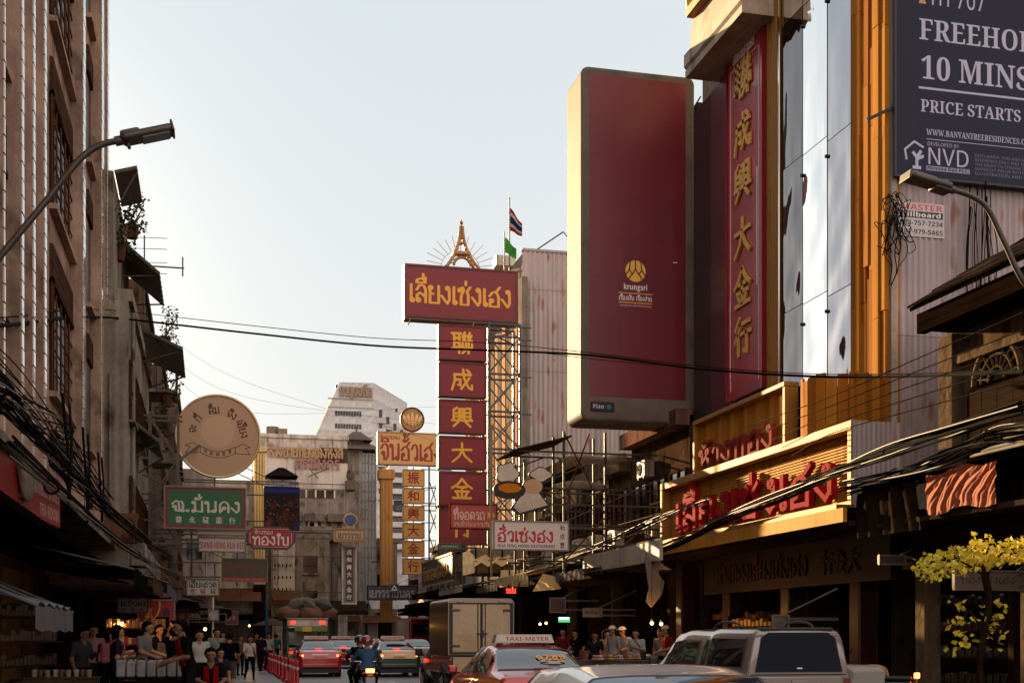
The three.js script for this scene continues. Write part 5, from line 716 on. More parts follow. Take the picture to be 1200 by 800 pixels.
// ================= FAR END OF THE STREET =================
{
  // stepped blocks where the street bends: [front x shift handled by bend]
  const far = [[-107.8, -118, 10.5, '#8d7d6c', 'pale block with blank gable where the street bends'], [-126.5, -138, 12.5, '#5c4a3c', 'brown block beside the gilded pillar at the bend'], [-138.2, -150, 12, '#6b5c50', 'grey brown block beyond the bend in the street'], [-150.2, -164, 10.5, '#7a6e66', 'hazy low grey block closing the street'], [-164.2, -182, 11, '#85776c', 'hazy pale block at the end of the street']];
  for (const [z0, z1, h, c, l] of far) {
    const x = -2.4 + bend((z0 + z1) / 2) + (z0 > -110 ? 3.4 : 0), b = T('far_building', l, 'building', [x, 0, z0], 'blocks at the bend of the street'), m = mat('far' + z0, c, { tx: 'plaster' });
    M('wall', box(x - 14, x, .12, h, z1, z0), m, b); M('parapet', box(x - 14, x + .2, h, h + .5, z1, z0 + .15), m, b);
    for (let y = 4; y < h - 1.5; y += 3) for (let k = 0; k < 5; k++) { const xx = x - 1.6 - k * 2.2; const w = M('window', box(xx - .6, xx + .6, y, y + 1.5, z0, z0 + .05), glassDark, b); M('sill', box(xx - .7, xx + .7, y - .12, y - .003, z0, z0 + .2), m, w); }
    for (let k = 0; k < 4; k++) M('roller_shutter', box(x - .5 - k * 3.1 - 2.8, x - .5 - k * 3.1, .2, 3, z0, z0 + .08), zinc, b); M('added_shop_awning', slab([x - 13, 3.1, z0 + 2.4], [x + .3, 3.1, z0 + 2.4], [x + .3, 3.9, z0 + .02], [x - 13, 3.9, z0 + .02], .06), rust, b);  // awning added here to shade the shutters below it
  }
  // right hand frontage beyond the corrugated building
  for (const [z0, z1, h, c, l] of [[-79.8, -92, 11.5, '#6b5a48', 'brown shop block behind the gold character column'], [-92.2, -106, 12.5, '#7d7064', 'grey shop block past the gold character column'], [-106.2, -124, 10, '#75685c', 'dim shop block lining the bend']]) {
    const x = FX + .6 + bend(z0) * .75, b = T('far_building', l, 'building', [x, 0, z0], 'blocks past the gold signs'), m = mat('farR' + z0, c, { tx: 'plaster' });
    M('wall', box(x, x + 14, .12, h, z1, z0), m, b); M('parapet', box(x - .25, x + 14, h, h + .5, z1, z0 + .1), m, b); M('canopy', box(x - 3.5, x, 3.7, 3.95, z1, z0), mat('canopy_dark'), b);
    for (let y = 4.8; y < h - 1.4; y += 3) for (let z = z0 - 1.5; z > z1 + 1; z -= 2.6) { const w = M('window', box(x - .04, x, y, y + 1.5, z - .8, z + .8), glassDark, b); M('sill', box(x - .2, x, y - .12, y - .003, z - .9, z + .9), m, w); }
  }
  // wide pale building with rooftop lettering
  const z = -119, x0 = PX(300, z), x1 = PX(407, z), top = PY(514, 9, z), b = T('rooftop_letter_building', 'wide off-white building with gilded lettering below its flat roof', 'building', [9, 0, z]);
  const ow = mat('off_white', '#cbc1b8', { tx: 'grime' }), Y = (p) => PY(p, 9, z), X = (p) => PX(p, z);
  M('wall', box(x0, x1, .12, top, z - 12, z), ow, b); M('lower_front', box(x0, x1 + .1, 8, Y(573), z, z + .6), mat('lower_brown', '#8d8075', { tx: 'plaster' }), b);
  M('roof_edge', box(x0, x1 + .1, top, top + .35, z - 12, z + .15), ow, b);
  M('dark_band', box(X(375), x1 + .02, Y(541), Y(524), z, z + .12), mat('band_dark', '#4a3d34', { tx: 'dirt' }), b);
  const gl = mat('roof_letter', [.34, .2, .09], { roughness: .5, metalness: .4 });
  M('lettering', letters('ห้างขายทองเล่งหงส', .85, .12, .16, X(402) - X(314)).map((g) => g.translate((X(402) + X(314)) / 2, Y(536), z + .14)), gl, b); M('lettering', letters('ตรามังกร', .8, .12, .16, X(398) - X(345)).map((g) => g.translate((X(398) + X(345)) / 2, Y(549), z + .14)), mat('roof_letter_red', [.3, .12, .09], { roughness: .5 }), b);
  M('window', box(X(325), X(392), Y(584), Y(575), z + .6, z + .68), glassDark, b); for (let k = 0; k < 7; k++) M('mullion', box(X(325 + k * 11) - .07, X(325 + k * 11) + .07, Y(584), Y(575), z + .69, z + .76), ow, b);
  for (let k = 0; k < 3; k++) M('balcony', [box(X(330 + k * 26), X(352 + k * 26), Y(612) , Y(603), z + .6, z + 1.5)], mat('balcony_grey', '#6e6259', { tx: 'plaster' }), b);
  for (let k = 0; k < 8; k++) M('pier', box(X(318 + k * 12) - .25, X(318 + k * 12) + .25, 3.5, Y(604), z + .6, z + .95), mat('lower_brown'), b);
  M('pitched_roof', hexa([[X(309), Y(563), z + 3], [X(347), Y(563), z + 3], [X(347), Y(563), z + .2], [X(309), Y(563), z + .2]], [[X(325), Y(552), z + 2], [X(331), Y(552), z + 2], [X(331), Y(552), z + .2], [X(325), Y(552), z + .2]]), dark, b);
  M('water_tank', [new THREE.CylinderGeometry(.6, .6, 1.1, 14).translate(X(321), top + .9, z - 3), box(X(327), X(338), top, top + 1.2, z - 4, z - 2)], mat('tank', '#7a6a5c', { tx: 'metal' }), b);
  M('steel_frame', [beam([X(330), Y(600), z + .9], [X(330), Y(553), z + .9], .1), beam([X(360), Y(560), z + .9], [X(385), Y(549), z + .9], .1), beam([X(360), Y(549), z + .9], [X(372), Y(562), z + .9], .08), beam([X(345), Y(549), z + .9], [X(345), Y(575), z + .9], .08), beam([X(320), Y(568), z + .9], [X(405), Y(568), z + .9], .08)], steel, b);
  // sculpted figure ledge on its corner
  M('finial', [new THREE.SphereGeometry(.5, 12, 8).scale(.8, 1.3, .8).translate(X(409), Y(557), z + 1.1), bar([X(409), Y(552), z + 1.1], [X(410), Y(545), z + 1.1], .2, 6, .06), rbox(X(404), X(415), Y(575), Y(562), z, z + 1.4, .15)], mat('stone_dark', '#6b5f55', { tx: 'plaster' }), b);

  // pagoda topped glass building
  const z2 = -126, g = T('glass_block', 'grey glass block with small dark pagoda roof', 'building', [13, 0, z2]), X2 = (p) => PX(p, z2), Y2 = (p) => PY(p, 13.5, z2);
  M('wall', box(X2(406), X2(425), .12, Y2(516), z2 - 10, z2), mat('grey_wall', '#9a8f86', { tx: 'plaster' }), g); M('glass_wall', box(X2(424.5), X2(441), 5, Y2(530), z2 - 10, z2 - .4), mat('glass_grey', '#7c858a', { roughness: .1 }), g);
  for (let k = 0; k < 5; k++) M('mullion', box(X2(424.6 + k * 4) - .06, X2(424.6 + k * 4) + .06, 5, Y2(530), z2 - .4, z2 - .3), mat('grey_wall'), g); for (let k = 0; k < 11; k++) M('transom', box(X2(424.6), X2(441), Y2(541 + k * 11) - .06, Y2(541 + k * 11) + .06, z2 - .395, z2 - .31), mat('grey_wall'), g);
  const pr = (cx, w, y, h) => hexa([[cx - w, y, z2 + w * .5], [cx + w, y, z2 + w * .5], [cx + w, y, z2 - w], [cx - w, y, z2 - w]], [[cx - w * .25, y + h, z2], [cx + w * .25, y + h, z2], [cx + w * .25, y + h, z2 - w * .4], [cx - w * .25, y + h, z2 - w * .4]]);
  M('pagoda_roof', [pr(X2(418), 1.5, Y2(516), .9), box(X2(411), X2(425), Y2(516) - .3, Y2(516), z2 - 2, z2 + .3), bar([X2(418), Y2(506), z2 - .3], [X2(418), Y2(498), z2 - .3], .14, 6, .03), pr(X2(424), 2.0, Y2(527), .8)], mat('pagoda_dark', '#5a504a', { tx: 'dirt' }), g);

  // gilded pillar
  const z3 = -122, gp = T('gilded_pillar', 'tall square gilded pillar with wider capital at the bend', 'pillar', [14, 0, z3]); M('shaft', box(PX(446.5, z3), PX(460, z3), 3, PY(560, 14, z3), z3 - 1.1, z3), mat('pillar_gold', [.42, .19, .03], { tx: 'metal', roughness: .5, metalness: .25 }), gp); M('capital', [box(PX(444, z3), PX(462, z3), PY(560, 14, z3), PY(549, 14, z3), z3 - 1.4, z3 + .3)], mat('pillar_gold'), gp); M('flute', [0, 1, 2].map((k) => box(PX(449 + k * 4, z3) - .08, PX(449 + k * 4, z3) + .08, 3.2, PY(562, 14, z3), z3, z3 + .1)), mat('pillar_gold'), gp); M('base', box(PX(445, z3), PX(461, z3), .12, 3, z3 - 1.3, z3 + .2), dark, gp);
  M('stay', beam([PX(446, z3), 9, z3 - .5], [PX(438, z3), 9, z3 - 2], .1), steel, gp);

  // sloped white tower
  const z4 = -230, tw = T('sloped_tower', 'distant white tower with slanted shoulder and lettering near its roof', 'building', [25, 0, z4]), X4 = (p) => PX(p, z4), Y4 = (p) => PY(p, 26, z4), wt = mat('tower_white', '#d6cec6', { tx: 'dirt' });
  const pts = [[X4(360), 0], [X4(438), 0], [X4(438), Y4(447.5)], [X4(398), Y4(448.5)], [X4(368), Y4(516)]]; M('front', extr(pts, 22).translate(0, 0, z4 - 22), wt, tw);
  const wx = PX(477, z4 - 16), wy = PY(472, wx, z4 - 16), ch = hexa([[X4(438), 0, z4 - .05], [wx, 0, z4 - 16], [wx, 0, z4 - 40], [X4(438), 0, z4 - 40]], [[X4(438), Y4(447.5), z4 - .05], [wx, wy, z4 - 16], [wx, wy, z4 - 40], [X4(438), Y4(447.5), z4 - 40]]); M('side_wing', ch, mat('tower_side', '#d6cec6', { tx: 'dirt' }), tw);
  for (const q of [482, 497]) for (let k = 0; k < 10; k++) { const w = M('window', box(X4(392.4 + k * 3.15), X4(394.9 + k * 3.15), Y4(q + 5.6), Y4(q), z4 - .3, z4 + .06), glassDark, tw); }
  for (let r = 0; r < 8; r++) for (let k = 0; k < 4; k++) { const u = .16 + k * .21, x = X4(438) + (wx - X4(438)) * u, z = z4 - 16 * u, y = Y4(486 + r * 13) - u * 3; M('balcony', box(x - .9, x + 1.1, y - .5, y + .5, z - 1, z + .8), mat('tower_side'), tw); M('window', box(x - .7, x + .5, y + .7, y + 2, z - 1, z + .25), glassDark, tw); }
  M('lettering', letters('กาญจนทัต', 1.5, .3, .34, X4(436) - X4(398)).map((q) => q.translate((X4(436) + X4(398)) / 2, Y4(464), z4 + .05)), mat('tower_letter', '#7c6250', { roughness: .6 }), tw);
  M('groove', [Y4(468), Y4(478), Y4(512)].map((y) => box(X4(372 + (y < Y4(500) ? 0 : 12)), X4(438), y - .12, y + .12, z4, z4 + .05)), mat('tower_groove', '#857b74', { roughness: .8 }), tw);
  M('roof_light', [398, 416, 431, 470].map((p) => bar([X4(p), Y4(448) - (p > 440 ? 4 : 0), z4 - 6], [X4(p), Y4(444) - (p > 440 ? 4 : 0), z4 - 6], .25)), steel, tw); M('mast', bar([X4(476), Y4(474), z4 - 18], [X4(476), Y4(455), z4 - 18], .12), steel, tw);
  // apartment block behind the gold sign
  const z5 = -150, ap = T('apartment_block', 'pale apartment block with stacked balconies behind the gold emblem sign', 'building', [20, 0, z5]); const ax0 = PX(456, z5), ax1 = PX(478, z5); M('wall', box(ax0, ax1, .12, PY(545, 21, z5), z5 - 8, z5), mat('tower_side'), ap); for (let r = 0; r < 7; r++) { M('balcony', box(ax0 - .4, ax1 - .3, PY(566 + r * 13, 21, z5), PY(560 + r * 13, 21, z5), z5, z5 + .9), wt, ap); M('window', box(ax0 + .3, ax1 - .5, PY(559 + r * 13, 21, z5), PY(553 + r * 13, 21, z5), z5, z5 + .04), glassDark, ap); }
  // long pale side wall with square holes
  const hw = T('pale_gable', 'pale blank gable wall with small square holes above the sack truck', 'wall', [7, 0, -106]); M('wall', box(PX(318, -106), PX(345, -106), .12, PY(637, 7, -106), -112, -106), mat('gable_pale', '#b9a894', { tx: 'grime' }), hw); for (let i = 0; i < 5; i++) for (let j = 0; j < 3; j++) M('hole', box(PX(321 + i * 4.6, -106), PX(322.4 + i * 4.6, -106), PY(664 + j * 14, 7, -106), PY(661 + j * 14, 7, -106), -106, -105.95), dark, hw); 
  const gr = T('ribbed_hall', 'dark concrete hall with vertical ribs behind the lantern sign', 'building', [10, 0, -112]); M('wall', box(PX(345, -112), PX(396, -112), .12, PY(622, 9, -112), -117.5, -112), mat('hall_grey', '#7a6f66', { tx: 'plaster' }), gr); M('roof_lip', box(PX(343, -112), PX(398, -112), PY(634, 9, -112), PY(620, 9, -112), -117.4, -111), mat('hall_lip', '#786c63', { tx: 'plaster' }), gr); for (let k = 0; k < 6; k++) M('rib', box(PX(361 + k * 6, -112) - .2, PX(361 + k * 6, -112) + .2, 3.5, PY(636, 9, -112), -112, -111.5), mat('hall_lip'), gr);

  // far signs
  signBox('lantern_sign', 'tall rounded vertical sign with pale rim and dark characters', -101, [400.5, 639, 418, 708], (q, w, h) => { bgc(q, w, h, '#6f625a'); q.fillStyle = '#3a302c'; q.fillRect(w * .22, h * .04, w * .56, h * .92); [...'振和興大永金行'].forEach((c, k) => ink(q, c, w * .3, h * (.06 + .13 * k), h * .09, w * .4, '#c2b4a6', .15)); }, { th: .4, fw: .12, res: 128, frame: shade2('#c9bfb5'), body: shade2('#c9bfb5'), arm: 3.4 });
  signBox('scroll_sign', 'ornate scroll sign with gilt edges hanging high at the bend', -100, [391, 619, 428, 635], (q, w, h) => { bgc(q, w, h, '#7b5630'); q.fillStyle = '#8f7a66'; q.fillRect(w * .06, h * .2, w * .88, h * .6); ink(q, 'เยาวราช', w * .12, h * .36, h * .36, w * .76, '#51331f', .2); }, { th: .3, res: 256, frame: goldSign, body: goldSign, arm: 3.4 });
  const em = T('blue_crest', 'small round blue crest above the scroll sign', 'sign', [9.8, 8, -100]); M('disc', [new THREE.CylinderGeometry(.42, .42, .2, 20).rotateX(Math.PI / 2).translate(PX(410.5, -100), PY(609.5, 10, -100), -100.1)], mat('crest_blue', '#23406e', { roughness: .4 }), em); M('wing', [new THREE.TorusGeometry(.5, .1, 6, 18).translate(PX(410.5, -100), PY(609.5, 10, -100), -100.1), rbox(PX(405, -100), PX(416, -100), PY(619, 10, -100), PY(614, 10, -100), -100.3, -100, .05)], goldSign, em);
  signBox('neon_sign', 'unlit grey neon lettering sign spanning above the traffic', -120, [430, 686, 489, 703], (q, w, h) => { bgc(q, w, h, '#2c2829'); ink(q, 'เยาวราชนคร', w * .04, h * .34, h * .46, w * .92, '#77707a', .2); }, { th: .3, res: 256, body: dark, frame: dark, arm: 30 });
  signBox('blue_mark_sign', 'tiny dark blue sign with white triangle above the neon sign', -119.5, [457, 684, 467, 693], (q, w, h) => { bgc(q, w, h, '#16263c'); q.strokeStyle = '#a9b4bd'; q.lineWidth = 8; q.beginPath(); q.moveTo(w / 2, h * .2); q.lineTo(w * .8, h * .8); q.lineTo(w * .2, h * .8); q.closePath(); q.stroke(); }, { th: .1, res: 64, arm: 30 });
  signBox('teal_sign', 'small teal sign with red letters beside the gold boxes', -93, [461, 586, 473, 600], (q, w, h) => { bgc(q, w, h, '#1c4654'); ink(q, 'เฮ', w * .2, h * .45, h * .35, w * .6, '#a05a52', .2); }, { th: .1, res: 64, arm: 17 });
  signBox('red_column_sign', 'narrow dark red sign with white marks on the far row', -97, [522, 648, 532, 669], (q, w, h) => { bgc(q, w, h, '#5e1c1c'); ['大', '金'].forEach((c, k) => ink(q, c, w * .2, h * (.1 + .45 * k), h * .35, w * .6, '#b9a79d', .13)); }, { th: .1, res: 64, arm: 21 });
  const ws = T('warning_sign', 'lit triangular warning sign hanging over the traffic', 'sign', [17, 3, -105]); const wm = mat('sign_glow', '#d8c2a0', { emissive: C('#ffb870'), emissiveIntensity: .35 }); M('triangle', extr([[PX(487.5, -105), PY(709, 17, -105)], [PX(499, -105), PY(709, 17, -105)], [PX(493.2, -105), PY(700, 17, -105)]], .1).translate(0, 0, -105), wm, ws); M('hanger', beam([PX(493.2, -105), PY(700, 17, -105), -105.02], [21, PY(699, 17, -105), -105.02], .06), steel, ws);
}
// ================= VEHICLES (built facing -z, origin on the ground under the middle) =================
const glassCar = mat('car_glass', '#0a0d12', { roughness: .04, specularIntensity: 1, clearcoat: 1, clearcoatRoughness: .02 }), tyreM = mat('tyre', '#0c0c0c', { roughness: .9 }), rimM = mat('rim_alloy', '#8a8a8c', { roughness: .3, metalness: .8 }), chrome = mat('chrome', '#b5b5b5', { roughness: .15, metalness: 1 }), trimM = mat('car_trim', '#0e0d0d', { roughness: .5 });
const lampOn = mat('tail_lamp_lit', '#8a0c08', { roughness: .2, emissive: C('#ff2a12'), emissiveIntensity: 1.1 }), lampHot = mat('brake_lamp_core', '#ff6a3a', { emissive: C('#ff7a40'), emissiveIntensity: 2.2 }), lampOff = mat('tail_lamp', '#5a0a0a', { roughness: .15, clearcoat: 1 }), plateY = mat('plate_yellow', '#b98f2a', { roughness: .5 });
const plateT = print('plate_print', canvas(128, 64, (g, w, h) => { bgc(g, w, h, '#a8862f'); g.strokeStyle = '#2a2014'; g.lineWidth = 3; g.strokeRect(3, 3, w - 6, h - 6); latin(g, '4174', 36, 36, 34, 72, '#2a2014'); ink(g, 'ทม', 8, 14, 20, 26, '#2a2014', .14); latin(g, 'BANGKOK', 24, 56, 16, 80, '#2a2014'); }));
const paint = (k, c) => mat('paint_' + k, c, { roughness: .28, clearcoat: 1, clearcoatRoughness: .06, metalness: .15 });
function loft(st) { // st: [z, sill, belt, top, w, roofw]
  const n = st.length - 1, cr = (a, b, c, d, t) => .5 * (2 * b + (c - a) * t + (2 * a - 5 * b + 4 * c - d) * t * t + (3 * b - a - 3 * c + d) * t * t * t), at = (u) => { const i = Math.min(n - 1, Math.max(0, Math.floor(u))), t = u - i, g = (k) => st[Math.max(0, Math.min(n, k))]; return st[0].map((_, k) => k === 0 ? cr(g(i - 1)[0], g(i)[0], g(i + 1)[0], g(i + 2)[0], t) : g(i)[k] + (g(i + 1)[k] - g(i)[k]) * (t * t * (3 - 2 * t) * .5 + t * .5)); };
  return (u, v) => { const [z, sill, belt, top, w, rw] = at(u), s = v > 6 ? -1 : 1, q = v > 6 ? 12 - v : v, hs = belt - sill, P = [[w * .88, sill], [w * .985, sill + hs * .22], [w, sill + hs * .6], [w * .965, belt], [rw + (w * .96 - rw) * .13, belt + (top - belt) * .84], [rw * .8, belt + (top - belt) * .975], [0, top]], i = Math.min(5, Math.floor(q)), t = q - i, g = (k) => k > 6 ? [-P[12 - k][0], P[12 - k][1]] : P[Math.max(0, k)], x = cr(g(i - 1)[0], g(i)[0], g(i + 1)[0], g(i + 2)[0], t), y = cr(g(i - 1)[1], g(i)[1], g(i + 1)[1], g(i + 2)[1], t); return [s * x, y, z]; };
}
function skin(f, u0, u1, v0, v1, nu, nv, off = 0) { // patch of the loft pushed out by off
  const g = new THREE.BufferGeometry(), pos = [], idx = [], e = .02, N = (u, v) => { const p = V(...f(u, v)), a = V(...f(u + e, v)).sub(V(...f(u - e, v))), b = V(...f(u, Math.min(12, v + e))).sub(V(...f(u, Math.max(0, v - e)))); return [p, b.cross(a).normalize()]; };
  for (let i = 0; i <= nu; i++) for (let j = 0; j <= nv; j++) { const [p, n] = N(u0 + (u1 - u0) * i / nu, v0 + (v1 - v0) * j / nv); if (n.dot(V(p.x, p.y - .7, p.z * .15)) < 0) n.negate(); p.addScaledVector(n, off); pos.push(p.x, p.y, p.z); }
  for (let i = 0; i < nu; i++) for (let j = 0; j < nv; j++) { const a = i * (nv + 1) + j, b = a + 1, c = a + nv + 1, d = c + 1; idx.push(a, b, d, a, d, c); }
  g.setAttribute('position', new THREE.BufferAttribute(new Float32Array(pos), 3)); g.setIndex(idx); g.computeVertexNormals(); g.setAttribute('uv', new THREE.BufferAttribute(new Float32Array(pos.length / 3 * 2), 2)); return g;
}
const capAt = (f, u, n = 24) => { const ps = [...Array(n + 1)].map((_, k) => f(u, 12 * k / n)), c = [0, (ps[0][1] + ps[n / 2][1]) / 2, ps[0][2]], vs = []; for (let k = 0; k < n; k++) vs.push(c, ps[k], ps[k + 1]); vs.push(c, ps[n], ps[0]); return tri(vs); };
function wheel(t, x, z, r = .31) { const s = Math.sign(x), w = M('wheel', new THREE.CylinderGeometry(r * .55, r * .55, .2, 16).rotateZ(Math.PI / 2).translate(x - s * .02, r, z), dark, t); M('tyre', new THREE.TorusGeometry(r * .8, r * .22, 8, 24).scale(1, 1, 1.35).rotateY(Math.PI / 2).translate(x, r, z), tyreM, w); M('rim', [new THREE.CylinderGeometry(r * .6, r * .6, .03, 18).rotateZ(Math.PI / 2).translate(x + s * .085, r, z), ...[...Array(5)].map((_, k) => beam([x + s * .105, r, z], [x + s * .105, r + .55 * r * Math.sin(k * 1.257), z + .55 * r * Math.cos(k * 1.257)], .05, .02))], rimM, w); return w; }
const SEDAN = [[2.27, .42, .70, .74, .70, .6], [2.23, .34, .86, .90, .80, .66], [2.12, .28, .96, 1.02, .855, .70], [1.55, .24, .98, 1.08, .88, .72], [.78, .22, .98, 1.42, .885, .57], [.2, .21, .97, 1.475, .885, .585], [-.42, .21, .95, 1.45, .885, .57], [-1.28, .22, .92, 1.0, .88, .70], [-1.85, .26, .80, .86, .85, .66], [-2.15, .3, .68, .74, .79, .6], [-2.26, .38, .56, .6, .66, .5]];
function sedan(name, label, cat, px, d, c, o = {}) {
  const t = T(name, label, cat, [0, 0, 0], o.group, false), f = loft(SEDAN), lo = paint(c[0] + '', c[0]), up = c[1] ? paint(c[1], c[1]) : lo;
  M('lower_body', [skin(f, 0, 10, 0, 3, 50, 8), skin(f, 0, 10, 9, 12, 50, 8), capAt(f, 0), capAt(f, 10)], lo, t); M('upper_body', skin(f, 0, 10, 3, 9, 60, 16), up, t);
  M('rear_window', skin(f, 3.12, 3.93, 4.12, 7.88, 10, 12, .006), glassCar, t); M('windscreen', skin(f, 6.12, 6.9, 4.1, 7.9, 10, 12, .006), glassCar, t);
  for (const s of [0, 1]) for (const [a, b] of [[3.62, 4.55], [4.62, 5.55], [5.62, 6.35]]) { const ws = (v) => s ? 12 - v : v; M('side_window', skin(f, a, b, ws(3.16), ws(3.86), 8, 4, .006), glassCar, t); }
  M('underbody', box(-.78, .78, .16, .36, -2.05, 2.1), trimM, t);
  for (const x of [-.8, .8]) for (const z of [1.35, -1.38]) { M('wheel_arch', new THREE.CylinderGeometry(.37, .37, .22, 20).rotateZ(Math.PI / 2).translate(Math.sign(x) * .785, .33, z), trimM, t); wheel(t, x, z); }
  const lit = o.lit !== false;
  for (const s of [-1, 1]) { const l = M('tail_lamp', rbox(s * .5, s * .82, .74, .93, 2.08, 2.225, .05), lit ? lampOn : lampOff, t); M('lamp_core', new THREE.SphereGeometry(.055, 10, 8).translate(s * .69, .84, 2.215), lit ? lampHot : lampOff, l); M('bumper_reflector', rbox(s * .52, s * .7, .42, .47, 2.2, 2.27, .01), lampOff, t); M('mirror', [rbox(s * .9, s * 1.06, .98, 1.12, -.86, -.76, .04), bar([s * .84, 1.0, -.8], [s * .95, 1.02, -.8], .03)], up, t); M('head_lamp', rbox(s * .5, s * .8, .62, .74, -2.2, -2.05, .05), chrome, t); for (const z of [.35, -.5]) M('door_handle', rbox(s * .875, s * .905, .84, .88, z - .1, z + .1, .012), up, t); }
  M('plate', box(-.24, .24, .69, .82, 2.235, 2.262), plateY, t); const pf = planeZ(-.23, .23, .695, .815, 2.266); M('plate_face', pf, plateT, t);
  M('trunk_line', [box(-.62, .62, .655, .667, 2.2, 2.243)], trimM, t); M('trunk_trim', rbox(-.34, .34, .86, .9, 2.19, 2.24, .01), chrome, t); M('bumper', rbox(-.74, .74, .36, .56, 2.12, 2.275, .06), lo, t);
  M('pillar_trim', [skin(f, 3.05, 3.12, 4.1, 7.9, 1, 12, .007), skin(f, 3.93, 3.98, 4.1, 7.9, 1, 12, .007)], trimM, t); M('sill_trim', [box(-.885, -.86, .24, .3, -1, .95), box(.86, .885, .24, .3, -1, .95)], trimM, t);
  M('high_brake_lamp', rbox(-.14, .14, 1.1, 1.13, 1.44, 1.48, .01), lit ? lampOn : lampOff, t);
  if (o.taxi) { const sg = M('roof_sign', hexa([[-.5, 1.5, .34], [.5, 1.5, .34], [.5, 1.5, .06], [-.5, 1.5, .06]], [[-.46, 1.64, .3], [.46, 1.64, .3], [.46, 1.64, .1], [-.46, 1.64, .1]]), mat('taxi_sign', '#8f8378', { roughness: .3 }), t); M('sign_text', planeZ(-.44, .44, -.055, .055, 0).rotateX(-.28).translate(0, 1.57, .328), print('taxi_print', canvas(256, 32, (g, w, h) => { bgc(g, w, h, '#988a7e'); latin(g, '★ TAXI-METER', 8, 26, 26, 240, '#7a1216'); })), sg); M('sign_foot', [box(-.42, -.36, 1.44, 1.5, .1, .3), box(.36, .42, 1.44, 1.5, .1, .3)], trimM, sg); }
  if (o.decal) { M('window_sticker', planeZ(-.3, .3, -.2, .2, 0).rotateX(-1.14).translate(.22, 1.262, 1.2), print('sticker_print', canvas(256, 170, (q) => { latin(q, '6789', 20, 90, 90, 210, '#c07a1c'); q.strokeStyle = '#c07a1c'; q.lineWidth = 12; q.beginPath(); q.ellipse(128, 116, 80, 16, 0, 0, 7); q.stroke(); latin(q, '0000', 90, 160, 30, 80, '#b09a90'); }), { transparent: true, alphaTest: .4 }), t); }
  const [x, z] = typeof px === 'number' ? [d * Math.sin(YAW) + (px - CX) / F * d * Math.cos(YAW), -d * Math.cos(YAW) + (px - CX) / F * d * Math.sin(YAW)] : px; t.position.set(x, 0, z - (typeof px === 'number' ? 2.25 : 0)); t.rotation.y = o.turn ?? 0; return t;
}
const TR = '#930b14', TY = '#a86a12', TG = '#08301c';
sedan('taxi', 'red taxi with lit meter sign on its roof behind the silver pickup', 'taxi', 652, 18.6, [TR], { taxi: 1, lit: false, decal: 1 });
sedan('taxi', 'red taxi with glowing brake lamps beside the row of red posts', 'taxi', 375, 50, [TR], { taxi: 1 });
sedan('taxi', 'green and yellow taxi with lit lamp ahead of the motorcycle', 'taxi', 468, 50, [TG, TY], { taxi: 1 });
sedan('taxi', 'second red taxi queuing ahead of the brake-lit red taxi', 'taxi', 404, 63, [TR], { taxi: 1 });
sedan('parked_car', 'silver sedan queuing far ahead of the green taxi', 'car', 494, 66, ['#8f8d8c'], { lit: false });
sedan('parked_car', 'white sedan in the queue between the two taxis', 'car', 437, 76, ['#a8a29c'], { lit: false });
sedan('taxi', 'tan taxi far down the queue under the neon sign', 'taxi', 466, 84, [TG, '#a37a32'], { taxi: 1, turn: -.1 });
sedan('parked_car', 'grey sedan far down the queue under the neon sign', 'car', 440, 96, ['#77757a'], { turn: -.2 });
sedan('taxi', 'yellow taxi beside the sack truck in the far queue', 'taxi', 414, 82, [TG, TY], { taxi: 1, turn: -.1 });
sedan('parked_car', 'white sedan with roof catching sky behind the red taxi', 'car', [2.75, -7.9], 0, ['#b5b2ae'], { lit: false }).scale.setScalar(.965);

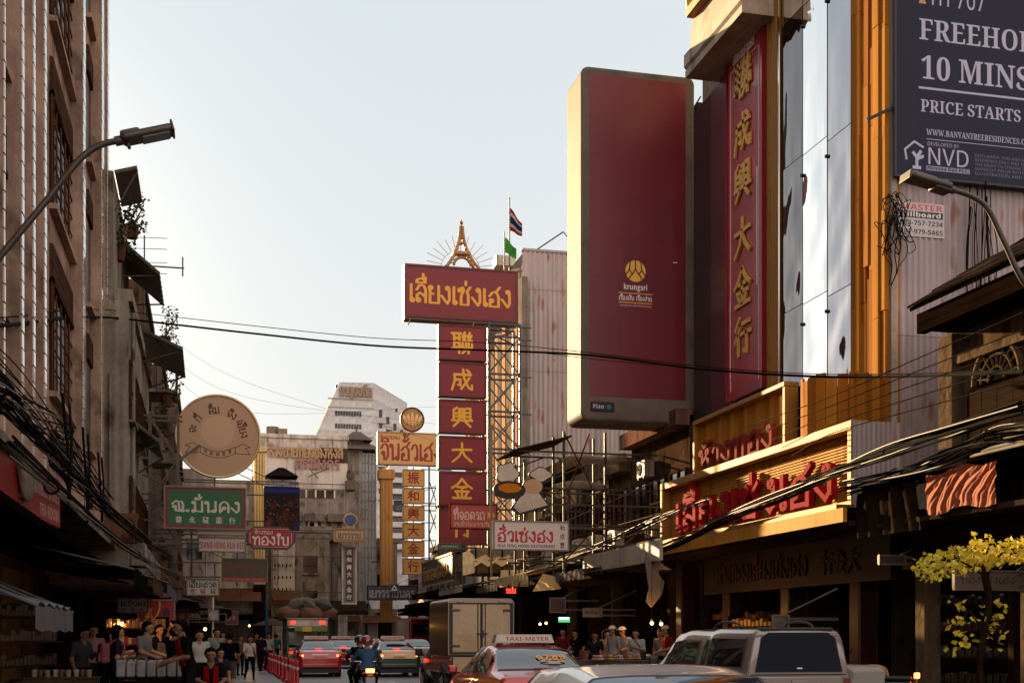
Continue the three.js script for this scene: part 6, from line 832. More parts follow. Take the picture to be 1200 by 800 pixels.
// ---- silver pickup with canopy ----
{
  const t = T('pickup_truck', 'silver pickup truck with canopy and dark tinted rear glass', 'pickup', [0, 0, 0], undefined, false), pm = paint('silver', '#6a6058');
  const st = [[2.62, .52, 1.0, 1.02, .84, .8], [2.6, .5, 1.02, 1.6, .86, .72], [2.45, .46, 1.03, 1.74, .89, .70], [1.2, .42, 1.03, 1.76, .9, .69], [.7, .4, 1.02, 1.72, .9, .67], [-.1, .38, 1.0, 1.74, .9, .66], [-.75, .38, 1.0, 1.68, .9, .64], [-1.45, .4, 1.02, 1.12, .9, .74], [-2.3, .44, .94, .99, .87, .7], [-2.55, .5, .8, .84, .8, .64]], f = loft(st);
  M('body', [skin(f, 0, 9, 0, 12, 60, 36), capAt(f, 0), capAt(f, 9)], pm, t);
  for (const s of [0, 1]) { const ws = (v) => s ? 12 - v : v; for (const [a, b] of [[2.12, 3.3], [3.62, 3.96], [4.3, 5.1], [5.16, 6.3]]) { M('side_window', skin(f, a, b, ws(3.2), ws(3.85), 10, 5, .008), glassCar, t); M('window_trim', [skin(f, a - .05, a, ws(3.15), ws(3.9), 1, 5, .01), skin(f, b, b + .05, ws(3.15), ws(3.9), 1, 5, .01)], chrome, t); } M('roof_rail', tube([[s ? -.62 : .62, 1.74, 1.9], [s ? -.62 : .62, 1.81, 1.75], [s ? -.62 : .62, 1.82, 1.0], [s ? -.62 : .62, 1.74, .8]], .022), trimM, t); }
  const rg = [[-.72, 1.06], [.72, 1.06], [.62, 1.58], [.5, 1.665], [-.5, 1.665], [-.62, 1.58]]; M('rear_glass', extr(rg, .03).translate(0, -1.06, 0).rotateX(-.07).translate(0, 1.06, 2.625), mat('tinted_glass', '#070c16', { roughness: .1, specularIntensity: .12 }), t); M('glass_handle', rbox(-.05, .05, 1.1, 1.13, 2.62, 2.66, .01), chrome, t);
  M('tailgate', rbox(-.74, .74, .6, 1.0, 2.58, 2.645, .03), pm, t); M('gate_handle', rbox(-.14, .14, .86, .94, 2.63, 2.665, .02), mat('handle_silver', '#6a645e', { roughness: .3, metalness: .5 }), t); M('gate_gap', box(-.8, .8, 1.01, 1.03, 2.56, 2.63), trimM, t);
  for (const s of [-1, 1]) { M('tail_lamp', rbox(s * .75, s * .87, .66, .98, 2.5, 2.63, .02), lampOff, t); M('mirror', [rbox(s * .95, s * 1.14, 1.06, 1.26, -1.05, -.93, .05), bar([s * .88, 1.08, -1], [s * 1, 1.12, -1], .03)], trimM, t); for (const z of [1.5, -1.6]) { M('wheel_arch', new THREE.CylinderGeometry(.44, .44, .22, 20).rotateZ(Math.PI / 2).translate(s * .8, .42, z), trimM, t); wheel(t, s * .82, z, .38); } }
  M('bumper', rbox(-.85, .85, .4, .55, 2.55, 2.74, .04), chrome, t); M('rear_spoiler', rbox(-.6, .6, 1.7, 1.745, 2.4, 2.6, .02), trimM, t); M('underbody', box(-.8, .8, .25, .5, -2.4, 2.5), trimM, t); M('plate', box(-.2, .2, .62, .74, 2.646, 2.66), mat('plate_white', '#8f8a84'), t); M('plate_text', planeZ(-.18, .18, .63, .73, 2.664), print('plate_white_print', canvas(128, 40, (g, w, h) => { bgc(g, w, h, '#8f8a84'); latin(g, '2871', 50, 32, 30, 64, '#16140f'); ink(g, 'ตต', 8, 12, 20, 34, '#16140f', .14); })), t);
  t.position.set(8.8, 0, -20.3);
}
// ---- delivery van with box body ----
{
  const t = T('delivery_van', 'small delivery truck with tall cream box doors and dark sides', 'truck', [0, 0, 0], undefined, false), side = paint('van_dark', '#241f1b'), cream = mat('door_cream', '#a98860', { tx: 'dirt', roughness: .38, metalness: .25, clearcoat: .4 });
  const sh = new THREE.Shape(), W = .88, y0 = 1.12, y1 = 2.62, r = .14; sh.moveTo(-W, y0); sh.lineTo(W, y0); sh.lineTo(W, y1 - r); sh.absarc(W - r, y1 - r, r, 0, Math.PI / 2); sh.lineTo(-W + r, y1); sh.absarc(-W + r, y1 - r, r, Math.PI / 2, Math.PI); sh.lineTo(-W, y0);
  M('box_body', extr(sh, 2.9).translate(0, 0, -.6), side, t); M('roof_edge', extr(sh, .05).scale(1.012, 1, 1).translate(0, 0, 2.3), mat('van_edge', '#7d6c58', { roughness: .35, metalness: .4 }), t);
  for (const s of [-1, 1]) { const dr = M('door', rbox(s * .03, s * .78, 1.2, 2.46, 2.352, 2.385, .012), cream, t); for (const y of [1.36, 2.3]) M('hinge', rbox(s * .58, s * .84, y - .03, y + .03, 2.38, 2.41, .015), steel, dr); M('lock_rod', bar([s * .1, 1.2, 2.4], [s * .1, 2.46, 2.4], .014), steel, dr); M('door_seal', [box(s * .78, s * .8, 1.2, 2.46, 2.352, 2.39)], trimM, dr); M('roof_lamp', rbox(s * .48, s * .66, 2.5, 2.56, 2.35, 2.39, .01), lampOff, t); M('tail_lamp', rbox(s * .78, s * .88, .7, 1.02, 2.3, 2.37, .02), lampOff, t); }
  M('door_frame', [box(-.86, .86, 2.465, 2.5, 2.35, 2.395), box(-.86, .86, 1.14, 1.19, 2.35, 2.395), box(-.025, .025, 1.19, 2.465, 2.35, 2.392), box(-.86, -.805, 1.19, 2.465, 2.35, 2.394), box(.805, .86, 1.19, 2.465, 2.35, 2.394)], trimM, t); M('door_handle', [rbox(-.14, .16, 1.66, 1.7, 2.39, 2.43, .01), rbox(-.02, .06, 1.58, 1.78, 2.39, 2.425, .01), rbox(.12, .2, 1.3, 1.36, 2.39, 2.42, .01)], trimM, t);
  M('cargo_bed', rbox(-.86, .86, .62, 1.1, -.6, 2.3, .04), side, t); M('tailgate', rbox(-.76, .76, .64, 1.06, 2.29, 2.345, .02), cream, t); M('gate_handle', rbox(-.12, .12, .94, 1.0, 2.34, 2.365, .02), trimM, t); M('bumper', rbox(-.8, .8, .44, .56, 2.3, 2.48, .03), steel, t);
  const cab = loft([[-.55, .4, 1.0, 1.62, .84, .62], [-.6, .4, 1.0, 1.7, .86, .62], [-1.2, .4, 1.0, 1.68, .87, .6], [-1.85, .42, 1.0, 1.1, .86, .7], [-2.5, .46, .92, .96, .82, .66], [-2.65, .52, .78, .8, .7, .55]]);
  M('cab', [skin(cab, 0, 5, 0, 12, 36, 30), capAt(cab, 0), capAt(cab, 5)], side, t); for (const s of [0, 1]) { const ws = (v) => s ? 12 - v : v; M('side_window', skin(cab, .9, 2.3, ws(3.2), ws(3.85), 8, 4, .008), glassCar, t); const q = s ? -1 : 1; M('mirror', [rbox(q * .92, q * 1.14, 1.04, 1.26, -1.62, -1.5, .05), bar([q * .86, 1.06, -1.56], [q * .98, 1.12, -1.56], .03)], trimM, t); M('lamp', new THREE.SphereGeometry(.05, 8, 6).translate(q * .89, .92, -1.2), lampOn, t); for (const z of [1.4, -1.75]) { M('wheel_arch', new THREE.CylinderGeometry(.42, .42, .2, 20).rotateZ(Math.PI / 2).translate(q * .785, .42, z), trimM, t); wheel(t, q * .8, z, .35); } }
  M('underbody', box(-.75, .75, .25, .62, -2.4, 2.2), trimM, t); t.position.set(7.0, 0, -34.8);
}
// ---- truck piled with sacks ----
{
  const d = 60, x = d * Math.sin(YAW) + (360 - CX) / F * d * Math.cos(YAW), z = -d * Math.cos(YAW) + (360 - CX) / F * d * Math.sin(YAW);
  const t = T('sack_truck', 'open passenger truck with white and green tail board carrying sacks', 'truck', [x, 0, z]), g = paint('truck_green', '#3b4a2e');
  M('bed', rbox(x - .95, x + .95, .55, .75, z - 3.6, z, .03), g, t); for (const s of [-1, 1]) { for (const q of [0, -1.7, -3.5]) M('post', beam([x + s * .92, .7, z + q - .05], [x + s * .92, 2.45, z + q - .05], .08), trimM, t); M('side_board', rbox(x + s * .9, x + s * .95, .75, 1.25, z - 3.5, z, .01), g, t); M('signal_lamp', rbox(x + s * .58, x + s * .82, 2.2, 2.36, z + .01, z + .08, .02), lampOn, t); M('tail_lamp', rbox(x + s * .7, x + s * .86, .8, .95, z, z + .06, .02), lampOn, t); M('tyre', new THREE.CylinderGeometry(.36, .36, .24, 20).rotateZ(Math.PI / 2).translate(x + s * .78, .36, z - .9), tyreM, t); }
  M('roof', rbox(x - 1.0, x + 1.0, 2.42, 2.5, z - 3.7, z + .1, .03), mat('truck_roof', '#8a857d', { tx: 'grime' }), t); M('head_board', rbox(x - .95, x + .95, 2.1, 2.42, z, z + .05, .01), white, t); M('green_board', rbox(x - .6, x + .95, 1.86, 2.09, z - .02, z + .03, .01), mat('board_green', '#5d6b2e', { roughness: .6 }), t); M('number_board', rbox(x - .25, x + .2, 1.85, 2.08, z + .04, z + .06, .01), plateY, t);
  M('cab', rbox(x - .9, x + .9, .6, 2.1, z - 5.2, z - 3.7, .15), g, t); M('bench', [rbox(x - .85, x - .5, 1.1, 1.2, z - 3.4, z - .2, .02), rbox(x + .5, x + .85, 1.1, 1.2, z - 3.4, z - .2, .02)], dark, t);
  const sackM = [mat('sack_grey', '#6b625c', { tx: 'cloth', roughness: .9 }), mat('sack_brown', '#7a5a4a', { tx: 'cloth', roughness: .9 })], labels = ['grey stuffed sack slumped on top of the truck roof load', 'brown stuffed sack in the lower layer on the truck roof'];
  for (const [dx, dy, dz, s, k, rz] of [[-.85, 2.72, -.5, .62, 1, .1], [.2, 2.72, -.5, .66, 1, -.1], [1.0, 2.74, -.7, .5, 1, .1], [-.5, 3.14, -.5, .5, 0, .5], [.15, 3.12, -.5, .55, 0, -.6], [.75, 3.2, -.5, .5, 0, -.3], [-.3, 2.75, -1.6, .7, 1, .2], [.6, 2.75, -1.7, .6, 0, 0]]) { const q = T('sack', labels[k === 1 ? 1 : 0], 'sack', [x + dx, dy - .2, z + dz], 'sacks on the truck roof'), gg = new THREE.SphereGeometry(s, 18, 12), a = gg.attributes.position, sd = R(9); for (let i = 0; i < a.count; i++) { const px = a.getX(i), py = a.getY(i), pz = a.getZ(i), n = 1 + .08 * Math.sin(px * 9 + sd) * Math.cos(pz * 8) + .05 * Math.sin(py * 14 + sd * 2); a.setXYZ(i, px * n * .95, py * .62 * n, pz * .8 * n); } gg.computeVertexNormals(); M('bag', gg.rotateZ(rz).translate(x + dx, dy, z + dz), sackM[k], q); M('tied_neck', new THREE.ConeGeometry(.1, .2, 8).rotateZ(-1.2 + rz).translate(x + dx + s * .98 * Math.cos(rz), dy + s * .98 * Math.sin(rz), z + dz), sackM[k], q); }
}
// ---- city bus far down the street ----
{ const d = 100, px = 497, x = d * Math.sin(YAW) + (px - CX) / F * d * Math.cos(YAW), z = -d * Math.cos(YAW) + (px - CX) / F * d * Math.sin(YAW), t = T('city_bus', 'red bus far down the queue of traffic', 'bus', [x, 0, z]); M('body', rbox(x - 1.2, x + 1.2, .4, 3.0, z - 10, z, .12), paint('bus_red', '#5e1016'), t); M('rear_window', rbox(x - .95, x + .95, 1.7, 2.6, z - .02, z + .03, .05), glassCar, t); for (const s of [-1, 1]) { M('tail_lamp', rbox(x + s * .8, x + s * 1.05, .9, 1.2, z - .02, z + .05, .03), lampOn, t); M('tyre', new THREE.CylinderGeometry(.45, .45, .28, 20).rotateZ(Math.PI / 2).translate(x + s * 1.0, .45, z - 2), tyreM, t); } }
// ================= PEOPLE (one continuous surface each; built facing +z, feet at y = 0, 1.7 m tall) =================
// joint: [x, y, z]; every pose is a full set of joints
const POSES = {
  stand: { hip: .93, lean: 0, armL: [[.2, 1.40, 0], [.255, 1.12, -.02], [.25, .88, .06]], armR: [[-.2, 1.40, 0], [-.255, 1.12, -.02], [-.25, .88, .06]], legL: [[.095, .91, 0], [.105, .49, .02], [.11, .08, -.02]], legR: [[-.095, .91, 0], [-.105, .49, .02], [-.11, .08, -.02]] },
  walk: { hip: .92, lean: .03, armL: [[.2, 1.40, 0], [.25, 1.13, -.1], [.25, .92, .02]], armR: [[-.2, 1.40, 0], [-.25, 1.13, .08], [-.23, .97, .25]], legL: [[.095, .9, 0], [.1, .5, .16], [.1, .1, .2]], legR: [[-.095, .9, 0], [-.1, .49, -.03], [-.1, .13, -.26]] },
  work: { hip: .92, lean: .10, armL: [[.2, 1.38, .04], [.25, 1.13, .1], [.12, 1.06, .34]], armR: [[-.2, 1.38, .04], [-.25, 1.13, .1], [-.1, 1.02, .36]], legL: [[.095, .91, 0], [.11, .49, .02], [.12, .08, -.02]], legR: [[-.095, .91, 0], [-.11, .49, .02], [-.12, .08, -.02]] },
  reach: { hip: .93, lean: .05, armL: [[.2, 1.42, .02], [.34, 1.5, .2], [.42, 1.68, .36]], armR: [[-.2, 1.40, 0], [-.25, 1.13, .05], [-.2, 1.0, .25]], legL: [[.095, .91, 0], [.105, .49, .02], [.11, .08, -.02]], legR: [[-.095, .91, 0], [-.105, .49, .02], [-.11, .08, -.02]] },
  hold: { hip: .93, lean: .02, armL: [[.2, 1.40, 0], [.25, 1.14, .04], [.1, 1.2, .24]], armR: [[-.2, 1.40, 0], [-.255, 1.12, -.02], [-.25, .88, .06]], legL: [[.095, .91, 0], [.105, .49, .02], [.11, .08, -.02]], legR: [[-.095, .91, 0], [-.12, .49, .04], [-.16, .08, .02]] },
  sit: { hip: .52, lean: .06, drop: .41, armL: [[.2, .99, .03], [.26, .74, .08], [.14, .66, .33]], armR: [[-.2, .99, .03], [-.26, .74, .08], [-.12, .66, .33]], legL: [[.1, .5, 0], [.14, .5, .42], [.13, .08, .42]], legR: [[-.1, .5, 0], [-.14, .5, .42], [-.13, .08, .42]] },
  ride: { hip: .80, lean: .12, drop: .13, armL: [[.2, 1.27, .06], [.33, 1.05, .22], [.3, 1.0, .5]], armR: [[-.2, 1.27, .06], [-.33, 1.05, .22], [-.3, 1.0, .5]], legL: [[.12, .78, 0], [.24, .66, .38], [.2, .3, .22]], legR: [[-.12, .78, 0], [-.24, .66, .38], [-.2, .3, .22]] },
};
const smin = (a, b, k) => { const h = Math.max(0, k - Math.abs(a - b)) / k; return Math.min(a, b) - h * h * k * .25; };
function cap(p, b) { // distance to tapered capsule
  const [ax, ay, az] = b.a, dx = b.b[0] - ax, dy = b.b[1] - ay, dz = b.b[2] - az, t = Math.max(0, Math.min(1, ((p[0] - ax) * dx + (p[1] - ay) * dy + (p[2] - az) * dz) / (dx * dx + dy * dy + dz * dz + 1e-9)));
  const qx = p[0] - ax - dx * t, qy = p[1] - ay - dy * t, qz = (p[2] - az - dz * t) * (b.fz ?? 1); return Math.sqrt(qx * qx + qy * qy + qz * qz) - (b.r[0] + (b.r[1] - b.r[0]) * t);
}
function field(bones, N, half, cx, cy, cz) {
  const mc = new MarchingCubes(N, new THREE.MeshBasicMaterial(), false, false, 90000), p = [0, 0, 0]; mc.isolation = 0;
  for (let z = 0; z < N; z++) for (let y = 0; y < N; y++) for (let x = 0; x < N; x++) {
    p[0] = (x - N / 2) / (N / 2) * half + cx; p[1] = (y - N / 2) / (N / 2) * half + cy; p[2] = (z - N / 2) / (N / 2) * half + cz; let d = 9;
    if (Math.abs(p[0]) < .56 && p[2] > -.5 && p[2] < .72) for (const b of bones) { const e = cap(p, b); if (e < d + .1) d = smin(d, e, b.k ?? .05); }
    mc.field[z * N * N + y * N + x] = -d;
  }
  mc.update(); const n = mc.count ?? mc.geometry.drawRange.count, pos = new Float32Array(mc.positionArray.slice(0, n * 3)); for (let i = 0; i < n; i++) { pos[i * 3] = pos[i * 3] * half + cx; pos[i * 3 + 1] = pos[i * 3 + 1] * half + cy; pos[i * 3 + 2] = pos[i * 3 + 2] * half + cz; }
  let g = new THREE.BufferGeometry(); g.setAttribute('position', new THREE.BufferAttribute(pos, 3)); g = mergeVertices(g, .0008); g.computeVertexNormals(); return g.toNonIndexed();
}
const bodyCache = {};
function bodyOf(pose) {
  if (bodyCache[pose]) return bodyCache[pose];
  const P = POSES[pose], dr = P.drop ?? 0, L = P.lean, hy = P.hip, B = [], add = (part, a, b, r0, r1, o = {}) => B.push({ part, a, b, r: [r0, r1], ...o }), C3 = [0, 1.36 - dr, L + .01], nk = [0, 1.47 - dr, L + .02], hd = [0, 1.595 - dr, L + .045];
  add('shirt', [-.07, hy + .03, 0], [.07, hy + .03, 0], .125, .125, { fz: 1.15 }); add('shirt', [0, hy + .08, 0], [0, 1.2 - dr, L * .6], .135, .145, { fz: 1.25 }); add('shirt', [-.085, 1.29 - dr, L * .8], [.085, 1.29 - dr, L * .8], .115, .115, { fz: 1.15 }); add('shirt', [-.155, 1.385 - dr, L], [.155, 1.385 - dr, L], .062, .062); add('skin', C3, nk, .06, .052); add('skin', nk, [0, 1.53 - dr, L + .03], .052, .05);
  for (const [arm, leg] of [[P.armL, P.legL], [P.armR, P.legR]]) {
    const s = Math.sign(leg[0][0]); add('sleeve', arm[0], arm[1], .056, .044); add('forearm', arm[1], arm[2], .042, .03);
    const d = V(...arm[2]).sub(V(...arm[1])).normalize(), h0 = V(...arm[2]), palm = h0.clone().addScaledVector(d, .075); add('hand', h0.toArray(), palm.toArray(), .03, .036, { fz: .8 });
    for (let k = 0; k < 4; k++) { const o = V(0, 0, 1).cross(d).normalize().multiplyScalar((k - 1.5) * .021), a = palm.clone().add(o), b = a.clone().addScaledVector(d, [.06, .07, .066, .05][k]).add(V(0, -.008, .018)); add('hand', a.toArray(), b.toArray(), .0115, .009, { k: .012 }); }
    add('hand', h0.clone().addScaledVector(d, .02).toArray(), h0.clone().addScaledVector(d, .07).add(V(-s * .045, 0, .02)).toArray(), .013, .01, { k: .015 });
    add('thigh', leg[0], leg[1], .092, .062); add('shin', leg[1], leg[2], .06, .042); add('shoe', [leg[2][0], leg[2][1] - .035, leg[2][2] - .03], [leg[2][0] + s * .015, leg[2][1] - .045, leg[2][2] + .16], .042, .034, { k: .03 });
  }
  const body = field(B, 104, .98, 0, .88, .1);
  // head on a finer grid: skull, jaw, nose, ears, brow
  const H = [], ah = (part, a, b, r0, r1, o = {}) => H.push({ part, a, b, r: [r0, r1], k: .03, ...o }), q = (x, y, z) => [hd[0] + x, hd[1] + y, hd[2] + z];
  ah('head', q(0, .035, -.012), q(0, .02, .012), .094, .09); ah('head', q(0, -.03, .025), q(0, -.075, .05), .066, .042); ah('head', q(0, -.01, .09), q(0, -.035, .108), .012, .016, { k: .015 }); for (const s of [-1, 1]) ah('head', q(s * .086, .01, -.005), q(s * .09, -.03, -.005), .016, .012, { k: .01 }); ah('head', q(-.035, .02, .085), q(.035, .02, .085), .014, .014, { k: .02 }); ah('head', q(-.02, -.062, .09), q(.02, -.062, .09), .008, .008, { k: .01 }); ah('head', [0, hd[1] - .1, hd[2] - .02], [0, hd[1] - .17, hd[2] - .04], .05, .052, { k: .04 });
  const head = field(H, 44, .2, hd[0], hd[1] - .02, hd[2]);
  const reg = (g, list) => { const p = g.attributes.position, out = []; for (let i = 0; i < p.count; i++) { const v = [p.getX(i), p.getY(i), p.getZ(i)]; let best = 9, w; for (const b of list) { const e = cap(v, b); if (e < best) { best = e; w = b; } } const t = V(...v).sub(V(...w.a)).dot(V(...w.b).sub(V(...w.a))) / (V(...w.b).distanceToSquared(V(...w.a)) + 1e-9); out.push([w.part, t]); } return out; };
  return bodyCache[pose] = { body, head, rb: reg(body, B), hd, hy, dr, L, P };
}
const skinC = [[.24, .125, .075], [.17, .085, .052], [.28, .16, .10]], clothM = mat('clothing', [1, 1, 1], { roughness: .85, vertexColors: true });
const lin = (h) => { const c = C(h); return [c.r * .8, c.g * .8, c.b * .8]; };
function person(label, pos, rot, pose, o) { // o: shirt, legs, hair, sleeve 0..1 (1 = long), shorts, shoes, skin, extras
  const b = bodyOf(pose), sk = skinC[o.skin ?? 0], sh = lin(o.shirt), tr = lin(o.legs), shoe = lin(o.shoes ?? '#1a1716'), hr = lin(o.hair ?? '#0c0908'), sl = o.sleeve ?? .55, n = b.rb.length, col = new Float32Array(n * 3), t = T('person', label, 'person', pos, o.group, false); t.rotation.y = rot; t.scale.setScalar((o.scale ?? 1) * R(.93, 1.04));
  const p = b.body.attributes.position;
  for (let i = 0; i < n; i++) { const [w, u] = b.rb[i]; let c = w === 'shirt' ? (p.getY(i) < b.hy + .02 && w === 'shirt' ? tr : sh) : w === 'sleeve' ? (u < sl * 1.6 ? sh : sk) : w === 'forearm' ? (sl >= 1 && u < .9 ? sh : sk) : w === 'thigh' ? tr : w === 'shin' ? (o.shorts && u > .12 ? sk : tr) : w === 'shoe' ? shoe : sk; const k = .94 + .12 * hash(i / 3 | 0, 7); col.set(c.map((x) => x * k), i * 3); }
  const bg = b.body.clone(); bg.setAttribute('color', new THREE.BufferAttribute(col, 3));
  const hp = b.head.attributes.position, hc = new Float32Array(hp.count * 3); for (let i = 0; i < hp.count; i++) { const x = hp.getX(i), y = hp.getY(i) - b.hd[1], z = hp.getZ(i) - b.hd[2]; const eye = Math.abs(y - .002) < .011 && Math.abs(Math.abs(x) - .034) < .017 && z > .06, mouth = Math.abs(y + .064) < .007 && Math.abs(x) < .026 && z > .06, brow = Math.abs(y - .024) < .006 && Math.abs(Math.abs(x) - .036) < .022 && z > .06; hc.set(eye || brow ? [.03, .02, .015] : mouth ? [.2, .06, .05] : sk, i * 3); }
  const hg = b.head.clone(); hg.setAttribute('color', new THREE.BufferAttribute(hc, 3));
  M('body', [bg, hg], clothM, t);
  const [hx, hY, hz] = b.hd, hm = mat('hair_' + (o.hair ?? 'black'), o.hair ?? '#060404', { roughness: .95, specularIntensity: .15 });
  if (!o.helmet) { const g = new THREE.SphereGeometry(.119, 20, 14), a = g.attributes.position; for (let i = 0; i < a.count; i++) { const x = a.getX(i), y = a.getY(i), z = a.getZ(i), cut = z > .03 && y < .03 ? .72 : 1, low = y < -.03 ? (o.long ? 1 : .78) : 1, w = 1 + .04 * Math.sin(x * 70) * Math.cos(z * 60); a.setXYZ(i, x * w * low, (y < 0 && z < .03 && o.long ? y * 2.1 : y) * w, (z > 0 ? z * cut * (y < .02 ? .35 : .98) : z) * w * low); } g.computeVertexNormals(); M('hair', g.translate(hx, hY + .032, hz - .014), hm, t); }
  else { M('helmet', new THREE.SphereGeometry(.145, 22, 14, 0, 6.3, 0, 2.0).translate(hx, hY + .03, hz), paint('helmet' + o.helmet, o.helmet), t); M('visor', new THREE.SphereGeometry(.149, 14, 8, .6, 1.94, 1.1, .7).translate(hx, hY + .03, hz), glassCar, t); }
  if (o.cap) { M('cap', [new THREE.SphereGeometry(.118, 16, 8, 0, 6.3, 0, 1.45).translate(hx, hY + .045, hz - .005), new THREE.CylinderGeometry(.1, .1, .012, 16).scale(1, 1, 1.2).translate(hx, hY + .06, hz + .09)], mat('cap' + o.cap, o.cap, { roughness: .8 }), t); }
  const cy = 1.25 - b.dr;
  if (o.pack) { const k = M('backpack', rbox(-.15, .15, cy - .25, cy + .14, b.L - .32, b.L - .13, .07, 4), mat('pack' + o.pack, o.pack, { tx: 'cloth' }), t); M('pocket', rbox(-.11, .11, cy - .22, cy - .04, b.L - .36, b.L - .3, .03), mat('pack' + o.pack), k); M('strap', [-1, 1].map((s) => tube([[s * .09, cy + .1, b.L - .16], [s * .11, cy + .2, b.L - .02], [s * .11, cy + .1, b.L + .13], [s * .13, cy - .15, b.L + .06]], .02)), mat('pack' + o.pack), k); }
  if (o.bag) M('shoulder_bag', [rbox(.16, .26, .85, 1.08, -.1, .14, .03), tube([[.2, 1.06, .02], [.1, 1.3, .13], [-.08, 1.44, .03], [.05, 1.25, -.13], [.2, 1.06, -.04]], .012)], mat('bag' + o.bag, o.bag, { roughness: .6 }), t);
  if (o.apron) M('apron', [slab([-.16, .62, .19], [.16, .62, .19], [.13, 1.3 - b.dr, .16 + b.L], [-.13, 1.3 - b.dr, .16 + b.L], .012)], mat('apron' + o.apron, o.apron, { tx: 'cloth' }), t);
  if (o.vest) M('vest', [-1, 1].map((s) => slab([s * .03, b.hy + .05, .155], [s * .15, b.hy + .05, .1], [s * .13, 1.4 - b.dr, .1 + b.L], [s * .05, 1.4 - b.dr, .12 + b.L], s * .012)), mat('vest' + o.vest, o.vest, { tx: 'cloth' }), t);
  return t;
}
const ground = (px, d, y = 0) => [d * Math.sin(YAW) + (px - CX) / F * d * Math.cos(YAW), y, -d * Math.cos(YAW) + (px - CX) / F * d * Math.sin(YAW)];
const PPL = [ // label, px, distance, floor y, turn, pose, look
  ['man in dark grey tee standing by the market table', 95, 24, .12, .9, 'hold', { shirt: '#39383c', legs: '#1b1a1c', skin: 1 }],
  ['woman in pale pink top behind the man in dark grey', 108, 26, .12, .4, 'stand', { shirt: '#8d6a68', legs: '#23202a', long: 1 }],
  ['person in black bending over goods beside the pink top', 121, 24.5, .12, 1.4, 'work', { shirt: '#171518', legs: '#121113', long: 1 }],
  ['woman in dark floral dress carrying a pink backpack', 134, 23.5, .12, 1.9, 'hold', { shirt: '#242026', legs: '#1a171b', long: 1, pack: '#8d4a50', skin: 2 }],
  ['youth in grey checked shirt leaning over the white bags', 165, 26, .12, 1.2, 'work', { shirt: '#6a625e', legs: '#1d1b1e' }],
  ['man in black tee reaching up to a stall', 201, 27, .12, 2.4, 'reach', { shirt: '#101012', legs: '#15141a', skin: 1 }],
  ['stall man in red vest over black sleeves', 221, 21, .12, -1.3, 'work', { shirt: '#121113', legs: '#191719', vest: '#8e1a1c', skin: 1, sleeve: .6 }],
  ['young man in white tee facing the street', 233, 29, .12, .2, 'stand', { shirt: '#a09a96', legs: '#26242a' }],
  ['seated vendor with red jacket over black top', 246, 22.5, .12, .1, 'sit', { shirt: '#171314', legs: '#121114', vest: '#7a1518', skin: 1 }],
  ['child in dark blue sweater next to the seated vendor', 257, 23.5, .12, .4, 'stand', { shirt: '#23262e', legs: '#16161a', scale: .74 }],
  ['man in grey tee with a shoulder bag in the crowd', 253, 37, .12, .3, 'walk', { shirt: '#7d7876', legs: '#202024', bag: '#18171a' }],
  ['tall man in black tee and shorts seen from behind', 268.5, 34, .12, 3.1, 'walk', { shirt: '#0e0e11', legs: '#4b4238', shorts: 1, scale: 1.06 }],
  ['woman in white tee and black trousers walking towards the camera', 292, 45.5, .12, .3, 'walk', { shirt: '#b5aca4', legs: '#0e0e12', long: 1, hair: '#1c1009', bag: '#5a1c1c', shoes: '#8d8580' }],
  ['person in brown shirt among the far crowd', 281, 52, .12, .5, 'stand', { shirt: '#5a4238', legs: '#1f1c1c' }],
  ['person in dark clothes by the blue post', 305, 57, .12, 2.8, 'walk', { shirt: '#1d1d22', legs: '#15151a' }],
  ['person in white shirt beside the blue post', 314, 60, .12, .3, 'stand', { shirt: '#98928c', legs: '#2a2a30' }],
  ['person in red shirt in the far crowd', 300, 64, .12, .2, 'stand', { shirt: '#6e2020', legs: '#1a181a' }],
  ['person in teal shirt in the far crowd', 323, 68, .12, 3, 'walk', { shirt: '#2a4a4a', legs: '#1a181a' }],
  ['person in grey shirt in the far crowd', 262, 48, .12, -.4, 'stand', { shirt: '#55504e', legs: '#1a181a', long: 1 }],
  ['vendor in black shirt behind the steaming food stall', 182, 31, .12, .7, 'work', { shirt: '#131215', legs: '#131215', apron: '#5a5048' }],
  ['vendor in white cap and white shirt at the market counter', 719, 36, .12, -1.2, 'stand', { shirt: '#8f8983', legs: '#1b1a1c', cap: '#a39a90' }],
  ['woman in white blouse with black bag strap', 746, 35, .12, -.7, 'hold', { shirt: '#a39d98', legs: '#101014', long: 1, bag: '#0e0d0e', skin: 2 }],
  ['vendor in white shirt and hat leaning on the counter', 733, 38, .12, -1.0, 'work', { shirt: '#8a8580', legs: '#17161a', cap: '#b0a59a' }],
  ['woman in grey shirt near the shop shelves', 709, 37.5, .12, .6, 'stand', { shirt: '#6a6666', legs: '#1c1a20', long: 1 }],
  ['man in dark shirt by the market counter', 697, 36.5, .12, -.4, 'stand', { shirt: '#1f1e22', legs: '#17171a', skin: 1 }],
  ['woman in red top choosing from the shelves', 786, 35, .12, -1.5, 'work', { shirt: '#6b1a1c', legs: '#1a1719', cap: '#8a6a58' }],
  ['man in beige shirt beside the woman in red', 775, 36.5, .12, -.9, 'stand', { shirt: '#7d6a58', legs: '#1c1a1c' }],
  ['vendor in red tee under the green lit sign', 660, 44, .12, -.5, 'stand', { shirt: '#6a1e22', legs: '#1a181c' }],
  ['person in black by the motorcycles under the awning', 676, 43, .12, -1.1, 'walk', { shirt: '#131317', legs: '#15151a' }],
];
for (const [l, px, d, y, r, pose, o] of PPL) { const P = ground(px, d); person(l, [P[0], P[0] > .45 && P[0] < 10.8 ? 0 : y, P[2]], r, pose, o); }

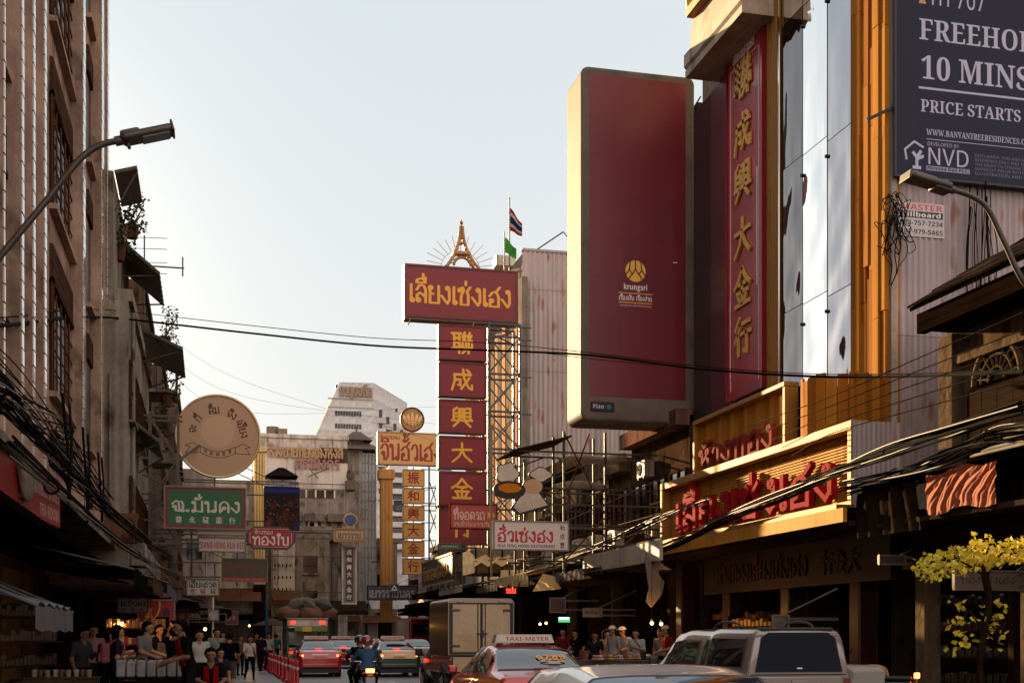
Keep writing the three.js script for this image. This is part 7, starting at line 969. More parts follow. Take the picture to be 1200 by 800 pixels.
// ---- motorcycle with rider ----
{
  const P = ground(429, 30), t = T('motorcycle', 'small motorcycle with lit tail lamp carrying a blue shirted rider', 'motorcycle', [P[0], 0, P[2]], undefined, false), bm = paint('bike_black', '#141214');
  for (const z of [.62, -.62]) { const w = M('wheel', new THREE.TorusGeometry(.25, .045, 8, 26).rotateY(Math.PI / 2).translate(0, .29, z), tyreM, t); M('spokes', [...Array(9)].map((_, k) => bar([0, .29, z], [0, .29 + .22 * Math.sin(k * .7), z + .22 * Math.cos(k * .7)], .006, 4)), rimM, w); }
  M('body', [rbox(-.13, .13, .48, .72, -.1, .7, .07, 3), rbox(-.16, .16, .55, .95, -.62, -.4, .07, 3), rbox(-.1, .1, .35, .5, -.4, .2, .05)], bm, t); M('seat', rbox(-.13, .13, .72, .8, -.15, .68, .05, 3), trimM, t); M('fork', [bar([-.08, .29, -.62], [-.08, .98, -.42], .025), bar([.08, .29, -.62], [.08, .98, -.42], .025)], chrome, t); M('handlebar', bar([-.34, 1.0, -.4], [.34, 1.0, -.4], .018), chrome, t);
  for (const s of [-1, 1]) M('mirror', [bar([s * .28, 1.0, -.4], [s * .36, 1.22, -.42], .01), new THREE.SphereGeometry(.06, 10, 8).scale(1.2, .8, .3).translate(s * .37, 1.24, -.42)], trimM, t);
  M('tail_lamp', rbox(-.1, .1, .76, .86, .72, .8, .02), lampHot, t); M('plate', rbox(-.11, .11, .46, .66, .8, .815, .005), mat('plate_white', '#8f8a84'), t); M('mudguard', rbox(-.09, .09, .4, .72, .68, .79, .03), bm, t); for (const s of [-1, 1]) M('indicator', new THREE.SphereGeometry(.035, 8, 6).translate(s * .16, .74, .74), lampOff, t); M('exhaust', bar([.15, .35, .1], [.17, .42, .75], .045, 8), chrome, t);
  person('rider in blue shirt and dark red helmet seated on the motorcycle', [P[0], .0, P[2] + .3], Math.PI, 'ride', { shirt: '#35506e', legs: '#15161a', helmet: '#5e1216', sleeve: .6 });
  const P2 = ground(421, 33), t2 = dup(t, [P2[0], 0, P2[2]], 0, 'second motorcycle ahead of the blue shirted rider'); person('rider in black with dark helmet ahead of the blue shirted rider', [P2[0], 0, P2[2] + .3], Math.PI, 'ride', { shirt: '#121215', legs: '#121215', helmet: '#1a0c0e', sleeve: 1 });
  // parked motorcycles under the awning
  for (const [px, d, r, l] of [[668, 42, 1.3, 'parked motorcycle under the awning beside the market counter'], [684, 41, 1.5, 'parked motorcycle leaning beside the pale board post'], [1022, 22, .9, 'parked motorcycle with bright mirror behind the silver pickup']]) { const Q = ground(px, d); dup(t, [Q[0], .12, Q[2]], r, l); }
}
// ================= STREET LAMPS =================
const lampGrey = mat('lamp_grey', '#4d4642', { tx: 'metal', roughness: .45, metalness: .5 }), lens = mat('lamp_lens', '#5d5348', { roughness: .2 });
function streetLamp(label, z, head, bend_, arm, pole) { // pixel points of head ends, elbow, arm foot; pole x
  const P = ([px, py]) => { const x = PX(px, z); return V(x, PY(py, x, z), z); }, a = P(head[0]), b = P(head[1]), e = P(bend_), f = P(arm), t = T('street_lamp', label, 'street lamp', [pole, .12, z]), foot = V(pole, .12, z), top = V(pole, f.y - .35, z);
  M('pole', [bar(foot, top, .09, 10, .07), rbox(pole - .16, pole + .16, .12, .3, z - .16, z + .16, .03)], lampGrey, t); M('arm', tube([top, V(pole, f.y - .12, z), f, f.clone().lerp(e, .5), e.clone().lerp(f, .08), e.clone().lerp(b, .35), b], .042, 8, 40), lampGrey, t);
  const d = a.clone().sub(b), L = d.length(), hg = new RoundedBoxGeometry(L, .1, .3, 3, .045), q = new THREE.Quaternion().setFromUnitVectors(V(1, 0, 0), d.clone().normalize()), place = (g) => g.applyQuaternion(q).translate((a.x + b.x) / 2, (a.y + b.y) / 2, z);
  const h = M('lamp_head', place(hg), lampGrey, t); M('housing', place(new RoundedBoxGeometry(L * .4, .12, .24, 3, .04).translate(-L * .32, .03, 0)), lampGrey, h); M('lens', place(new RoundedBoxGeometry(L * .55, .02, .24, 2, .008).translate(L * .15, -.055, 0)), lens, h); M('collar', place(new THREE.CylinderGeometry(.06, .06, .16, 10).rotateZ(Math.PI / 2).translate(-L * .52, 0, 0)), lampGrey, h); M('end_cap', place(new RoundedBoxGeometry(.03, .14, .31, 2, .012).translate(L * .5, .01, 0)), lampGrey, h); M('catch', place(rbox(-L * .45, -L * .38, -.12, -.05, -.05, .05, .02)), lampGrey, h);
}
streetLamp('grey street lamp on a slanting arm beside the pilastered building', -16.5, [[202, 152], [143, 164]], [106, 172], [-4, 305], -2.62);
streetLamp('grey street lamp on a bent arm before the corrugated side wall', -17, [[1062, 206], [1112, 221]], [1152, 234], [1202, 332], 12.55);

// ================= CABLES =================
function cable(name, label, pts, r, group, cat = 'cable') { return one(name, tube(pts, r, 5, pts.length * 10), wire, label, cat, group); }
const cp = (list) => list.map(([px, py, z]) => { const x = PX(px, z); return [x, PY(py, x, z), z]; });
const main = [[-30, 381, -16.5], [0, 381, -19], [140, 373, -38.3], [185, 378, -39], [300, 391, -39.5], [440, 405, -38.8], [560, 410, -37], [690, 416, -34.5], [820, 432, -31.5], [955, 441, -28], [1060, 441, -25], [1200, 436, -21]];
cable('overhead_cable', 'thick black cable sagging right across the street before the billboard', cp(main), .032);
cable('overhead_cable', 'thin wire strung across the street just above the thick cable', cp(main.map(([a, b, c]) => [a, b - 9 + (a > 600 ? 6 : 0), c - .1])), .012);
cable('overhead_cable', 'thin wire dipping below the thick cable near the billboard', cp([[640, 414, -35], [700, 421, -34], [740, 425, -33.2], [770, 428, -32.6]]), .01);
for (let k = 0; k < 5; k++) cable('overhead_cable', 'fine slanting wire between the gold cladding and the old tiled eave', cp([[880 + k * 12, 498 + k * 9, -29 + k * .2], [980, 462 + k * 11, -25], [1080, 418 + k * 15, -22.4], [1200, 366 + k * 20, -19.6]]), .012, 'fine slanting wires before the old shophouse');
for (let k = 0; k < 3; k++) cable('overhead_cable', 'faint wire crossing the pale sky above the distant tower', cp([[120, 330 + k * 14, -37], [300, 452 + k * 16, -60], [520, 520 - k * 22, -61.3]]), .006, 'faint wires crossing the sky');
// heavy bundles: each strand kept apart from the others by a little wander
function bundle(label, path, n, spread, r, group) {
  const t = T('cable_bundle', label, 'cable bundle', path[Math.floor(path.length / 2)], group); const gs = [];
  for (let k = 0; k < n; k++) { const a = R(6.28), q = Math.sqrt(R()) * spread, s = R(9); M('strand', tube(path.map(([x, y, z], i) => [x + q * Math.cos(a + i * .7), y + q * Math.sin(a + i * .7) * 1.2 + .04 * Math.sin(i * 2 + s), z]), r * R(.6, 1.3), 5, path.length * 6), k % 4 ? wire : mat('cable_grey', '#4a423a', { roughness: .6 }), t); }
  for (let i = 1; i < path.length - 1; i += 2) M('tie', new THREE.TorusGeometry(spread * .9, .015, 5, 12).translate(...path[i]), wire, t); return t;
}
const onX = (x, list) => list.map(([px, py]) => { const z = PZ(px, x); return [x, PY(py, x, z), z]; });
bundle('heavy cable bundle drooping before the gold slatted sign', onX(13.3, [[640, 682], [690, 668], [740, 655], [800, 634], [850, 607], [910, 583], [975, 556], [1040, 530], [1110, 505], [1200, 478]]), 16, .1, .018);
bundle('second cable bundle strung below the balconies behind the scaffold', onX(13.6, [[590, 676], [650, 655], [710, 636], [770, 610], [830, 585]]), 9, .09, .014);
bundle('black cable bundle sagging along the old canopy', onX(13.7, [[990, 572], [1050, 556], [1110, 534], [1160, 512], [1210, 505]]), 14, .14, .018);
bundle('thick black cable bundle sagging along the pilastered building', onX(-2.0, [[-60, 420], [-10, 452], [30, 498], [70, 540], [110, 578], [150, 615], [185, 642], [205, 655]]), 16, .16, .013);
bundle('upper cable bundle hanging from the pilastered building ledge', onX(-2.25, [[-40, 440], [0, 470], [35, 485], [75, 505], [100, 545], [125, 585]]), 10, .15, .012);
bundle('low cable bundle running over the pavement awnings', onX(-1.6, [[10, 520], [60, 570], [110, 612], [160, 650], [200, 672], [240, 690]]), 10, .08, .012);
for (let k = 0; k < 3; k++) { const z = -18.5 - k * 2.9; cable('hanging_cable_loop', 'slack black cable loop dangling under the pavement bundle', [[-2.0, 5.0, z], [-1.95, 4.2 - R(.5), z - .3], [-2.0, 3.9 - R(.5), z - .8], [-2.0, 4.5, z - 1.2], [-2.05, 5.1, z - 1.4]], .022, 'slack loops on the pavement bundle'); }
for (let k = 0; k < 9; k++) cable('stray_wire', 'stray thin wire slung from the pilastered facade', onX(-2.5 + .06 * k, [[-20 + k * 6, 390 + k * 14], [30 + k * 5, 440 + k * 12 + R(30)], [80, 520 + k * 7], [130, 590 + R(20)]]), .009, 'stray wires on the pilastered facade');
{ // matted cable clump on the gold corner
  const t = T('cable_clump', 'matted clump of black wires on the corner of the corrugated wall', 'cable clump', [15.9, 11.6, -27]); for (let k = 0; k < 26; k++) { const p = [V(15.85 + R(-.1, .3), 11.9 + R(-.4, .3), -27.0 + R(-.2, .1))]; for (let i = 0; i < 4; i++) p.push(p[i].clone().add(V(R(-.22, .26), R(-.6, .1), R(-.12, .12)))); M('wire', tube(p, R(.008, .016), 4), wire, t); }
  const t2 = T('cable_clump', 'wires trailing down the corrugated wall behind the bent lamp arm', 'cable clump', [19.6, 12, -27]); for (let k = 0; k < 14; k++) { const x = PX(1150, -27) + R(-.3, .3), y = PY(250, x, -27); M('wire', tube([[x, y + R(1), -27.0], [x + R(-.2, .2), y - 1, -26.95], [x + R(-.3, .3), y - 2 - R(1.5), -27.0]], R(.008, .02), 4), wire, t2); }
}

// ================= PAVEMENT CLUTTER, LEFT =================
const cloths = [mat('tarp_blue', '#1f2c40', { tx: 'cloth', roughness: .6 }), mat('tarp_black', '#15130f', { tx: 'cloth' }), mat('tarp_silver', '#53565c', { tx: 'cloth', roughness: .45 }), mat('tarp_tan', '#4d3f33', { tx: 'cloth' })];
awning('stall_awning', 'crumpled silver striped tarp over the end market table', -1.95, -3.3, 2.6, 2.0, -15.5, -19.4, cloths[2], .1, 10);
awning('stall_awning', 'black canvas awning over the shoppers by the market table', -1.25, -2.9, 3.2, 2.8, -22.6, -27.4, cloths[1]);
awning('stall_awning', 'dark tan awning between black canvas and blue tarp', -1.15, -2.9, 3.35, 2.9, -27.8, -33.4, cloths[3]);
awning('stall_awning', 'blue tarp awning by the red arc sign', -1.05, -2.3, 3.5, 3.05, -34, -43, cloths[0]);
awning('stall_awning', 'dark awning over the crowd beside the white post', -.4, -2.6, 3.3, 2.9, -46.5, -58, cloths[1]);
awning('stall_awning', 'faded canopy at the far end of the food stalls', 1.0, -2.2, 3.3, 2.9, -59, -72, cloths[3]);
function umbrella(label, x, z, y, r, m) { const t = T('market_umbrella', label, 'umbrella', [x, .1, z]); const g = new THREE.ConeGeometry(r, r * .38, 8, 1, true); M('canopy', g.translate(x, y, z), m, t); M('pole', bar([x, .1, z], [x, y + r * .2, z], .025), steel, t); M('rib', [...Array(8)].map((_, k) => { const a = k * Math.PI / 4; return bar([x, y + r * .18, z], [x + r * Math.sin(a), y - r * .19, z + r * Math.cos(a)], .012, 4); }), steel, t, 'stuff'); }
umbrella('dark blue parasol over the traffic side stalls', 13.6, -68, 2.6, 1.3, cloths[0]); umbrella('brown parasol far along the pavement', 4.0, -84, 2.6, 1.3, cloths[3]); umbrella('navy parasol beyond the queue of cars', 17.5, -96, 2.5, 1.4, cloths[0]);
const bulbM = mat('bulb_glow', '#ffd9a0', { emissive: C('#ffc070'), emissiveIntensity: 4 });
function bulb(label, x, y, z, I = 1.2, col = '#ffb060', top) { const t = T('hanging_bulb', label, 'lamp', [x, y, z], 'small lit bulbs in the stalls'); M('bulb', new THREE.SphereGeometry(.05, 10, 8).translate(x, y, z), bulbM, t); M('socket', bar([x, y + .04, z], [x, y + .12, z], .025), black, t); M('cord', bar([x, y + .1, z], [x, top ?? y + .6, z], .008, 4), wire, t); const l = new THREE.PointLight(C(col), I); l.name = 'bulb_light'; l.position.set(0, 0, 0); l.castShadow = true; t.add(l); return t; }
for (const [px, py, d, l] of [[142, 731, 31, 'lit bulb by the small pharmacy sign'], [176, 738, 30, 'lit bulb under the red arc sign'], [240, 737, 40, 'lit bulb above the crowd by the white post'], [292, 733, 62, 'far lit bulb beside the blue post'], [97, 742, 27, 'lit bulb over the dark market shelves']]) { const P = ground(px, d); bulb(l, P[0], PY(py, P[0], P[2]), P[2], .55, '#ffb060', 2.9); }
function table(label, x, z, w, d, h, m, turn = 0) { const t = T('market_table', label, 'table', [x, .12, z], undefined, false); t.position.set(x, x > .4 && x < 10.8 ? 0 : .12, z); t.rotation.y = turn; M('top', rbox(-w / 2, w / 2, h - .04, h, -d / 2, d / 2, .015), m, t); M('cloth_skirt', [box(-w / 2, w / 2, h - .35, h - .045, d / 2 - .01, d / 2), box(-w / 2, -w / 2 + .01, h - .35, h - .045, -d / 2, d / 2 - .02)], m, t); for (const sx of [-1, 1]) for (const sz of [-1, 1]) M('leg', bar([sx * (w / 2 - .06), 0, sz * (d / 2 - .06)], [sx * (w / 2 - .06), h - .04, sz * (d / 2 - .06)], .02), steel, t); return t; }
table('market table heaped with white woven bags', ...ground(180, 22).filter((_, i) => i !== 1), 1.3, .7, .78, cloths[1], .2); table('dark market table by the man in grey', ...ground(74, 23).filter((_, i) => i !== 1), 1.3, .8, .75, cloths[3]); table('red covered table in front of the seated vendor', ...ground(228, 20).filter((_, i) => i !== 1), .9, .6, .72, mat('cloth_red', '#5e1a1a', { tx: 'cloth' }));
{ const bagM = mat('woven_bag', '#8f8a84', { tx: 'cloth', roughness: .8 }), P = ground(180, 22); let n = 0; for (let r = 0; r < 2; r++) for (let k = 0; k < 7; k++) { const x = P[0] - .55 + k * .17, z = P[2] - .2 + r * .32, y = .9, t = T('woven_bag', 'white woven bag standing upright on the market table', 'bag', [x, y, z], 'white bags on the market table'); M('sack', rbox(x - .075, x + .075, y, y + .26 + R(.05), z - .1, z + .1, .03, 3), bagM, t); M('handle', new THREE.TorusGeometry(.05, .008, 5, 12, Math.PI).translate(x, y + .27, z), wire, t); }
  // goods on the dark table
  const Q = ground(74, 23); for (let k = 0; k < 9; k++) { const x = Q[0] - .5 + k * .12, t = one('food_tub', [new THREE.CylinderGeometry(.055, .045, .12, 12).translate(x, .87 + .06, Q[2] + .1 * (k % 3)), new THREE.CylinderGeometry(.058, .058, .012, 12).translate(x, .87 + .125, Q[2] + .1 * (k % 3))], mat('tub' + k % 3, ['#8a847d', '#5a3a30', '#6a6248'][k % 3], { roughness: .4 }), 'small lidded food tub on the dark market table', 'tub', 'food tubs on the dark market table'); } }
// food stall shelves, glowing a little from the bulbs
function shelf(label, x, z, w, h, turn, cols) { const t = T('display_shelf', label, 'shelf', [x, .12, z], undefined, false); t.position.set(x, .12, z); t.rotation.y = turn; for (const s of [-1, 1]) M('upright', rbox(s * w / 2 - .03, s * w / 2 + .03, 0, h, -.2, .2, .01), dark, t); for (let k = 0; k < 4; k++) { const y = .45 + k * (h - .5) / 3.6; M('board', box(-w / 2, w / 2, y - .03, y, -.2, .2), mat('shelf_wood', '#4a3424', { tx: 'wood' }), t); for (let i = 0; i < Math.floor(w / .16); i++) { const q = cols[(i * 3 + k) % cols.length], hh = R(.12, .26); M('packet', rbox(-w / 2 + .05 + i * .16, -w / 2 + .18 + i * .16, y, y + hh, -.12, .12, .02), mat('packet' + q, q, { roughness: .4 }), t); } } return t; }
const warm = ['#8a5a28', '#7a2a1c', '#9a7a40', '#5a4030', '#8f8370', '#6a1a18'];
shelf('stall shelf packed with bottles under the small pharmacy sign', -1.9, -33, 2.6, 2.0, 1.0, warm); shelf('stall shelf of snacks under the red arc sign', -1.6, -40, 2.6, 2.0, 1.1, warm); shelf('dim stall shelf behind the man in grey', -3.6, -25.5, 3, 2.2, 1.2, ['#2a2320', '#3a2a22', '#4a3a30']); shelf('shelf of red packets behind the crowd', -1.8, -50, 3, 2.1, 1.1, warm);
shelf('tall snack shelf between the red columns', 16.5, -36.5, 3.2, 2.4, -1.2, warm); shelf('lit shelf of sweets behind the market counter', 15.6, -33.6, 2.4, 2.1, -1.2, ['#a8742a', '#8a5a28', '#b08a48']); shelf('dim goods shelf inside the shop by the pickup', 17, -24, 4, 2.6, -1.0, ['#2f2620', '#3d332b', '#4a2018']); shelf('dark goods shelf behind the leafy tree', 16.8, -19.5, 4, 2.6, -1.0, ['#2f2620', '#3d332b', '#4a2018']);
// blue post, white post, red posts along the lane
one('blue_post', [bar([PX(312, -62), .12, -62], [PX(312, -62), 3.2, -62], .07, 8), box(PX(312, -62) - .15, PX(312, -62) + .15, .12, .2, -62.15, -61.85)], mat('post_blue', '#274a66', { tx: 'metal' }), 'blue painted post holding the far canopy', 'post');
one('white_post', [bar([PX(249, -54.2), .12, -54.2], [PX(249, -54.2), PY(700, 0, -54.2), -54.2], .05, 8), rbox(PX(249, -54.2) - .1, PX(249, -54.2) + .1, .12, .22, -54.3, -54.1, .02)], white, 'thin white post below the small white shop sign', 'post');
{ const redPost = mat('post_red', '#8e1418', { roughness: .35, clearcoat: .4 }), proto = T('traffic_post', 'red plastic lane post with white band in a long row', 'bollard', [0, 0, 0], 'red lane posts', false); M('post', [new THREE.LatheGeometry([[0, .84], [.05, .83], [.055, .78], [.05, .7], [.06, .12], [.16, .06], [.17, 0], [0, 0]].map(([a, b]) => new THREE.Vector2(a, b)).reverse(), 14)], redPost, proto); M('band', bar([0, .55, 0], [0, .63, 0], .058, 14), mat('band_white', '#a39a94', { roughness: .4 }), proto); M('chain_hook', bar([-.07, .7, 0], [.07, .7, 0], .012), steel, proto); let first = true; for (let k = 0; k < 20; k++) { const z = -40.5 - k * 1.3, x = 2.72 - .0 * k + R(-.04, .04); if (first) { proto.position.set(x, 0, z); first = false; } else dup(proto, [x, 0, z], R(3)); } }
// blank plastic sheet and orange rail by the pickup
{ const P = ground(1006, 22.5), t = T('orange_rail', 'bent orange tube rail beside a plastic covered cart', 'rail', [P[0], .12, P[2]]); M('tube', tube([[P[0], .12, P[2]], [P[0], .95, P[2]], [P[0] + .08, 1.05, P[2]], [P[0] + .5, 1.05, P[2]], [P[0] + .58, .95, P[2]], [P[0] + .58, .12, P[2]]], .025, 7, 50), mat('rail_orange', '#b5742a', { roughness: .4 }), t);
  const Q = ground(1001, 21.5), c = T('covered_cart', 'low cart covered in creased clear plastic beside the pickup', 'cart', [Q[0], .12, Q[2]]), g = new RoundedBoxGeometry(.7, .8, .9, 8, .12), a = g.attributes.position; for (let i = 0; i < a.count; i++) { const x = a.getX(i), y = a.getY(i), z = a.getZ(i), n = .03 * Math.sin(x * 21 + y * 9) + .02 * Math.sin(z * 27 - y * 13); a.setXYZ(i, x + n, y, z + n); } g.computeVertexNormals(); M('cover', g.translate(Q[0], .72, Q[2]), mat('cover_plastic', '#7d7670', { roughness: .25 }), c); for (const s of [-1, 1]) M('wheel', new THREE.TorusGeometry(.13, .03, 6, 16).rotateY(Math.PI / 2).translate(Q[0] + s * .3, .28, Q[2]), tyreM, c); }

// ================= RIGHT PAVEMENT =================
table('long market counter with trays before the red columns', ...ground(735, 34).filter((_, i) => i !== 1), 2.6, .8, .85, mat('counter_cloth', '#5d5148', { tx: 'cloth' }), -.5); table('low yellow stool table beside the counter', ...ground(770, 33).filter((_, i) => i !== 1), .7, .5, .5, mat('stool_yellow', '#8a6420', { roughness: .4 }), -.3);
{ const P = ground(735, 34); for (let k = 0; k < 12; k++) { const x = P[0] - 1.0 + k * .18, z = P[2] + .3 - k * .12; one('snack_tray', [rbox(x - .08, x + .08, .98, 1.03, z - .12, z + .12, .02), rbox(x - .06, x + .06, 1.03, 1.09 + R(.05), z - .09, z + .09, .03)], mat('tray' + k % 4, ['#7a5a38', '#8a8078', '#6b2a1c', '#8a6a30'][k % 4], { roughness: .5 }), 'small heaped tray of snacks on the long market counter', 'tray', 'trays on the long counter'); } }
for (const [px, py, d, l] of [[764, 730, 37, 'lit bulb over the sweets shelf'], [775, 731, 37, 'second lit bulb over the sweets shelf'], [640, 730, 50, 'lit bulb under the shop awning by the motorcycles'], [633, 731, 52, 'warm bulb deep under the faded awning']]) { const P = ground(px, d); bulb(l, P[0], PY(py, P[0], P[2]), P[2], .9, '#ffa850', 3.7); }
{ // lit signs under the canopies
  const g = T('green_lit_sign', 'small glowing green and white exit style sign under the canopy', 'sign', [12.9, 2.1, -43]), z = -43, x0 = PX(655, z), x1 = PX(668, z); M('panel', rbox(x0, x1, PY(729, 12.9, z), PY(723, 12.9, z), z - .08, z, .01), mat('green_glow', '#2f7a4a', { emissive: C('#3fae6a'), emissiveIntensity: .5 }), g); M('white_strip', rbox(x0, x1 - .05, PY(725.4, 12.9, z), PY(723.2, 12.9, z), z, z + .02, .005), mat('strip_glow', '#e8f0e4', { emissive: C('#ffffff'), emissiveIntensity: .8 }), g); M('hanger', [bar([x0 + .1, PY(723, 12.9, z), z - .04], [x0 + .1, 3.75, z - .04], .01), bar([x1 - .1, PY(723, 12.9, z), z - .04], [x1 - .1, 3.75, z - .04], .01)], wire, g);
  const r = T('red_led_sign', 'small glowing red letter display under the sunlit awning', 'sign', [11.7, 3.2, -49]), rz = -48.4, r0 = PX(592, rz), r1 = PX(606, rz); M('panel', rbox(r0, r1, PY(696, 11.7, rz), PY(689, 11.7, rz), rz - .06, rz, .01), black, r); M('letters', letters('บบบ', .16, .01, .03, (r1 - r0) * .8).map((q) => q.translate((r0 + r1) / 2, PY(694.6, 11.7, rz), rz + .002)), mat('led_red', '#ff3a2a', { emissive: C('#ff2a1a'), emissiveIntensity: 1.6 }), r); M('hanger', bar([(r0 + r1) / 2, PY(689, 11.7, rz), rz - .03], [(r0 + r1) / 2, 4.1, rz - .03], .012), wire, r);
  const h = T('hanging_cutout', 'pale narrow cut-out board hanging under the gold shop canopy', 'sign', [14, 2.9, -37]), hz = -35.6, P = (a, b) => [PX(a, hz), PY(b, 13.6, hz)]; M('board', extr([[755, 655], [760, 690], [757, 706], [763, 712], [775, 697], [778, 682], [771, 672], [776, 652], [768, 650], [766, 668], [759, 652]].map(([a, b]) => P(a, b)), .06).translate(0, 0, hz), mat('cutout_pale', '#6b6158', { tx: 'dirt' }), h); M('hanger', [bar([P(757, 655)[0], P(757, 656)[1], hz + .03], [P(757, 655)[0], 4.1, hz + .03], .012), bar([P(773, 653)[0], P(773, 654)[1], hz + .03], [P(773, 653)[0], 4.1, hz + .03], .012)], wire, h);
  const bd = [[644, 700, 663, 718, -42.5, '#3a1a16', 'dark red menu board standing under the awning'], [683, 712, 706, 723, -40.5, '#5a4c46', 'pale blank menu strip hanging by the counter'], [1030, 650, 1062, 662, -24, '#3a2a24', 'low dark red strip sign inside the shop by the pickup'], [1118, 668, 1200, 692, -20.5, '#4e4238', 'cream strip sign with dark lettering behind the leafy tree'], [905, 720, 925, 745, -25.5, '#4a4440', 'small grey notice on the glass inside the gold shop']];
  for (const [a, b, c, d, z2, col, l] of bd) signBox('shop_board', l, z2, [a, b, c, d], (q, w, hh) => { bgc(q, w, hh, col); ink(q, 'ทองเซ่งเฮง', w * .1, hh * .35, hh * .3, w * .8, '#241612', .16); }, { th: .06, res: 128, fw: .03, arm: PX(c, z2) + 1.2 });
}
// leafy tree by the kerb, its outer spray catching the sun
{
  const P = [12.2, .12, -18], t = T('street_tree', 'slender street tree with a flat spray of sunlit yellow leaves', 'tree', P);
  const trunkM = mat('bark', '#2d221a', { tx: 'wood', bump: true, bumpScale: .01 }), z = -18, pt = (px, py, dz = 0) => { const x = PX(px, z + dz); return V(x, PY(py, x, z + dz), z + dz); };
  M('trunk', tube([[12.25, .1, -18], [12.2, 1.2, -18.05], [12.3, 2.2, -17.95], [12.25, 2.7, -18], [12.4, 3.1, -18]], .06, 8, 30), trunkM, t);
  const limbs = [[[12.25, 2.6, -18], pt(1120, 656), pt(1078, 662)], [[12.25, 2.5, -18], pt(1175, 648, .3), pt(1215, 640, .5)], [[12.3, 2.7, -18], pt(1150, 640, -.3), pt(1138, 630, -.4)], [[12.25, 1.6, -18], pt(1135, 715), pt(1128, 740)], [[12.25, 1.4, -18], pt(1162, 730), pt(1170, 752)]]; limbs.forEach((l) => M('limb', tube(l, .018, 6, 14), trunkM, t));
  M('crown', leafCloud(620, () => { const u = R(), px = 1076 + u * 140, mid = 664 - u * 26 - 4 * Math.sin(u * 6), w = 9 + 9 * u; return pt(px + R(-6, 6), mid + R(-w, w * .7), R(-.7, .7)); }, .095), leafYellow, t, 'stuff');
  M('inner_leaves', leafCloud(420, () => { const u = R(), px = 1080 + u * 135, mid = 668 - u * 24; return pt(px + R(-6, 6), mid + R(-8, 12), R(-.6, .6)); }, .085), leafYellow, t, 'stuff');
  M('twig', [...Array(14)].map((_, k) => { const a = pt(1090 + k * 9, 664 - k * 2.2); return bar(a, a.clone().add(V(R(-.2, .2), R(-.12, .2), R(-.4, .4))), .008, 4); }), trunkM, t, 'stuff');
  M('crown_top', leafCloud(40, () => pt(1150 + R(-12, 12), 632 + R(-8, 8), R(-.4, .2)), .085), leafYellow, t, 'stuff');
  M('lower_sprays', leafCloud(90, (i) => pt(i % 2 ? R(1112, 1145) : R(1150, 1180), R(705, 762), R(-.4, .4)), .12), leafYellow, t, 'stuff');
}
{ // scrap of canvas glowing with the sun behind it
  const glow = mat('thin_canvas', [.85, .6, .3], { roughness: 1, transmission: .5, thickness: 0, side: THREE.DoubleSide }), P = (px, py, z) => { const x = PX(px, z); return [x, PY(py, x, z), z]; };
  const t = T('canvas_flap', 'triangular thin canvas flap glowing with sun behind it', 'awning', P(640, 690, -44)); const a = P(624, 693, -43.6), b = P(658, 690, -43.6), c = P(650, 675, -44.2), d = P(636, 672, -44.2), m = P(641, 683, -43.75); M('flap', tri([a, b, m, b, c, m, c, d, m, d, a, m]), glow, t); M('rib', [bar(d, [d[0] + .5, d[1] + .45, d[2] - .6], .02), bar(c, [c[0] + .5, c[1] + .5, c[2] - .6], .02)], steel, t);
  const t2 = T('canvas_flap', 'checked thin canvas panel glowing beside the red letter display', 'awning', P(600, 690, -52)); const q = [P(584, 688, -52), P(620, 687, -52), P(619, 667, -52.6), P(586, 668, -52.6)]; M('flap', tri([q[0], q[1], q[2], q[0], q[2], q[3]]), glow, t2); for (let k = 0; k < 4; k++) M('rib', beam(V(...q[0]).lerp(V(...q[1]), k / 3).add(V(0, 0, .02)), V(...q[3]).lerp(V(...q[2]), k / 3).add(V(0, 0, .02)), .05), dark, t2); M('hanger', bar(q[2], [q[2][0] + 1.2, q[2][1] + .4, -53], .02), steel, t2);
  const t3 = T('canvas_flap', 'crumpled thin canvas roof scrap above the checked panel', 'awning', P(590, 664, -53)); const vs = []; for (let k = 0; k < 8; k++) { const A = P(556 + k * 8, 664 - (k % 2) * 5, -53), B = P(564 + k * 8, 664 - ((k + 1) % 2) * 5, -53), C2 = P(564 + k * 8, 650 - ((k + 1) % 3) * 3, -54.6), D = P(556 + k * 8, 650 - (k % 3) * 3, -54.6); vs.push(A, B, C2, A, C2, D); } M('flap', tri(vs), glow, t3); M('rib', bar(P(556, 658, -53.6), P(622, 652, -53.6), .03), steel, t3); M('hanger', bar(P(620, 652, -53.6), [16, PY(652, 13, -53.6), -53.6], .03), steel, t3);
}
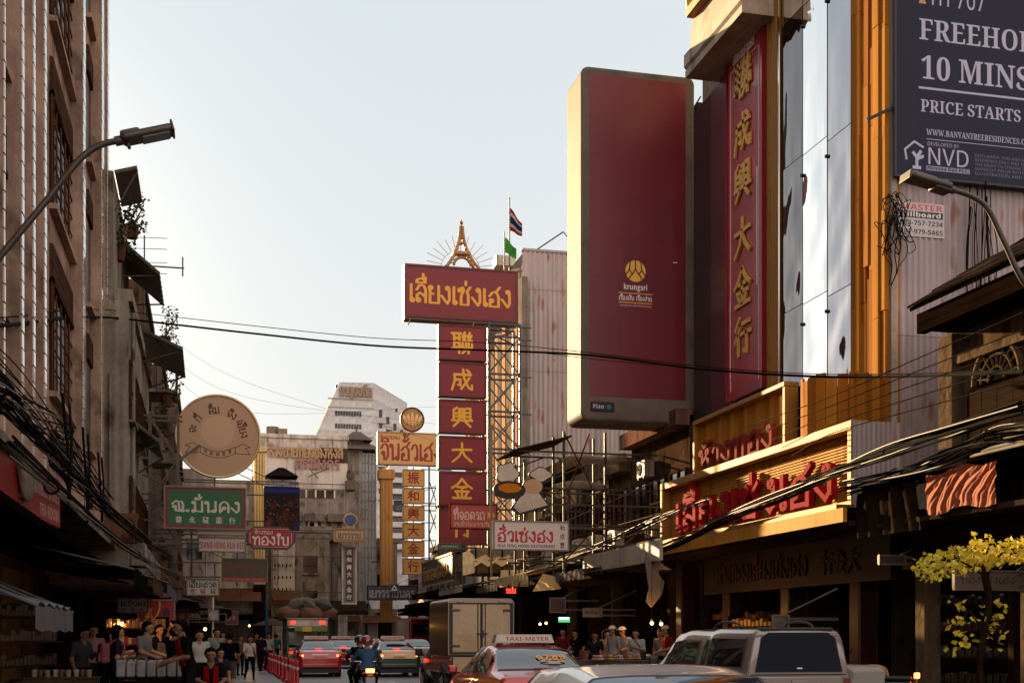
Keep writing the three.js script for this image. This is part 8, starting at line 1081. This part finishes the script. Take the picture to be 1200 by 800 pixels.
// ================= MORE OF THE FAR FACADES =================
{
  const z = -118.4, w3 = mat('air_conditioner');
  const spots = [[332, 622], [349, 628], [366, 619], [384, 631], [340, 646], [372, 650]];
  spots.forEach(([px, py], i) => { const x = PX(px, z), y = PY(py, x, z), t = T('air_conditioner', 'far condenser hung among the piers of the off-white building', 'air conditioner', [x, y, z], 'condensers on the off-white building'); M('casing', rbox(x - .45, x + .45, y, y + .65, z, z + .45, .04), w3, t); M('fan_grille', new THREE.CylinderGeometry(.24, .24, .03, 16).rotateX(Math.PI / 2).translate(x - .1, y + .32, z + .46), dark, t); M('bracket', beam([x, y - .04, z - .05], [x, y - .04, z + .45], .06), steel, t); });
  const aw = (label, p0, p1, py, zz, m) => { const x0 = PX(p0, zz), x1 = PX(p1, zz), y = PY(py, (x0 + x1) / 2, zz), t = T('far_awning', label, 'awning', [(x0 + x1) / 2, y, zz]); M('sheet', slab([x0, y, zz + 2.2], [x1, y, zz + 2.2], [x1, y + .9, zz], [x0, y + .9, zz], .05), m, t); M('valance', box(x0, x1, y - .35, y - .03, zz + 2.17, zz + 2.2), m, t); for (const x of [x0 + .1, x1 - .1]) M('strut', bar([x, y, zz + 2.15], [x, y - .2, zz], .03), steel, t); };
  aw('rusty tin awning over the far shop doors behind the sack truck', 318, 352, 704, -105.8, rust); aw('dark cloth awning below the lantern sign', 380, 428, 716, -110.8, mat('tarp_brown')); aw('grey tin awning under the neon sign', 432, 478, 714, -125.8, zinc);
  // gauze of drain pipes and a ladder on the tan gable
  const g = T('wall_ladder', 'thin steel ladder fixed to the pale gable wall', 'ladder', [PX(316, -105.9), 4, -105.9]), lx = PX(319, -105.9); for (const s of [0, .45]) M('rail', bar([lx + s, 4.2, -105.85], [lx + s, 9.2, -105.85], .03), steel, g); for (let k = 0; k < 12; k++) M('rung', bar([lx, 4.4 + k * .4, -105.85], [lx + .45, 4.4 + k * .4, -105.85], .018), steel, g);
  // crates and boxes under the stall awnings
  const boxM = [mat('carton', '#7a5c3c', { tx: 'dirt' }), mat('crate_blue', '#24384f', { roughness: .5 }), mat('crate_red', '#5c1a18', { roughness: .5 })];
  [[60, 25, 0, 'carton'], [148, 27, 0, 'carton'], [210, 30, 1, 'blue crate'], [150, 33, 2, 'red crate'], [190, 36, 0, 'carton'], [228, 41, 1, 'blue crate'], [668, 40, 0, 'carton'], [690, 39, 2, 'red crate']].forEach(([px, d, k, n], i) => { const P = ground(px, d), y0 = P[0] < .3 || P[0] > 10.9 ? .12 : 0; for (let s = 0; s < 2 + i % 2; s++) { const t = T(k ? 'plastic_crate' : 'carton_box', `${n} in the stack ${['beside the dark market table', 'behind the white woven bags', 'beside the man reaching up', 'under the small pharmacy sign', 'under the red arc sign', 'by the thin white post', 'behind the parked motorcycles', 'at the end of the long counter'][i]}`, k ? 'crate' : 'box', [P[0], y0 + s * .36, P[2]], 'stack ' + ['by the dark table', 'behind the bags', 'by the reaching man', 'under the pharmacy sign', 'under the arc sign', 'by the white post', 'by the motorcycles', 'by the counter'][i]); const x = P[0] + R(-.04, .04); M('shell', rbox(x - .26, x + .26, y0 + s * .36, y0 + s * .36 + .345, P[2] - .2, P[2] + .2, .02), boxM[k], t); M(k ? 'rim' : 'tape', k ? box(x - .27, x + .27, y0 + s * .36 + .3, y0 + s * .36 + .34, P[2] - .21, P[2] + .21) : box(x - .03, x + .03, y0 + s * .36 + .05, y0 + s * .36 + .347, P[2] - .203, P[2] + .203), k ? boxM[k] : mat('tape', '#a08a68', { roughness: .4 }), t); } });
}
renderer.render(scene, camera);
